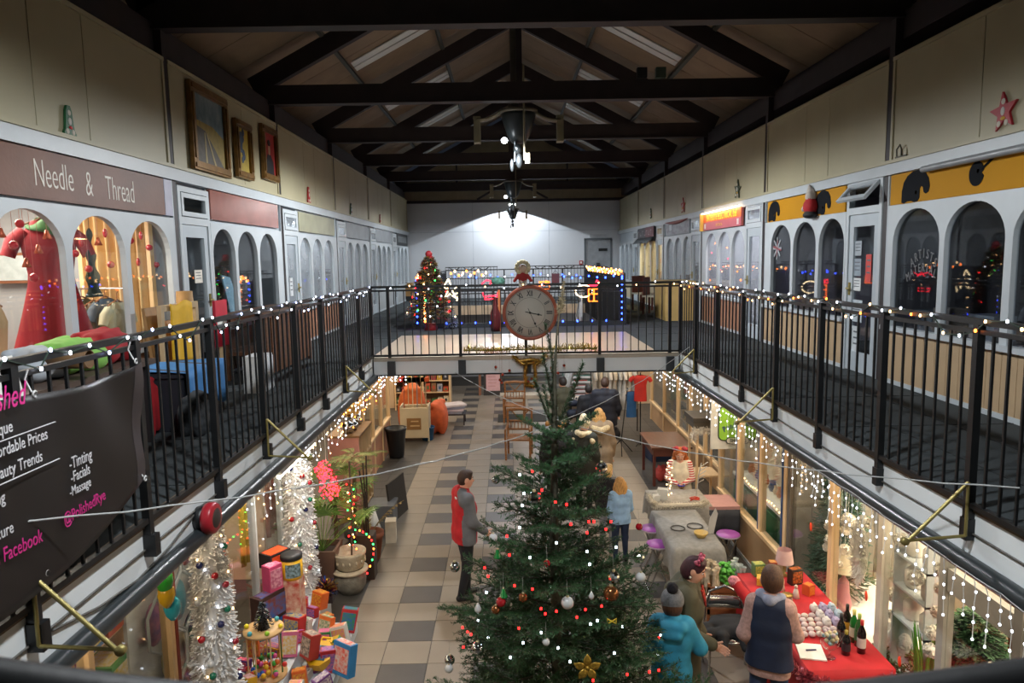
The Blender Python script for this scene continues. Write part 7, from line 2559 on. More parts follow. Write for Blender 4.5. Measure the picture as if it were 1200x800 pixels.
t = T('bucket', 'blue bucket in front of the orange covers', 'bucket', (-1.98, 16.75, 0))
MB().lathe([(0, 0), (.13, 0), (.17, .30), (.18, .30), (.175, .32), (.155, .32), (.12, .03), (0, .03)], (0, 0, 0), 20).build('body', mat('1E5A8A', .4), t)
MB().tube([(.17 * math.cos(k * PI / 8), -.05, .31 + .02 - .06 * math.sin(k * PI / 8)) for k in range(9)], .005, 5).build('handle', M_STEEL, t)
for k in range(4):
 box_item('magazine_stack', '%s bundle of papers on the low rack at the shop corner' % ('lowest', 'second', 'third', 'topmost')[k], 'papers', (-1.55 + .02 * k, 18.4, .30 + k * .06), (.62, .45, .05), ('8A8A8E', 'B8A8A8', '7A7A84', 'C0B4B0')[k], R(8 * k))
t = T('low_rack', 'low dark rack under the bundles of papers', 'rack', (-1.5, 18.4, 0))
MB().bb(-.36, .36, -.28, .28, .27, .298).build('top', M_STEEL, t)
for a in (-.33, .3):
 for b in (-.25, .22):
  MB().bb(a, a + .03, b, b + .03, 0, .27).build('leg', M_STEEL, t)
# shelves of goods beyond
t = T('goods_shelving', 'tall pine shelving packed with household goods on the far left', 'shelving', (-2.55, 20.4, 0))
for k in range(6):
 MB().bb(-.75, .85, -.22, .22, .15 + k * .34, .18 + k * .34).build('shelf', M_PINE, t)
for x in (-.75, .05, .82):
 MB().bb(x, x + .04, -.24, .24, 0, 2.2).build('upright', M_PINE, t)
MB().bb(-.75, .85, .22, .25, 0, 2.2).build('back_panel', mat('8A6A48', .6), t)
rg = random.Random(77)
pal = ('C8A03A', 'B84A2A', '3A5A7A', 'C8B898', '4A6A3A', '8A3A3A', '2A2A2E', 'D8C8A8', '7A5A3A', '9A9AA0')
nmc = ('yellow', 'rust', 'slate', 'cream', 'green', 'maroon', 'black', 'pale', 'brown', 'grey')
for k in range(5):
 for j in range(9):
  c = rg.randrange(10)
  h = rg.uniform(.12, .27)
  o = MB().bb(-.07, .07, -.1, .1, 0, h).bb(-.03, .03, -.103, -.1, h * .3, h * .7, 1).build('packet', [mat(pal[c], .6, noise=20, var=.3), mat(pal[(c + 3) % 10], .6)], None, (-3.2 + j * .172, 20.30, .182 + k * .34))
  tag(o, '%s packet on the far left shelving, %s shelf, %s' % (nmc[c], ('lowest', 'second', 'third', 'fourth', 'top')[k], ('first from the shop end', 'second from the shop end', 'third from the shop end', 'fourth from the shop end', 'middle', 'fifth from the aisle end', 'third from the aisle end', 'second from the aisle end', 'at the aisle end')[j]), 'packet', 'packets on the far left shelving')
for u, v, s, c, l in ((511, 470, (.36, .3, .46), '7A4A9A', 'purple shopping bag beside the far left shelving'), (511, 452, (.36, .3, .4), '8AA8C8', 'pale blue storage tub stacked behind the purple bag'), (518, 462, (.3, .3, .55), '5A9A6A', 'green sack next to the purple bag')):
 p = FZ(u, v + 4, 0)
 softbox(l, 'sack', 'bag', (p.x, min(p.y, 24), 0), s, c, seed=int(u + v))

# ---- middle of the hall beyond the bridge
def rustic_bench(label, x, y, rz):
 t = T('rustic_bench', label, 'bench', (x, y, 0), rz)
 t.scale = (.62, 1, 1)
 mw = mat('8A5A30', .55, noise=7, var=.3, bump=.2, stretch=(1, 1, 5))
 for a in (-.42, .42):
  for b, h in ((-.28, .66), (.26, 1.0)):
   MB().tube([(a, b, 0), (a * 1.02, b * 1.05, h)], .038, 7).build('leg', mw, t)
  MB().tube([(a, -.34, .66), (a, .30, .68)], .034, 7).build('armrest', mw, t)
 for k in range(5):
  MB().bb(-.40, .40, -.28 + k * .11, -.19 + k * .11, .42, .455).build('seat_slat', mw, t)
 MB().tube([(-.46, .30, .98), (0, .31, 1.0), (.46, .30, .98)], .036, 7).build('top_rail', mw, t)
 MB().tube([(-.42, .28, .55), (.42, .28, .55)], .026, 6).build('lower_rail', mw, t)
 for k in range(6):
  x0 = -.32 + k * .128
  MB().tube([(x0, .28, .55), (x0, .285, .74)], .018, 6).build('spindle', mw, t)
 MB().tube([(-.42, .28, .74), (.42, .285, .74)], .022, 6).build('middle_rail', mw, t)
 MB().tube([(-.30, .29, .97), (0, .285, .76), (.30, .29, .97)], .02, 6).build('v_brace', mw, t)


rustic_bench('rustic log bench nearer the tree, with V shaped back', .20, 15.1, R(-6))
rustic_bench('rustic log bench farther away, standing on the dark mat', .14, 18.6, R(-4))
o = MB().bb(-.55, .75, -.5, .45, 0.001, .012).build('floor_mat', mat('26241F', .9), None, (.24, 18.9, 0))
tag(o, 'dark rectangular mat under the farther log bench', 'mat')
p = FZ(578, 463, 0)
t = T('a_board', 'dark framed pavement sign with a pink poster', 'sign', (-.50, 22.2, 0), rot=(R(-10), 0, 0))
MB().bb(-.30, .30, -.02, .02, 0, .98).build('frame', mat('2A211C', .6), t)
MB().bb(-.22, .22, -.026, -.02, .14, .92).build('poster', mat('C89A98', .6, noise=9, var=.08), t)
m = MB()
for k in range(6):
 m.bb(-.16, .14 - .03 * (k % 3), -.028, -.026, .78 - k * .1, .80 - k * .1)
m.build('poster_lines', mat('B07A7A', .6), t)
MB().bb(-.46, -.38, 0, .06, 0, 1.0).build('side_post', M_WOOD, t)
t = T('slatted_seat', 'long dark slatted seat at the end of the hall', 'bench', (.62, 22.6, 0))
for k in range(4):
 MB().bb(-.85, .85, -.4 + k * .22, -.22 + k * .22, .36 + .14 * k, .40 + .14 * k).build('slat', mat('4A463E', .6) if k % 2 else mat('6A6459', .6), t)
for x in (-.8, .74):
 MB().bb(x, x + .06, -.38, .4, 0, .37).build('leg', M_STEEL, t)
o = MB().bb(-.9, .9, -.55, -.02, 0, .12).build('stone_step', mat('A89A88', .7), None, (.62, 22.0, 0))
tag(o, 'pale stone step in front of the slatted seat', 'step')


# ================================================================== ground floor, right side
struct(MB().bb(6.6, 6.7, -3, 26, 0, SOF).build('wall_right_shop', M_WARMW))
for y in (1.0, 20.5):
 struct(MB().bb(GR + .02, 6.6, y, y + .08, 0, SOF).build('wall_right_party', M_WARMW))
for y, e in ((3.0, 60), (5.2, 150), (7.2, 160), (9.4, 60), (12.0, 36), (15.5, 40), (18.5, 40)):
 lamp('AREA', (GR + 1.3, y, SOF - .08), e * .8, WARM, shape='RECTANGLE', size=1.1, size_y=1.5)
GF = 3.80    # the front steps back beyond the green sign
# ---- near shop front
w = sroot('window_15')
ZS = .60
for y, m in ((4.35, mat('8A8A86', .5)), (5.15, mat('9A9A94', .5)), (6.05, mat('C4BEB0', .5)), (7.02, M_PINE), (8.10, mat('5E564C', .5)), (8.22, M_PINE), (9.05, M_PINE), (9.95, M_PINE), (10.85, M_PINE)):
 MB().bb(GR - .03, GR + .05, y - .04, y + .04, ZS if y > 8.0 else .0, 2.5).build('post', m, w)
for y in (9.10, 10.0, 8.30):
 MB().bb(GR - .028, GR + .045, y, y + .035, ZS, 2.5).build('blue_edge', mat('2A4A7A', .5), w)
MB().bb(GR - .02, GR + .02, 8.2, 10.9, 0, ZS).build('kickboard', mat('B08A62', .5, noise=2.5, var=.08), w)
MB().bb(GR - .05, GR + .06, 8.2, 10.9, ZS, ZS + .05).build('window_sill', M_PINE, w)
MB().bb(GR - .03, GR + .03, 8.2, 10.9, 0, .05).build('skirting', M_WHITE, w)
MB().bb(GR - .04, GR + .05, 1.0, 10.9, 2.5, SOF).build('head_board', M_PINE, w)
MB().bb(GR - .022, GR + .04, 1.0, 5.10, 1.74, 1.92).build('transom', mat('9A9A94', .5), w)
for a, b, z in ((8.26, 9.01, ZS + .05), (9.09, 9.91, ZS + .05), (9.99, 10.81, ZS + .05), (7.06, 8.06, .1), (6.09, 6.98, .1), (5.19, 6.01, .1), (4.39, 5.11, .1)):
 MB().bb(GR - .004, GR + .002, a, b, z, 2.5).build('pane', glass_mat(gloss=.5), w)
struct(MB().bb(GR, 6.6, 10.92, 10.98, 0, SOF).build('wall_right_return', mat('C8BEB0', .6)))
struct(MB().bb(GR, 6.6, 8.12, 8.18, .0, SOF).build('wall_right_party', mat('C8BEB0', .6)))

# ---- green hanging sign facing the hall
pc_ = FY(864, 500, 10.5)
t = T('shop_sign', 'lime green hanging shop sign with blue lettering and a pill shaped plate', 'sign', (pc_.x, 10.5, pc_.z))
MB().bb(-.40, .40, 0, .03, -.34, .44).build('back_board', mat('BDBCB4', .6), t)
def rr(w, h, r, n=5):
 o = []
 for cx, cz, a0 in ((w - r, h - r, 0), (-w + r, h - r, PI / 2), (-w + r, -h + r, PI), (w - r, -h + r, 1.5 * PI)):
  o += [(cx + r * math.cos(a0 + PI / 2 * k / n), cz + r * math.sin(a0 + PI / 2 * k / n)) for k in range(n + 1)]
 return o
fz_ = lambda a, b, d: (a, d, b)
MB().prism(rr(.295, .265, .08)[::-1], lambda a, b, d: (a, d, b + .055), -.012, 0).build('dark_border', mat('1E2A34', .5), t)
MB().prism(rr(.28, .25, .07)[::-1], lambda a, b, d: (a, d, b + .055), -.018, -.012).build('green_field', mat('86B83A', .5, noise=3, var=.08), t)
for ch, x, z, a in (('P', -.20, -.03, .45), ('a', -.15, .0, .4), ('n', -.10, .02, .4), ('d', -.05, .05, .4), ('o', .01, .08, .4), ('r', .06, .11, .4), ('a', .11, .14, .4)):
 text(ch, mat('2A4468', .5), t, (x, -.021, z), (R(90), -a, 0), .115, .8, bold=.004)
for ch, x, z, a in (('b', .09, .02, .4), ('o', .15, .045, .4), ('x', .20, .07, .4)):
 text(ch, mat('2A4468', .5), t, (x, -.021, z), (R(90), -a, 0), .10, .8, bold=.004)
MB().prism(rr(.175, .05, .045)[::-1], lambda a, b, d: (a, d, b - .205), -.03, -.018).build('plate_border', mat('1E2A34', .5), t)
MB().prism(rr(.165, .04, .038)[::-1], lambda a, b, d: (a, d, b - .205), -.034, -.03).build('plate', mat('C8C4BC', .5), t)
text('SHOPPE', mat('2A2E34', .5), t, (0, -.036, -.205), (R(90), 0, 0), .075, .9, bold=.003)
MB().tube([(-.3, .015, .44), (-.3, .015, SOF - pc_.z)], .008, 5).tube([(.3, .015, .44), (.3, .015, SOF - pc_.z)], .008, 5).build('hanger', M_STEEL, t)
lamp('AREA', (pc_.x - .2, 9.8, 2.45), 7, WARM, (R(35), 0, 0), shape='RECTANGLE', size=.5, size_y=.1)

# ---- goods in the green sign shop: stepped green shelving
t = T('stepped_shelf', 'dark green stepped shelf with white tops behind the glass', 'shelf', (GR + .48, 9.5, 0))
MB().bb(-.30, .30, -1.2, 1.2, 0, .92).build('body', mat('2E5A30', .6, noise=4), t)
MB().bb(-.33, .33, -1.22, 1.22, .92, .96).build('top', M_PAPER, t)
for k in range(4):
 MB().bb(-.325, -.30, -1.15 + k * .6, -.62 + k * .6, .08, .84).build('door', mat('36683A', .6), t)
MB().bb(.1, .13, -1.2, 1.2, .96, 2.2).build('back_board', mat('D0C4B0', .6), t)
pts = [(GR + .16, 8.4 + k * .09, .985 + .015 * math.sin(k)) for k in range(25)]
string_lights('warm fairy lights along the green stepped shelf', pts, M_LEDWARM, .010)
rg = random.Random(6)
for k in range(16):
 y = 8.42 + k * .145
 kind = k % 4
 c = ('C8B8A0', '3A5A8A', 'D8D0C4', 'A8683A')[kind]
 l = '%s ornament on the green shelf, %s from the near end' % (('cream jug', 'blue pot', 'white dish', 'copper vase')[kind], ('first', 'second', 'third', 'fourth')[k // 4])
 o = MB()
 r = rg.uniform(.04, .07)
 if kind == 2:
  o.lathe([(0, 0), (r * .6, 0), (r * 1.3, r * .5), (r * 1.2, r * .5), (0, r * .1)], (0, 0, 0), 14)
 else:
  o.lathe([(0, 0), (r * .7, 0), (r, r * .9), (r * .6, r * 1.8), (r * .75, r * 2.3), (0, r * 1.6)], (0, 0, 0), 14)
 tag(o.build('ornament', mat(c, .35), None, (GR + .40, y, .962)), l, 'ornament', 'ornaments on the green shelf')
for y, c, s, l in ((8.75, 'D8D2CA', (.22, .30, .34), 'white fur seasonal figure on the green shelf'), (8.42, '9A4A2A', (.16, .2, .44), 'rust brown soft figure on the green shelf')):
 softbox(l, 'soft_figure', 'ornament', (GR + .38, y, .99), s, c, seed=int(y * 10))
t = T('fur_wreath', 'large white fur wreath hanging in the window beside the dark post', 'wreath', (GR + .12, 8.72, 1.95))
m = MB()
for k in range(700):
 a = rg.uniform(0, 2 * PI)
 c = Vector((rg.uniform(-.03, .03), .20 * math.cos(a), .28 * math.sin(a)))
 d = Vector((rg.uniform(-1, .3), rg.uniform(-1, 1), rg.uniform(-1, 1))).normalized() * rg.uniform(.04, .10)
 m.bar(c, c + d, .006, .003)
stuff(m.build('fur', mat('DCD6CA', .9, noise=20, var=.05), t))
MB().tube([(0, 0, .30), (0, 0, .6)], .003, 4).build('cord', M_WIREW, t)

# ---- near window: the white Christmas display (GR + 0.1 ... )
t = T('display_plinth', 'low white cloth covered platform in the near right window', 'display', (GR + .75, 6.4, 0))
MB().bb(-.68, .30, -1.0, 1.60, 0, .42).build('platform', mat('D8D4CC', .8, noise=3, var=.04), t)
MB().sheet(lambda a, q: (-.68 + .98 * a, -1.0 + 2.6 * q, .43 + .025 * math.sin(a * 11) * math.sin(q * 17)), 24, 40).build('white_cloth', mat('DEDAD4', .85, noise=6, var=.05), t)
struct(MB().bb(GR + 1.7, GR + 1.75, 4.2, 8.12, 0, SOF).build('wall_right_display', mat('C0AE98', .7, noise=3)))
t = T('display_hut', 'pale grey timber boarding at the end of the near right display', 'display', (GR + .9, 8.09, .44))
for k in range(9):
 MB().bb(-.85 + k * .19, -.67 + k * .19, -.03, .02, 0, 2.0).build('board', mat('8A857A', .7, noise=4), t)
# dark green bushy tree in the display
def bushy(label, x, y, z, h, r, seed, m1):
 rg = random.Random(seed)
 t = T('fir_tree', label, 'tree', (x, y, z))
 m = MB()
 for k in range(2800):
  q = rg.random() ** .9
  a = rg.uniform(0, 6.28)
  rr_ = r * (1 - q) ** .75 * (.5 + .5 * rg.random())
  c = Vector((rr_ * math.cos(a), rr_ * math.sin(a), .06 + (h - .06) * q))
  d = Vector((math.cos(a + rg.uniform(-1, 1)), math.sin(a + rg.uniform(-1, 1)), rg.uniform(-.6, .5))) * rg.uniform(.05, .11)
  m.bar(c, c + d, .018, .005)
 stuff(m.build('needles', m1, t))
 MB().tube([(0, 0, 0), (0, 0, h)], .02, 6).build('trunk', M_BARK, t)


M_FIR = mat('2A4A38', .7, noise=9, var=.4, col2='4A6A58')
bushy('dusty green fir with white ornaments in the near right window', GR + .42, 7.74, .44, 1.75, .31, 1, M_FIR)
bushy('dark green fir low in the second right window', GR + .62, 5.66, .44, .8, .38, 2, mat('1E4424', .7, noise=9, var=.4))
bushy('round green bush behind the flower pot', GR + .85, 6.05, .44, .6, .24, 5, mat('2A5A2A', .7, noise=9, var=.4))


def pompom(u, v, x, rpx, k, col='DDD8CE'):
 p = FX(u, v, x)
 r = rpx * (p - Vector((0, 0, CAM_H))).length / FPX
 t = T('paper_pompom', 'white paper pompom hanging in the right window, %s' % k, 'pompom', p)
 m = MB()
 rg = random.Random(int(u))
 m.ell((0, 0, 0), r * .80, 12, 9)
 for q in range(120):
  d = Vector((rg.gauss(0, 1), rg.gauss(0, 1), rg.gauss(0, 1))).normalized()
  s = d.orthogonal().normalized() * r * .22
  s.rotate(Matrix.Rotation(rg.uniform(0, 6.28), 3, d))
  m.add([d * r * .72 - s, d * r * .72 + s, d * r * 1.02 + s * .8, d * r * 1.02 - s * .8], [(0, 1, 2, 3)])
 m.build('petals', mat(col, .9, noise=9, var=.05), t)
 MB().tube([(0, 0, r * .8), (0, 0, max(r, 2.63 - p.z))], .002, 4).build('thread', M_WIREW, t)


for u, v, x, r, k in ((972, 615, .20, 6, 'by the left post near its top'), (994, 609, .25, 7.5, 'large, upper middle of the first pane'), (991, 621, .22, 5.5, 'just below the large upper one'), (1011, 611, .20, 6.5, 'upper right of the first pane'), (972, 632, .2, 5.5, 'behind the left post'), (990, 644, .2, 6, 'middle of the first pane'), (984, 660, .2, 4.5, 'lowest of the first pane'), (969, 641, .2, 4.5, 'half hidden by the left post'), (941, 614, .3, 5, 'beside the dark post'), (940, 624, .3, 3.5, 'small, beside the dark post'),
      (1073, 677, .2, 8, 'beside the hyacinths'), (1105, 667, .15, 8.5, 'large, top of the second pane'), (1103, 690, .15, 6.5, 'second down in the second pane'), (1098, 717, .15, 6, 'third down in the second pane'), (1093, 741, .15, 7, 'fourth down in the second pane'), (1091, 762, .15, 7, 'lowest of the second pane'), (1053, 672, .3, 6, 'pink white, by the lantern shelf'), (1055, 632, .25, 7, 'beside the upper lantern'), (1047, 697, .3, 7, 'low left by the hyacinth pot'), (1045, 720, .3, 5, 'bottom left by the wreath')):
 pompom(u, v, GR + x, r, k)
# tall white feather ring
p = FX(1009, 648, GR + .14)
t = T('feather_wreath', 'tall white feather oval hanging in the near right window', 'wreath', p)
m = MB()
m.ell((0, 0, 0), (.05, .11, .27), 14, 10)
for k in range(900):
 a = rg.uniform(0, 2 * PI)
 s = math.sqrt(rg.random())
 c = Vector((-.03, .12 * s * math.cos(a), .28 * s * math.sin(a)))
 d = Vector((rg.uniform(-.6, .2), math.cos(a) + rg.uniform(-.6, .6), math.sin(a) + rg.uniform(-.6, .6))).normalized() * rg.uniform(.03, .08)
 m.bar(c, c + d, .010, .002)
stuff(m.build('feathers', mat('E2DDD2', .9, noise=12, var=.05), t))
MB().tube([(0, 0, .27), (0, 0, max(.3, 2.55 - p.z))], .003, 4).build('cord', M_WIREW, t)
# shimmering curtain beside it
t = T('tinsel_curtain', 'pale silver tinsel curtain behind the feather oval', 'curtain', (GR + .30, 6.62, 1.15))
MB().sheet(lambda a, q: (.03 * math.sin(a * 30 + q * 3), -.22 + .44 * a * (1 - .5 * q) + .1 * q, 1.35 * (1 - q)), 34, 10, thick=.004).build('strands', mat('BDB6AA', .35, noise=25, var=.2, stretch=(1, 6, .4)), t)
MB().tube([(0, -.25, 1.36), (0, .25, 1.36)], .01, 6).build('rod', M_PINE, t)
# lamp, lanterns, hyacinths, statue
p = FX(985, 690, GR + .5)
t = T('table_lamp', 'table lamp with cream shade and pink base in the white display', 'lamp', (GR + .28, 7.32, .45))
t.scale = (.9, .9, 1.2)
MB().lathe([(0, 0), (.09, 0), (.10, .05), (.07, .16), (.06, .26), (.02, .30), (.02, .40)], (0, 0, 0), 18).build('base', mat('B07A80', .5), t)
MB().lathe([(.15, .36), (.085, .56)], (0, 0, 0), 20).build('lamp_shade', mat('D8CDB0', .7), t)
t = T('shelf_stand', 'small white shelf stand with lanterns in the second right window', 'shelf', (GR + .35, 6.02, .44))
for z in (.5, .80, 1.1):
 MB().bb(-.12, .12, -.26, .26, z, z + .02).build('shelf', M_WHITE, t)
for a in (-.25, .25):
 MB().bb(-.12, .12, a - .01, a + .01, 0, 1.5).build('upright', M_WHITE, t)
k = 0
for z in (.52, .82, 1.12):
 for y in (-.14, .12):
  q = T('lantern', 'white %s lantern on the %s shelf of the small stand' % (('near', 'far')[k % 2], ('lowest', 'middle', 'top')[k // 2]), 'lantern', (GR + .35, 6.02 + y, .44 + z))
  MB().lathe([(0, 0), (.07, 0), (.085, .03), (.085, .15), (.04, .20), (.015, .21), (.015, .23)], (0, 0, 0), 10).build('body', mat('D8D2C8', .5), q)
  MB().lathe([(.025, .22), (.032, .235), (.025, .25)], (0, 0, 0), 10).build('ring', M_WHITE, q)
  k += 1
t = T('hyacinth_pot', 'bowl of tall green hyacinth shoots on the white cloth', 'plant', (GR + .22, 5.72, .455))
MB().lathe([(0, 0), (.07, 0), (.13, .08), (.12, .09), (0, .06)], (0, 0, 0), 18).build('bowl', mat('B8B0A4', .5), t)
m = MB()
for k in range(26):
 a, r = rg.uniform(0, 6.28), rg.uniform(0, .09)
 b = Vector((r * math.cos(a), r * math.sin(a), .07))
 m.tube([b, b + Vector((.02 * math.cos(a), .02 * math.sin(a), .3)), b + Vector((.06 * math.cos(a), .06 * math.sin(a), rg.uniform(.4, .62)))], [.011, .011, .003], 5)
m.build('shoots', mat('4E8A2E', .5, noise=8, var=.3), t)
t = T('display_sculpture', 'pale grey rocky winter sculpture on the white cloth', 'ornament', (GR + .35, 6.45, .45))
sdf_mesh('rock', [('e', (0, 0, .1), (.16, .2, .12), 0), ('e', (.02, .1, .22), (.1, .12, .12), 0), ('e', (0, -.12, .2), (.1, .1, .14), 0)], .016, [mat('C8C4BC', .85, noise=12, var=.12, bump=.5)], parent=t, jit=.008, clips=[((0, 0, 0), (0, 0, -1))])
t = T('moss_wreath', 'brown green moss wreath lying on the white display', 'wreath', (GR + .26, 6.18, .46))
m = MB()
for k in range(800):
 a = rg.uniform(0, 2 * PI)
 b = rg.uniform(0, 2 * PI)
 c = Vector((math.cos(a) * (.19 + .05 * math.cos(b)), math.sin(a) * (.19 + .05 * math.cos(b)), .06 + .05 * math.sin(b)))
 d = Vector((rg.uniform(-1, 1), rg.uniform(-1, 1), rg.uniform(-.3, 1))).normalized() * .05
 m.bar(c, c + d, .012, .004, k % 3 == 0)
stuff(m.build('moss', [mat('5A6A34', .8, noise=20, var=.4), mat('7A4A2E', .8, noise=20, var=.3)], t))
t = T('wine_rack', 'dark wicker basket of plum cones at the foot of the near post', 'basket', (GR + .20, 5.56, .45))
MB().lathe([(0, 0), (.13, 0), (.17, .12), (.15, .12), (0, .08)], (0, 0, 0), 16).build('basket', mat('3A2A2A', .8, noise=20, var=.3), t)
m = MB()
for k in range(12):
 m.ell((rg.uniform(-.09, .09), rg.uniform(-.09, .09), .12), .045, 8, 6)
m.build('cones', mat('3E2430', .6), t)
# brown dresser in the far nearest corner
t = T('dresser', 'brown wooden dresser with drawers inside the nearest right shop', 'furniture', (GR + 1.35, 5.0, 0))
MW2 = mat('7E4424', .45, noise=4, var=.25, stretch=(5, 1, 5))
MB().bb(-.25, .25, -.9, .95, 0.06, 1.18).build('carcass', MW2, t)
MB().bb(-.28, .27, -.93, .98, 1.18, 1.22).build('top', MW2, t)
for r in range(3):
 for c in range(2):
  d = MB().bb(-.27, -.25, -.86 + c * .92, .0 + c * .92, .12 + r * .35, .43 + r * .35).build('drawer', mat('8A4E2A', .45, noise=4, var=.25), t)
  MB().ell((-.28, -.43 + c * .92, .275 + r * .35), .02, 8, 6).build('knob', M_BRASS, d)
for k, (y, c, h, l) in enumerate(((4.5, 'B88A84', .22, 'pink ornament on the brown dresser'), (4.9, '4A4A5A', .26, 'dark violet vase on the brown dresser'), (5.4, 'C8A84A', .2, 'gilt ornament on the brown dresser'), (5.7, 'C8B8B0', .24, 'pale figurine on the brown dresser'))):
 o = MB().lathe([(0, 0), (.08, 0), (.11, h * .4), (.05, h * .8), (.07, h)], (0, 0, 0), 14).build('ornament', mat(c, .4), None, (GR + 1.30, y, 1.221))
 tag(o, l, 'ornament')
for u, v, c in ((950, 617, 'FF4A1E'), (972, 650, '4AD82A'), (1015, 698, 'FF4A1E'), (1054, 775, 'F04A2A')):
 p = FX(u, v, GR - .008)
 t = T('price_dot', {950: 'orange oval sticker high on the first right pane', 972: 'green oval sticker on the first right pane', 1015: 'orange oval sticker low on the first right pane', 1054: 'red oval sticker low on the second right pane'}[u], 'sticker', p)
 MB().lathe([(0, -.001), (.026, -.001), (.026, .001), (0, .001)], (0, 0, 0), 16, axis='x').build('dot', mat(c, .5), t)
 t.scale = (1, 1, 1.9)
# nearest corner of the window: candle, gnome, basket
t = T('candle', 'dark blue candle with a yellow tip in the nearest right window', 'candle', (GR + .14, 4.78, .9))
MB().lathe([(0, 0), (.028, 0), (.026, .22), (.012, .26), (0, .27)], (0, 0, 0), 14).build('wax', mat('16283A', .4), t)
MB().lathe([(.012, .255), (.016, .275), (0, .31)], (0, 0, 0), 10).build('tip', mat('D8A81E', .5), t)
t = T('gift_basket', 'basket of striped crackers in the nearest right window', 'basket', (GR + .55, 4.72, .9))
MB().lathe([(0, 0), (.14, 0), (.2, .10), (.18, .10), (0, .06)], (0, 0, 0), 18).build('basket', mat('5A3A2A', .8, noise=20, var=.3), t)
m = MB()
for k in range(14):
 a = rg.uniform(0, 6.28)
 m.tube([(.1 * math.cos(a), .1 * math.sin(a), .1), (.1 * math.cos(a) + rg.uniform(-.1, .1), .1 * math.sin(a) + rg.uniform(-.1, .1), .2)], .026, 7, k % 3)
m.build('crackers', [mat('B83A3A', .5), mat('D8C8A8', .5), mat('6A2A3A', .5)], t)
t = T('soft_toy', 'small white soft figure in a red hat in the nearest right window', 'toy', (GR + .28, 5.0, .9))
sdf_mesh('body', [('e', (0, 0, .07), (.07, .07, .08), 0), ('e', (0, 0, .17), (.05, .05, .05), 0), ('c', (0, 0, .20), (0, 0, .27), .045, .02, 1), ('e', (0, 0, .295), (.025,) * 3, 0)], .01, [mat('D8D0C4', .9), mat('A01E28', .9)], parent=t)
t = T('side_table', 'dark table behind the nearest right window', 'table', (GR + .45, 4.75, 0))
MB().bb(-.42, .42, -.55, .55, .86, .90).build('tabletop', M_WOOD, t)
for a in (-.38, .35):
 for b in (-.5, .46):
  MB().bb(a, a + .04, b, b + .04, 0, .86).build('leg', M_WOOD, t)

# ---- red stall table
t = T('stall_table', 'trestle stall covered by a red cloth at the right window', 'table', (2.90, 6.62, 0))
MB().bb(-.36, .36, -.92, .95, .70, .74).build('tabletop', M_PINE, t)
for a in (-.3, .26):
 for b in (-.85, .85):
  MB().bb(a, a + .04, b, b + .04, 0, .70).build('leg', M_STEEL, t)
m = MB()
m.bb(-.372, .372, -.932, .962, .741, .752)
m.sheet(lambda a, q: (-.374 - .03 * q - .012 * math.sin(a * 40) * q, -.93 + 1.89 * a, .752 - .70 * q), 60, 5, thick=.006)
m.sheet(lambda a, q: (-.374 + .746 * a, -.934 - .03 * q - .012 * math.sin(a * 20) * q, .752 - .62 * q), 30, 5, thick=.006)
o = m.build('red_cloth', mat('A8141E', .75, noise=5, var=.14), None, (2.90, 6.62, 0))
tag(o, 'red tablecloth over the stall table', 'tablecloth')
t = T('tinsel_garland', 'dark pink tinsel garland along the edge of the red stall', 'garland', (2.90, 6.62, 0))
m = MB()
pth = [(-.40, .5, .66), (-.42, .0, .50), (-.41, -.5, .62), (-.42, -.93, .70), (-.38, -.97, .70), (0, -.98, .58), (.36, -.97, .70)]
fuzz(m, pth, .03, 1500, .035, 9)
stuff(m.build('tinsel', mat('96404C', .3, metal=.4, noise=60, var=.6), t))
MB().tube(pth, .012, 5).build('core', mat('3A1A20', .6), t)
ZT = .754
# bottles
for k, (u, v, g, cap, l) in enumerate(((985, 760, '15161A', '1A1A1C', 'dark wine bottle at the back left of the bottle group'), (992, 748, '1A1612', '14120F', 'tall dark bottle with gold label at the back'), (1000, 755, '1E6A2A', 'B8B060', 'green bottle with pale neck in the bottle group'), (1006, 760, '2A5A2A', '8AA04A', 'green bottle with green cap at the right'), (991, 770, '141418', '8A7A2A', 'short dark bottle with yellow cap in front'), (1009, 768, '1A1214', 'A01E24', 'dark bottle with a red capsule and white label at the right'))):
 p = FZ(u, v - 4, ZT)
 t = T('bottle', l, 'bottle', (min(3.2, p.x), max(5.75, p.y), ZT))
 h = .30 if k != 4 else .22
 MB().lathe([(0, 0), (.037, 0), (.038, h * .6), (.030, h * .70), (.014, h * .82), (.014, h)], (0, 0, 0), 16).build('glass', mat(g, .06, noise=5, coat=.5), t)
 MB().lathe([(.015, h * .86), (.0155, h * 1.01), (0, h * 1.01)], (0, 0, 0), 12).build('capsule', mat(cap, .35), t)
 MB().lathe([(.0385, h * .18), (.0385, h * .48)], (0, 0, 0), 16).build('label', mat(('3A3A3A', 'B8902A', 'C8C0A0', '3A6A3A', '2A2A30', 'C8C4BC')[k], .6), t)
p = FZ(972, 770, ZT)
t = T('goblet', 'large glass goblet filled with pastel sweets on the red stall', 'glass', (p.x, p.y, ZT))
MB().lathe([(0, 0), (.05, 0), (.05, .006), (.008, .012), (.008, .07), (.05, .09), (.085, .14), (.09, .20), (.075, .25)], (0, 0, 0), 20).build('glass', glass_mat(tint=(.92, .95, .95), gloss=2.0), t)
m = MB()
for k in range(46):
 a, r = rg.uniform(0, 6.28), rg.uniform(0, .062)
 m.ell((r * math.cos(a), r * math.sin(a), rg.uniform(.12, .24)), .018, 7, 5, k % 4)
m.build('sweets', [mat('C8C0A0', .6), mat('B8A8B0', .6), mat('8AA8B0', .6), mat('C8B890', .6)], t)
p = FZ(950, 764, ZT)
t = T('notepad', 'white notepad with a pen lying on the red stall', 'notepad', (p.x, p.y, ZT), R(-12))
MB().bb(-.11, .11, -.13, .13, 0, .012).build('pages', M_PAPER, t)
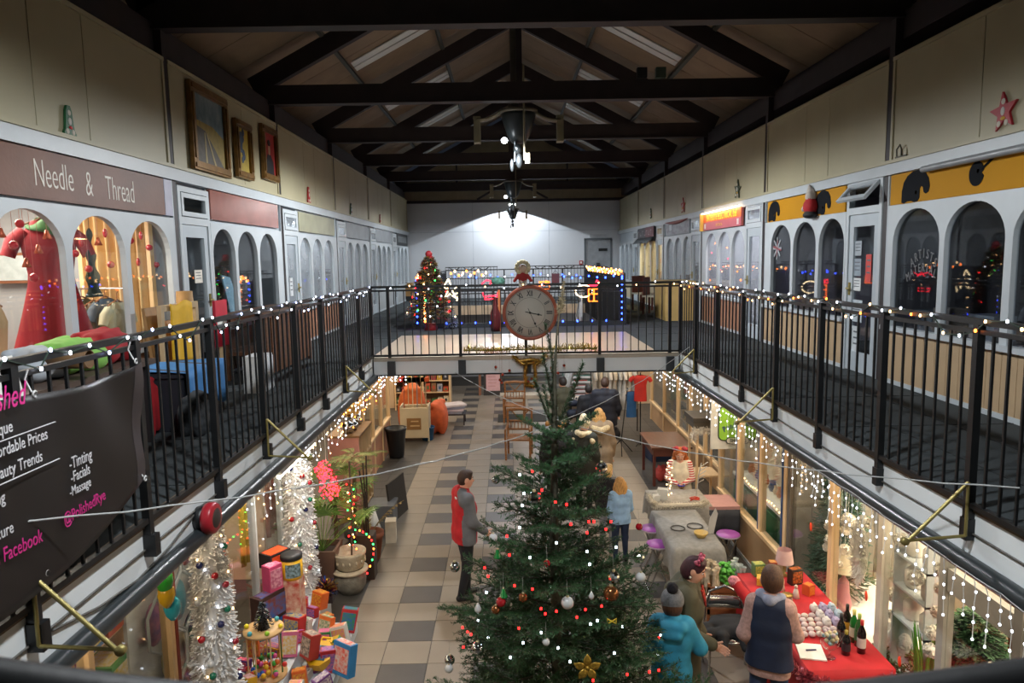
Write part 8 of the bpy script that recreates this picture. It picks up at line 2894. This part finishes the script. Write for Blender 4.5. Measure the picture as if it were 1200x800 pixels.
MB().tube([(-.04, .0, .018), (.05, .02, .018)], .006, 6).build('pen', mat('1E1E5A', .4), t)
p = FZ(932, 738, ZT)
t = T('phone', 'dark card reader with yellow edge lying on the red stall', 'device', (p.x + .02, p.y, ZT), R(-10))
MB().bb(-.07, .07, -.05, .05, 0, .014).build('case', mat('A89A3A', .5), t)
MB().bb(-.06, .06, -.042, .042, .014, .017).build('screen', mat('2A3A44', .3), t)
tops = 0
for k in range(30):     # pale wrapped soaps in rows
 r, c = divmod(k, 6)
 x, y = 2.64 + c * .072 + .02 * (r % 2), 6.22 + r * .085
 o = MB().ell((0, 0, .026), (.035, .032, .026), 10, 7).build('wrapped_soap', mat(('C8BEB4', 'B8A8A8', 'C8B8B8')[k % 3], .6, noise=9), None, (x, y, ZT))
 tag(o, '%s wrapped soap on the red stall, row %s from the notepad, %s along' % (('cream', 'grey pink', 'pale pink')[k % 3], ('one', 'two', 'three', 'four', 'five')[r], ('first', 'second', 'third', 'fourth', 'fifth', 'sixth')[c]), 'soap', 'wrapped soaps on the red stall')
for k, (x, y, l) in enumerate(((2.66, 6.78, 'gold rimmed glass jar on the red stall, nearest'), (2.80, 6.86, 'gold rimmed glass jar on the red stall, behind the nearest'), (2.70, 6.95, 'gold rimmed glass jar on the red stall, farthest'))):
 t = T('glass_jar', l, 'jar', (x, y, ZT))
 MB().lathe([(0, 0), (.05, 0), (.06, .04), (.055, .08), (.058, .09)], (0, 0, 0), 16).build('bowl', mat('9A9488', .15, noise=9), t)
 MB().lathe([(.0, .085), (.056, .087), (.056, .10), (0, .10)], (0, 0, 0), 16).build('gold_lid', mat('A88A4A', .3, metal=.6), t)
for k in range(9):
 x, y = 3.0 + .09 * (k % 3), 6.40 + .14 * (k // 3)
 softbox('%s gift bag on the red stall by the glass, %s row %s' % (('white', 'lilac', 'pale blue')[k % 3], ('first', 'second', 'third')[k // 3], ('outer side', 'middle', 'window side')[k % 3]), 'gift_bag', 'bag', (x, y, ZT), (.075, .09, .09), ('D0CCC8', 'A8A0C0', 'A8BCC8')[k % 3], seed=k)
for k, (x, y, s, c, f, l) in enumerate(((2.72, 7.30, (.14, .12, .08), 'C8A03A', 'B8882A', 'shallow wooden tray of dominoes on the far end of the stall'), (2.86, 7.42, (.08, .08, .20), '8A3A2A', 'C89A4A', 'red and gold tall tin on the far end of the stall'), (2.74, 7.52, (.12, .10, .14), '5A7A4A', 'C8B84A', 'green card box at the end of the stall'), (3.06, 7.30, (.14, .08, .17), '2A2420', 'C86A2A', 'dark framed picture box with orange pattern on the stall'), (3.10, 7.05, (.09, .09, .11), 'C8562A', 'D8902A', 'orange patterned box on the stall beside the glass'))):
 box_item('stall_box', l, 'box', (x, y, ZT), s, c, R(-20 + 12 * k), 0, f, c)
t = T('string_lamp', 'pale pink lampshade on the far end of the red stall', 'lamp', (3.02, 7.50, ZT))
MB().lathe([(0, 0), (.05, 0), (.015, .03), (.015, .16)], (0, 0, 0), 14).build('base', M_BRASS, t)
MB().lathe([(.10, .15), (.075, .30)], (0, 0, 0), 18).build('lamp_shade', mat('C8A8A4', .7), t)
for k, (x, y, l) in enumerate(((2.86, 7.16, 'white angel figure on the stall'), (2.94, 6.98, 'second white angel figure, nearer the soaps'))):
 t = T('angel_figure', l, 'ornament', (x, y, ZT))
 MB().lathe([(0, 0), (.04, 0), (.02, .09), (.01, .10)], (0, 0, 0), 12).build('gown', mat('D0C8BC', .6), t)
 MB().ell((0, 0, .12), .02, 8, 6).build('head', mat('D0B8A4', .6), t)
softbox('turquoise sack on the floor at the near end of the stall', 'sack', 'bag', (2.92, 5.46, 0), (.36, .30, .42), '3A7A80', seed=71)

# ---- metal chair with the dark coat, wicker basket, red sleeve
t = T('metal_chair', 'aluminium cafe chair with a bent tube back', 'chair', (2.2, 6.86, 0), R(172))
MA = mat('B8BCBE', .2, metal=1.0, noise=5)
MB().tube([(-.22, -.2, 0), (-.21, -.21, .45), (-.2, -.22, .62), (-.15, -.235, .78), (0, -.245, .84), (.15, -.235, .78), (.2, -.22, .62), (.21, -.21, .45), (.22, -.2, 0)], .014, 8).build('back_frame', MA, t)
for sx in (-.21, .21):
 MB().tube([(sx, .2, 0), (sx * .97, .19, .45)], .014, 8).build('leg', MA, t)
MB().lathe([(0, 0), (.225, 0), (.235, .012), (.225, .024), (0, .024)], (0, 0, .445), 24).build('seat', MA, t)
MB().sheet(lambda a, q: (-.19 + .38 * a, -.235 - .02 * math.sin(a * PI), .60 + .13 * q), 8, 2, thick=.006).build('back_panel', MA, t)
o = sdf_mesh('dark_coat', [('c', (-.22, .02, .03), (.18, .06, .05), .05, .06, 0), ('c', (-.18, -.10, .03), (.2, -.08, .05), .05, .06, 0), ('c', (-.1, .14, .03), (.16, .16, .04), .05, .05, 0), ('c', (-.22, -.02, .03), (-.40, -.10, -.03), .05, .03, 0), ('c', (-.22, -.12, .02), (-.34, -.2, -.05), .05, .03, 0), ('c', (-.1, -.18, .03), (-.12, -.25, -.05), .06, .04, 0), ('c', (.1, -.16, .03), (.1, -.25, -.05), .06, .04, 0), ('c', (.2, -.06, .06), (.29, -.12, -.06), .06, .04, 0), ('e', (.02, .05, .07), (.18, .12, .04), 0)], .010, [mat('16181E', .8, noise=6, var=.2, bump=.15)], k=.05, loc=(2.2, 6.86, .474))
tag(o, 'folded dark navy coat lying over the metal chair', 'coat')
t = T('wicker_basket', 'wooden crate of green plants and wrapped sweets behind the metal chair', 'crate', (2.42, 7.72, 0))
for k in range(4):
 MB().bb(-.24, .24, -.20, -.185, .30 + k * .085, .365 + k * .085).build('slat', M_WOOD, t)
 MB().bb(-.24, .24, .185, .20, .30 + k * .085, .365 + k * .085).build('slat', M_WOOD, t)
for a in (-.24, .21):
 for b in (-.2, .17):
  MB().bb(a, a + .03, b, b + .03, 0, .66).build('leg', M_WOOD, t)
MB().bb(-.23, .23, -.19, .19, .30, .32).build('bottom_board', M_WOOD, t)
m = MB()
for k in range(90):
 x, y = rg.uniform(-.05, .10), rg.uniform(-.14, .14)
 m.ell((x, y, .62 + rg.uniform(0, .16)), (.025, .03, .018), 6, 4)
m.build('green_plants', mat('4E9A34', .6, noise=12, var=.3), t)
m = MB()
for k in range(26):
 x = rg.uniform(.10, .2) if k % 2 else rg.uniform(-.22, -.06)
 y = rg.uniform(-.16, .16)
 m.lathe([(0, .50), (.02, .5), (.03, .62), (.012, .72), (.035, .80)], (x, y, 0), 6, k % 2)
m.build('wrapped_sweets', [mat('C8B8A0', .2, noise=20, var=.3), mat('B8C0BC', .15, noise=20, var=.3)], t)
t = T('red_stocking', 'red felt stocking held up over the stall', 'stocking', (2.42, 6.30, .75 + .0))
sdf_mesh('felt', [('c', (-.14, .55, .22), (.02, .30, .02), .05, .07, 0), ('c', (.02, .30, .02), (.16, .26, -.02), .07, .05, 0), ('e', (-.16, .58, .25), (.06, .06, .05), 1)], .01, [mat('A8141C', .8, noise=9), mat('B8707A', .8, noise=40, var=.5)], parent=t)

# ---- craft tables with grey cloths
def craft_table(label, cl_label, x0, x1, y0, y1, z, drop, seed, col='8A8884'):
 cx, cy = (x0 + x1) / 2, (y0 + y1) / 2
 w, d = (x1 - x0) / 2, (y1 - y0) / 2
 t = T('craft_table', label, 'table', (cx, cy, 0))
 MB().bb(-w, w, -d, d, z - .04, z).build('tabletop', M_PINE, t)
 for a in (-1, 1):
  for b in (-1, 1):
   MB().tube([(a * (w - .06), b * (d - .08), 0), (a * (w - .06), b * (d - .08), z - .04)], .018, 7).build('leg', mat('9A9A98', .4, metal=.6), t)
 m = MB()
 N = 56
 def edge(k):
  s = (k % N) / N * 4
  i, f = int(s), s - int(s)
  c = [(-w, -d), (w, -d), (w, d), (-w, d), (-w, -d)]
  return Vector((c[i][0] + (c[i + 1][0] - c[i][0]) * f, c[i][1] + (c[i + 1][1] - c[i][1]) * f, 0))
 ring = [edge(k) for k in range(N)]
 vs = [(p.x * 1.01, p.y * 1.01, z + .005) for p in ring]
 rows = 6
 for r in range(1, rows + 1):
  q = r / rows
  for k, p in enumerate(ring):
   corner = max(0, 1 - min(abs((k % 14)), abs(14 - k % 14)) / 3)
   o = p.normalized() * (.015 + .03 * q * math.sin(k * 1.35 + seed) + .07 * q * corner)
   vs.append((p.x * 1.01 + o.x, p.y * 1.01 + o.y, z + .005 - drop * q * (1 + .28 * corner)))
 fs = [tuple(range(N))] + [(r * N + k, (r + 1) * N + k, (r + 1) * N + (k + 1) % N, r * N + (k + 1) % N) for r in range(rows) for k in range(N)]
 m.add(vs, fs, 0, True)
 o = m.build('grey_cloth', mat(col, .85, noise=16, var=.14, bump=.3), None, (cx, cy, 0))
 tag(o, cl_label, 'tablecloth')


craft_table('folding craft table nearest the headband person', 'grey linen cloth over the nearer craft table', 1.98, 2.60, 8.30, 9.62, .74, .36, 1)
craft_table('second craft table in front of the ginger child', 'pale grey cloth over the second craft table', 2.06, 2.86, 9.74, 10.45, .76, .30, 4, 'A09A90')
t = T('fur_trim', 'white fur trim laid along the front of the second craft table', 'trim cloth', (2.4, 9.70, .775))
m = MB()
pth = [(-.36, .5, 0), (-.36, .1, .0), (-.33, .02, .005), (.3, .02, .005), (.42, .12, .0)]
fuzz(m, pth, .03, 1100, .03, 3)
m.tube(pth, .03, 6)
stuff(m.build('fur', mat('CFC6B4', .9, noise=20, var=.06), t))
t = T('pink_tray', 'pink topped tray table at the right of the craft table', 'table', (3.04, 9.98, 0))
MB().bb(-.22, .22, -.26, .26, .70, .745).build('top', mat('B88A84', .6, noise=5), t)
m = MB().sheet(lambda a, q: (-.22 + .44 * a, -.265 - .02 * q * math.sin(a * 9), .70 - .34 * q), 14, 3, thick=.006)
m.build('dark_cloth', mat('3A3C42', .8), t)
for a in (-.19, .17):
 for b in (-.22, .2):
  MB().bb(a, a + .025, b, b + .025, 0, .70).build('leg', M_STEEL, t)
for x, y, rz, l in ((2.20, 9.95, -20, 'white folded card on the craft table before the ginger child'), (2.12, 9.88, 10, 'small white card standing on the craft table')):
 t = T('folded_card', l, 'card', (x, y, .772), R(rz))
 s = .17 if 'folded' in l else .10
 MB().box((0, .02, s / 2), (s * .9, .006, s), (R(16), 0, 0)).box((0, .07, s / 2), (s * .9, .006, s), (R(-16), 0, 0)).build('card', M_PAPER, t)
for x, y, r, l in ((2.42, 8.98, .10, 'dark ring shaped wreath base on the craft table, right one'), (2.18, 8.92, .09, 'dark ring shaped wreath base on the craft table, left one')):
 t = T('wreath_base', l, 'wreath', (x, y, .752))
 MB().tube([(r * math.cos(k * PI / 10), r * math.sin(k * PI / 10), .008) for k in range(21)], .008, 6).build('ring', mat('3E3A36', .7), t)
t = T('bowl', 'small yellow bowl on the nearer craft table', 'bowl', (2.40, 8.62, .752))
MB().lathe([(0, 0), (.05, 0), (.085, .05), (.09, .07), (.08, .07), (.05, .02), (0, .015)], (0, 0, 0), 20).build('bowl', mat('B89A54', .5), t)
t = T('knife_board', 'grey pointed board leaning at the edge of the craft table', 'board', (2.55, 8.75, .752))
MB().prism([(-.03, 0), (.05, 0), (.10, .26), (.07, .33), (.0, .2)], lambda a, b, d: (a, d, b), -.006, .006).build('board', mat('B8B6B2', .5), t)
t = T('orange_ribbon', 'orange red ribbon pile on the craft table by the pink tray', 'ribbon', (2.66, 9.92, .772))
MB().tube([(.07 * math.cos(k * 1.1), .05 * math.sin(k * 1.7), .012 + .002 * k) for k in range(18)], .008, 5).build('ribbon', mat('C8442E', .6), t)
pts = [(2.33 + .04 * math.sin(k * 2.2), 10.08 + .03 * math.cos(k * 1.7), .80 + .035 * k) for k in range(15)]
string_lights('small cluster of warm lights wound on a stick before the ginger child', pts, M_LEDWARM, .010)
t = T('bare_twig', 'white painted twig in a stand on the craft table', 'ornament', (2.74, 10.12, .772))
m = MB().tube([(0, 0, 0), (.03, 0, .3), (.07, 0, .5)], .008, 5)
for k in range(5):
 m.tube([(.02 + .01 * k, 0, .2 + .06 * k), (.10 + .02 * k, .02 * (k - 2), .26 + .06 * k)], .006, 5)
m.build('twig', mat('B8B4AC', .6), t)
# purple folding stools
for x, y, l in ((1.93, 9.36, 'purple topped folding stool at the far left of the craft table'), (1.90, 8.82, 'purple topped folding stool nearest the tree'), (2.90, 9.10, 'purple topped folding stool on the right of the craft table')):
 t = T('folding_stool', l, 'stool', (x, y, 0))
 MB().lathe([(0, 0), (.15, 0), (.155, .015), (.15, .03), (0, .03)], (0, 0, .57), 24).build('seat', mat('9A4AA0', .4, noise=4), t)
 MB().lathe([(.15, 0), (.16, .012), (.15, .026)], (0, 0, .57), 24).build('rim', mat('B8A8B8', .3), t)
 for sg in (-1, 1):
  MB().tube([(-.14, sg * .10, 0), (.10, sg * .09, .57)], .010, 6).build('leg', MA, t)
  MB().tube([(.14, sg * .12, 0), (-.10, sg * .07, .57)], .010, 6).build('leg', MA, t)
 MB().tube([(-.14, -.10, .01), (-.14, .10, .01)], .009, 6).tube([(.14, -.12, .01), (.14, .12, .01)], .009, 6).build('foot_bar', MA, t)

# ---- fur topped kiosk, brown table, far shop front
t = T('kiosk', 'tall narrow pine kiosk with dark top and white fur trim', 'kiosk', (3.22, 11.45, 0))
MB().bb(-.26, .26, -.3, .3, 1.62, 1.70).build('roof_slab', mat('3A342C', .6, noise=5), t)
MB().bb(-.24, .24, -.28, .28, 1.52, 1.62).build('roof_box', mat('4A4236', .6), t)
for a in (-.2, .17):
 for b in (-.26, .22):
  MB().bb(a, a + .035, b, b + .04, 0, 1.52).build('leg', M_PINE, t)
MB().bb(-.2, .2, -.24, .24, .70, .73).build('shelf', M_PINE, t)
m = MB()
fuzz(m, [(-.24, -.31, 1.50), (.26, -.31, 1.50)], .03, 420, .05, 2)
fuzz(m, [(-.24, -.31, 1.50), (-.26, -.28, 1.34)], .03, 200, .05, 4)
stuff(m.build('fur_trim', mat('CFC8BA', .9, noise=20), t))
t = T('side_table', 'dark brown wooden table beyond the craft tables', 'table', (3.0, 13.45, 0))
MB().bb(-.36, .40, -.60, .60, .72, .76).build('tabletop', mat('5A3626', .3, noise=4, var=.2, stretch=(5, 1, 5)), t)
MB().bb(-.32, .36, -.56, .56, .58, .72).build('apron', mat('5A2E20', .5), t)
for a in (-.32, .32):
 for b in (-.54, .50):
  MB().bb(a, a + .05, b, b + .05, 0, .60).build('leg', mat('5A2A20', .5), t)
softbox('red and white carrier bag under the brown table', 'carrier_bag', 'bag', (2.95, 13.3, 0), (.3, .3, .28), 'B0403A', seed=41)
w = sroot('window_16')
for y in (11.2, 12.3, 13.4, 14.5, 15.6, 17.0, 18.5):
 MB().bb(GF - .04, GF + .04, y - .045, y + .045, 0, 2.5).build('post', M_PINE, w)
MB().bb(GF - .02, GF + .02, 11.0, 18.6, 0, .45).build('kickboard', mat('A8845E', .6, noise=3), w)
MB().bb(GF - .05, GF + .06, 11.0, 18.6, .45, .50).build('window_sill', M_PINE, w)
MB().bb(GF - .04, GF + .05, 11.0, 18.6, 2.46, SOF).build('head_board', M_PINE, w)
for a, b in ((11.3, 12.2), (12.4, 13.3), (13.5, 14.4), (14.6, 15.5), (15.7, 16.9), (17.1, 18.4)):
 MB().bb(GF - .004, GF + .002, a, b, .5, 2.46).build('pane', glass_mat(film=.25, filmc='8A8880', gloss=.8), w)
struct(MB().bb(GR + .02, GF + .02, 10.98, 11.04, 0, SOF).build('trim', M_PINE))
d_ = struct(MB().bb(GF - .06, GF - .02, 11.3, 12.15, 0, 2.2).build('door_14', mat('C8AE8A', .5)))
MB().bb(GF - .07, GF - .055, 11.55, 11.9, 1.2, 2.0).build('pane', mat('2A2E2C', .1, noise=5), d_)
rg = random.Random(15)
for k in range(18):
 y = 15.7 + (k % 6) * .24
 z = .55 + (k // 6) * .5
 c = rg.randrange(10)
 o = MB().bb(-.09, .09, -.09, .09, 0, rg.uniform(.18, .36)).bb(-.095, -.09, -.05, .05, .05, .14, 1).build('boxed_goods', [mat(pal[c], .6, noise=14, var=.3), mat(pal[(c + 4) % 10], .6)], None, (GF + .30, y, z))
 tag(o, '%s goods box in the far right shop, %s shelf, %s from the near end' % (nmc[c], ('lowest', 'middle', 'top')[k // 6], ('first', 'second', 'third', 'fourth', 'fifth', 'sixth')[k % 6]), 'box', 'goods in the far right shop')
t = T('goods_shelving', 'shelving inside the far right shop window', 'shelving', (GF + .3, 16.3, 0))
for z in (.52, 1.02, 1.52):
 MB().bb(-.13, .16, -.75, .80, z, z + .028).build('shelf', M_PINE, t)
for y in (-.75, .78):
 MB().bb(-.13, .16, y - .015, y + .015, 0, 2.0).build('upright', M_PINE, t)
# clothes rails, red jacket, crate, tripod
t = T('clothes_rail', 'rail of pale garments on the far right', 'rail', (2.62, 17.2, 0))
MB().tube([(-.6, 0, 0), (-.6, 0, 1.6), (.55, 0, 1.6), (.55, 0, 0)], .016, 7).build('frame', M_STEEL, t)
for k in range(9):
 dress('%s garment on the far right rail, %s' % (('white', 'cream', 'pale grey')[k % 3], ('first from the aisle', 'second from the aisle', 'third from the aisle', 'fourth from the aisle', 'middle', 'fourth from the shop', 'third from the shop', 'second from the shop', 'first from the shop')[k]), (2.12 + k * .12, 17.2, .58), .36, .98, ('C8C4BC', 'B8AC98', 'A8A8A4')[k % 3], sleeves=True, flare=1.0, rz=R(90), name='pale_garment')
t = dress('bright red padded jacket hanging on a stand on the far right', (3.0, 15.9, 1.02), (.36), .60, 'C82E22', flare=.80, rz=R(-10), name='red_jacket')
MB().tube([(0, 0, -1.02), (0, 0, .66)], .014, 6).build('stand_pole', M_BLACK, t)
for k in range(3):
 MB().tube([(0, 0, -.96), (.2 * math.cos(k * 2.1), .2 * math.sin(k * 2.1), -1.01)], .010, 5).build('stand_foot', M_BLACK, t)
dress('blue jeans hanging below the red jacket', (2.82, 16.05, .62), .30, .60, '2A5A8A', sleeves=False, flare=.8, name='hanging_jeans')
t = T('microphone_stand', 'thin black tripod stand on the right of the aisle', 'stand', (2.45, 15.2, 0))
MB().tube([(0, 0, .3), (.15, .1, 1.45)], .012, 6).build('pole', M_BLACK, t)
for k in range(3):
 MB().tube([(0, 0, .32), (.28 * math.cos(k * 2.1 + .4), .28 * math.sin(k * 2.1 + .4), .012)], .011, 5).build('leg', M_BLACK, t)
box_item('storage_crate', 'dark blue storage crate under the red jacket', 'crate', (3.15, 14.75, 0), (.42, .5, .52), '1E3050', R(8), lid='243A60')
softbox('black holdall under the pale garments', 'holdall', 'bag', (2.35, 16.6, 0), (.6, .4, .3), '1A1A1E', seed=51)
t = T('counter', 'teal counter with an orange top at the far end of the hall', 'counter', (2.15, 21.2, 0))
MB().bb(-.5, .6, -.3, .3, 0, .95).build('body', mat('2E6A66', .6), t)
MB().bb(-.54, .64, -.34, .34, .95, 1.02).build('top', mat('C87A3A', .6), t)
MB().bb(-.2, .2, -.32, -.30, .2, .7).build('red_panel', mat('A83A34', .6), t)

# ================================================================== icicle lights under both galleries
zi = SOF - .03
xl, xr = RL + .07, RR - .07
icicles('white icicle lights along the right gallery edge, nearest stretch', xr, 2.9, 5.5, .085, zi, .0064, seed=1, maxd=4)
icicles('white icicle lights along the right gallery edge, middle stretch', xr + .12, 5.5, 8.4, .10, zi + .02, .0066, seed=2, maxd=5)
icicles('white icicle lights along the right gallery edge, far stretch', xr + .15, 8.5, 12.6, .14, zi + .02, .0075, seed=3, maxd=5)
icicles('white icicle lights along the left gallery edge, beside the toys', xl - .10, 5.2, 8.2, .12, zi, .0064, seed=4, maxd=5, mats=[M_LEDW, M_LEDW, M_LEDWARM])
icicles('white and orange icicle lights along the left gallery edge, over the palms', xl - .12, 8.3, 11.0, .11, zi, .0085, seed=5, maxd=5, mats=[M_LEDW, M_LEDW, M_LEDORANGE, M_LEDWARM])
icicles('white icicle lights along the left gallery edge, over the pink cabinet', xl - .15, 11.1, 14.6, .13, zi, .0095, seed=6, maxd=5)
icicles('white icicle lights hung across the glazed partition', 15.1, GL - .9, GL + .55, .10, 2.15, .012, seed=7, maxd=6, along='x')
icicles('white icicle lights under the bridge, right of the red jacket', 13.6, 2.9, 3.75, .09, SOF - .08, .012, seed=8, maxd=6, along='x')
icicles('cluster of white icicle lights in front of the green sign', 10.2, 3.08, 3.75, .10, SOF - .05, .009, seed=9, maxd=6, along='x')
for k, (x, c) in enumerate(((3.55, 'pink'), (3.68, 'pink'), (3.80, 'pink'))):
 t = T('tinsel_strand', '%s pink foil strand hanging by the far right posts' % ('first', 'second', 'third')[k], 'decoration', (x - .25, 14.0 + .35 * k, 1.835))
 MB().tube([(.012 * math.sin(q), .012 * math.cos(q), .8 - q * .1) for q in range(9)], .012, 5).build('foil', mat('B8786A', .3, metal=.5), t)

# ================================================================== lettering becomes real meshes
bpy.context.view_layer.update()
_dg = bpy.context.evaluated_depsgraph_get()
for o in [o for o in SC.objects if o.type == 'FONT']:
 me = bpy.data.meshes.new_from_object(o.evaluated_get(_dg))
 q = put(o.name, me, o.parent, o.location, o.rotation_euler, tuple(o.scale))
 nm = o.name
 bpy.data.objects.remove(o)
 q.name = nm
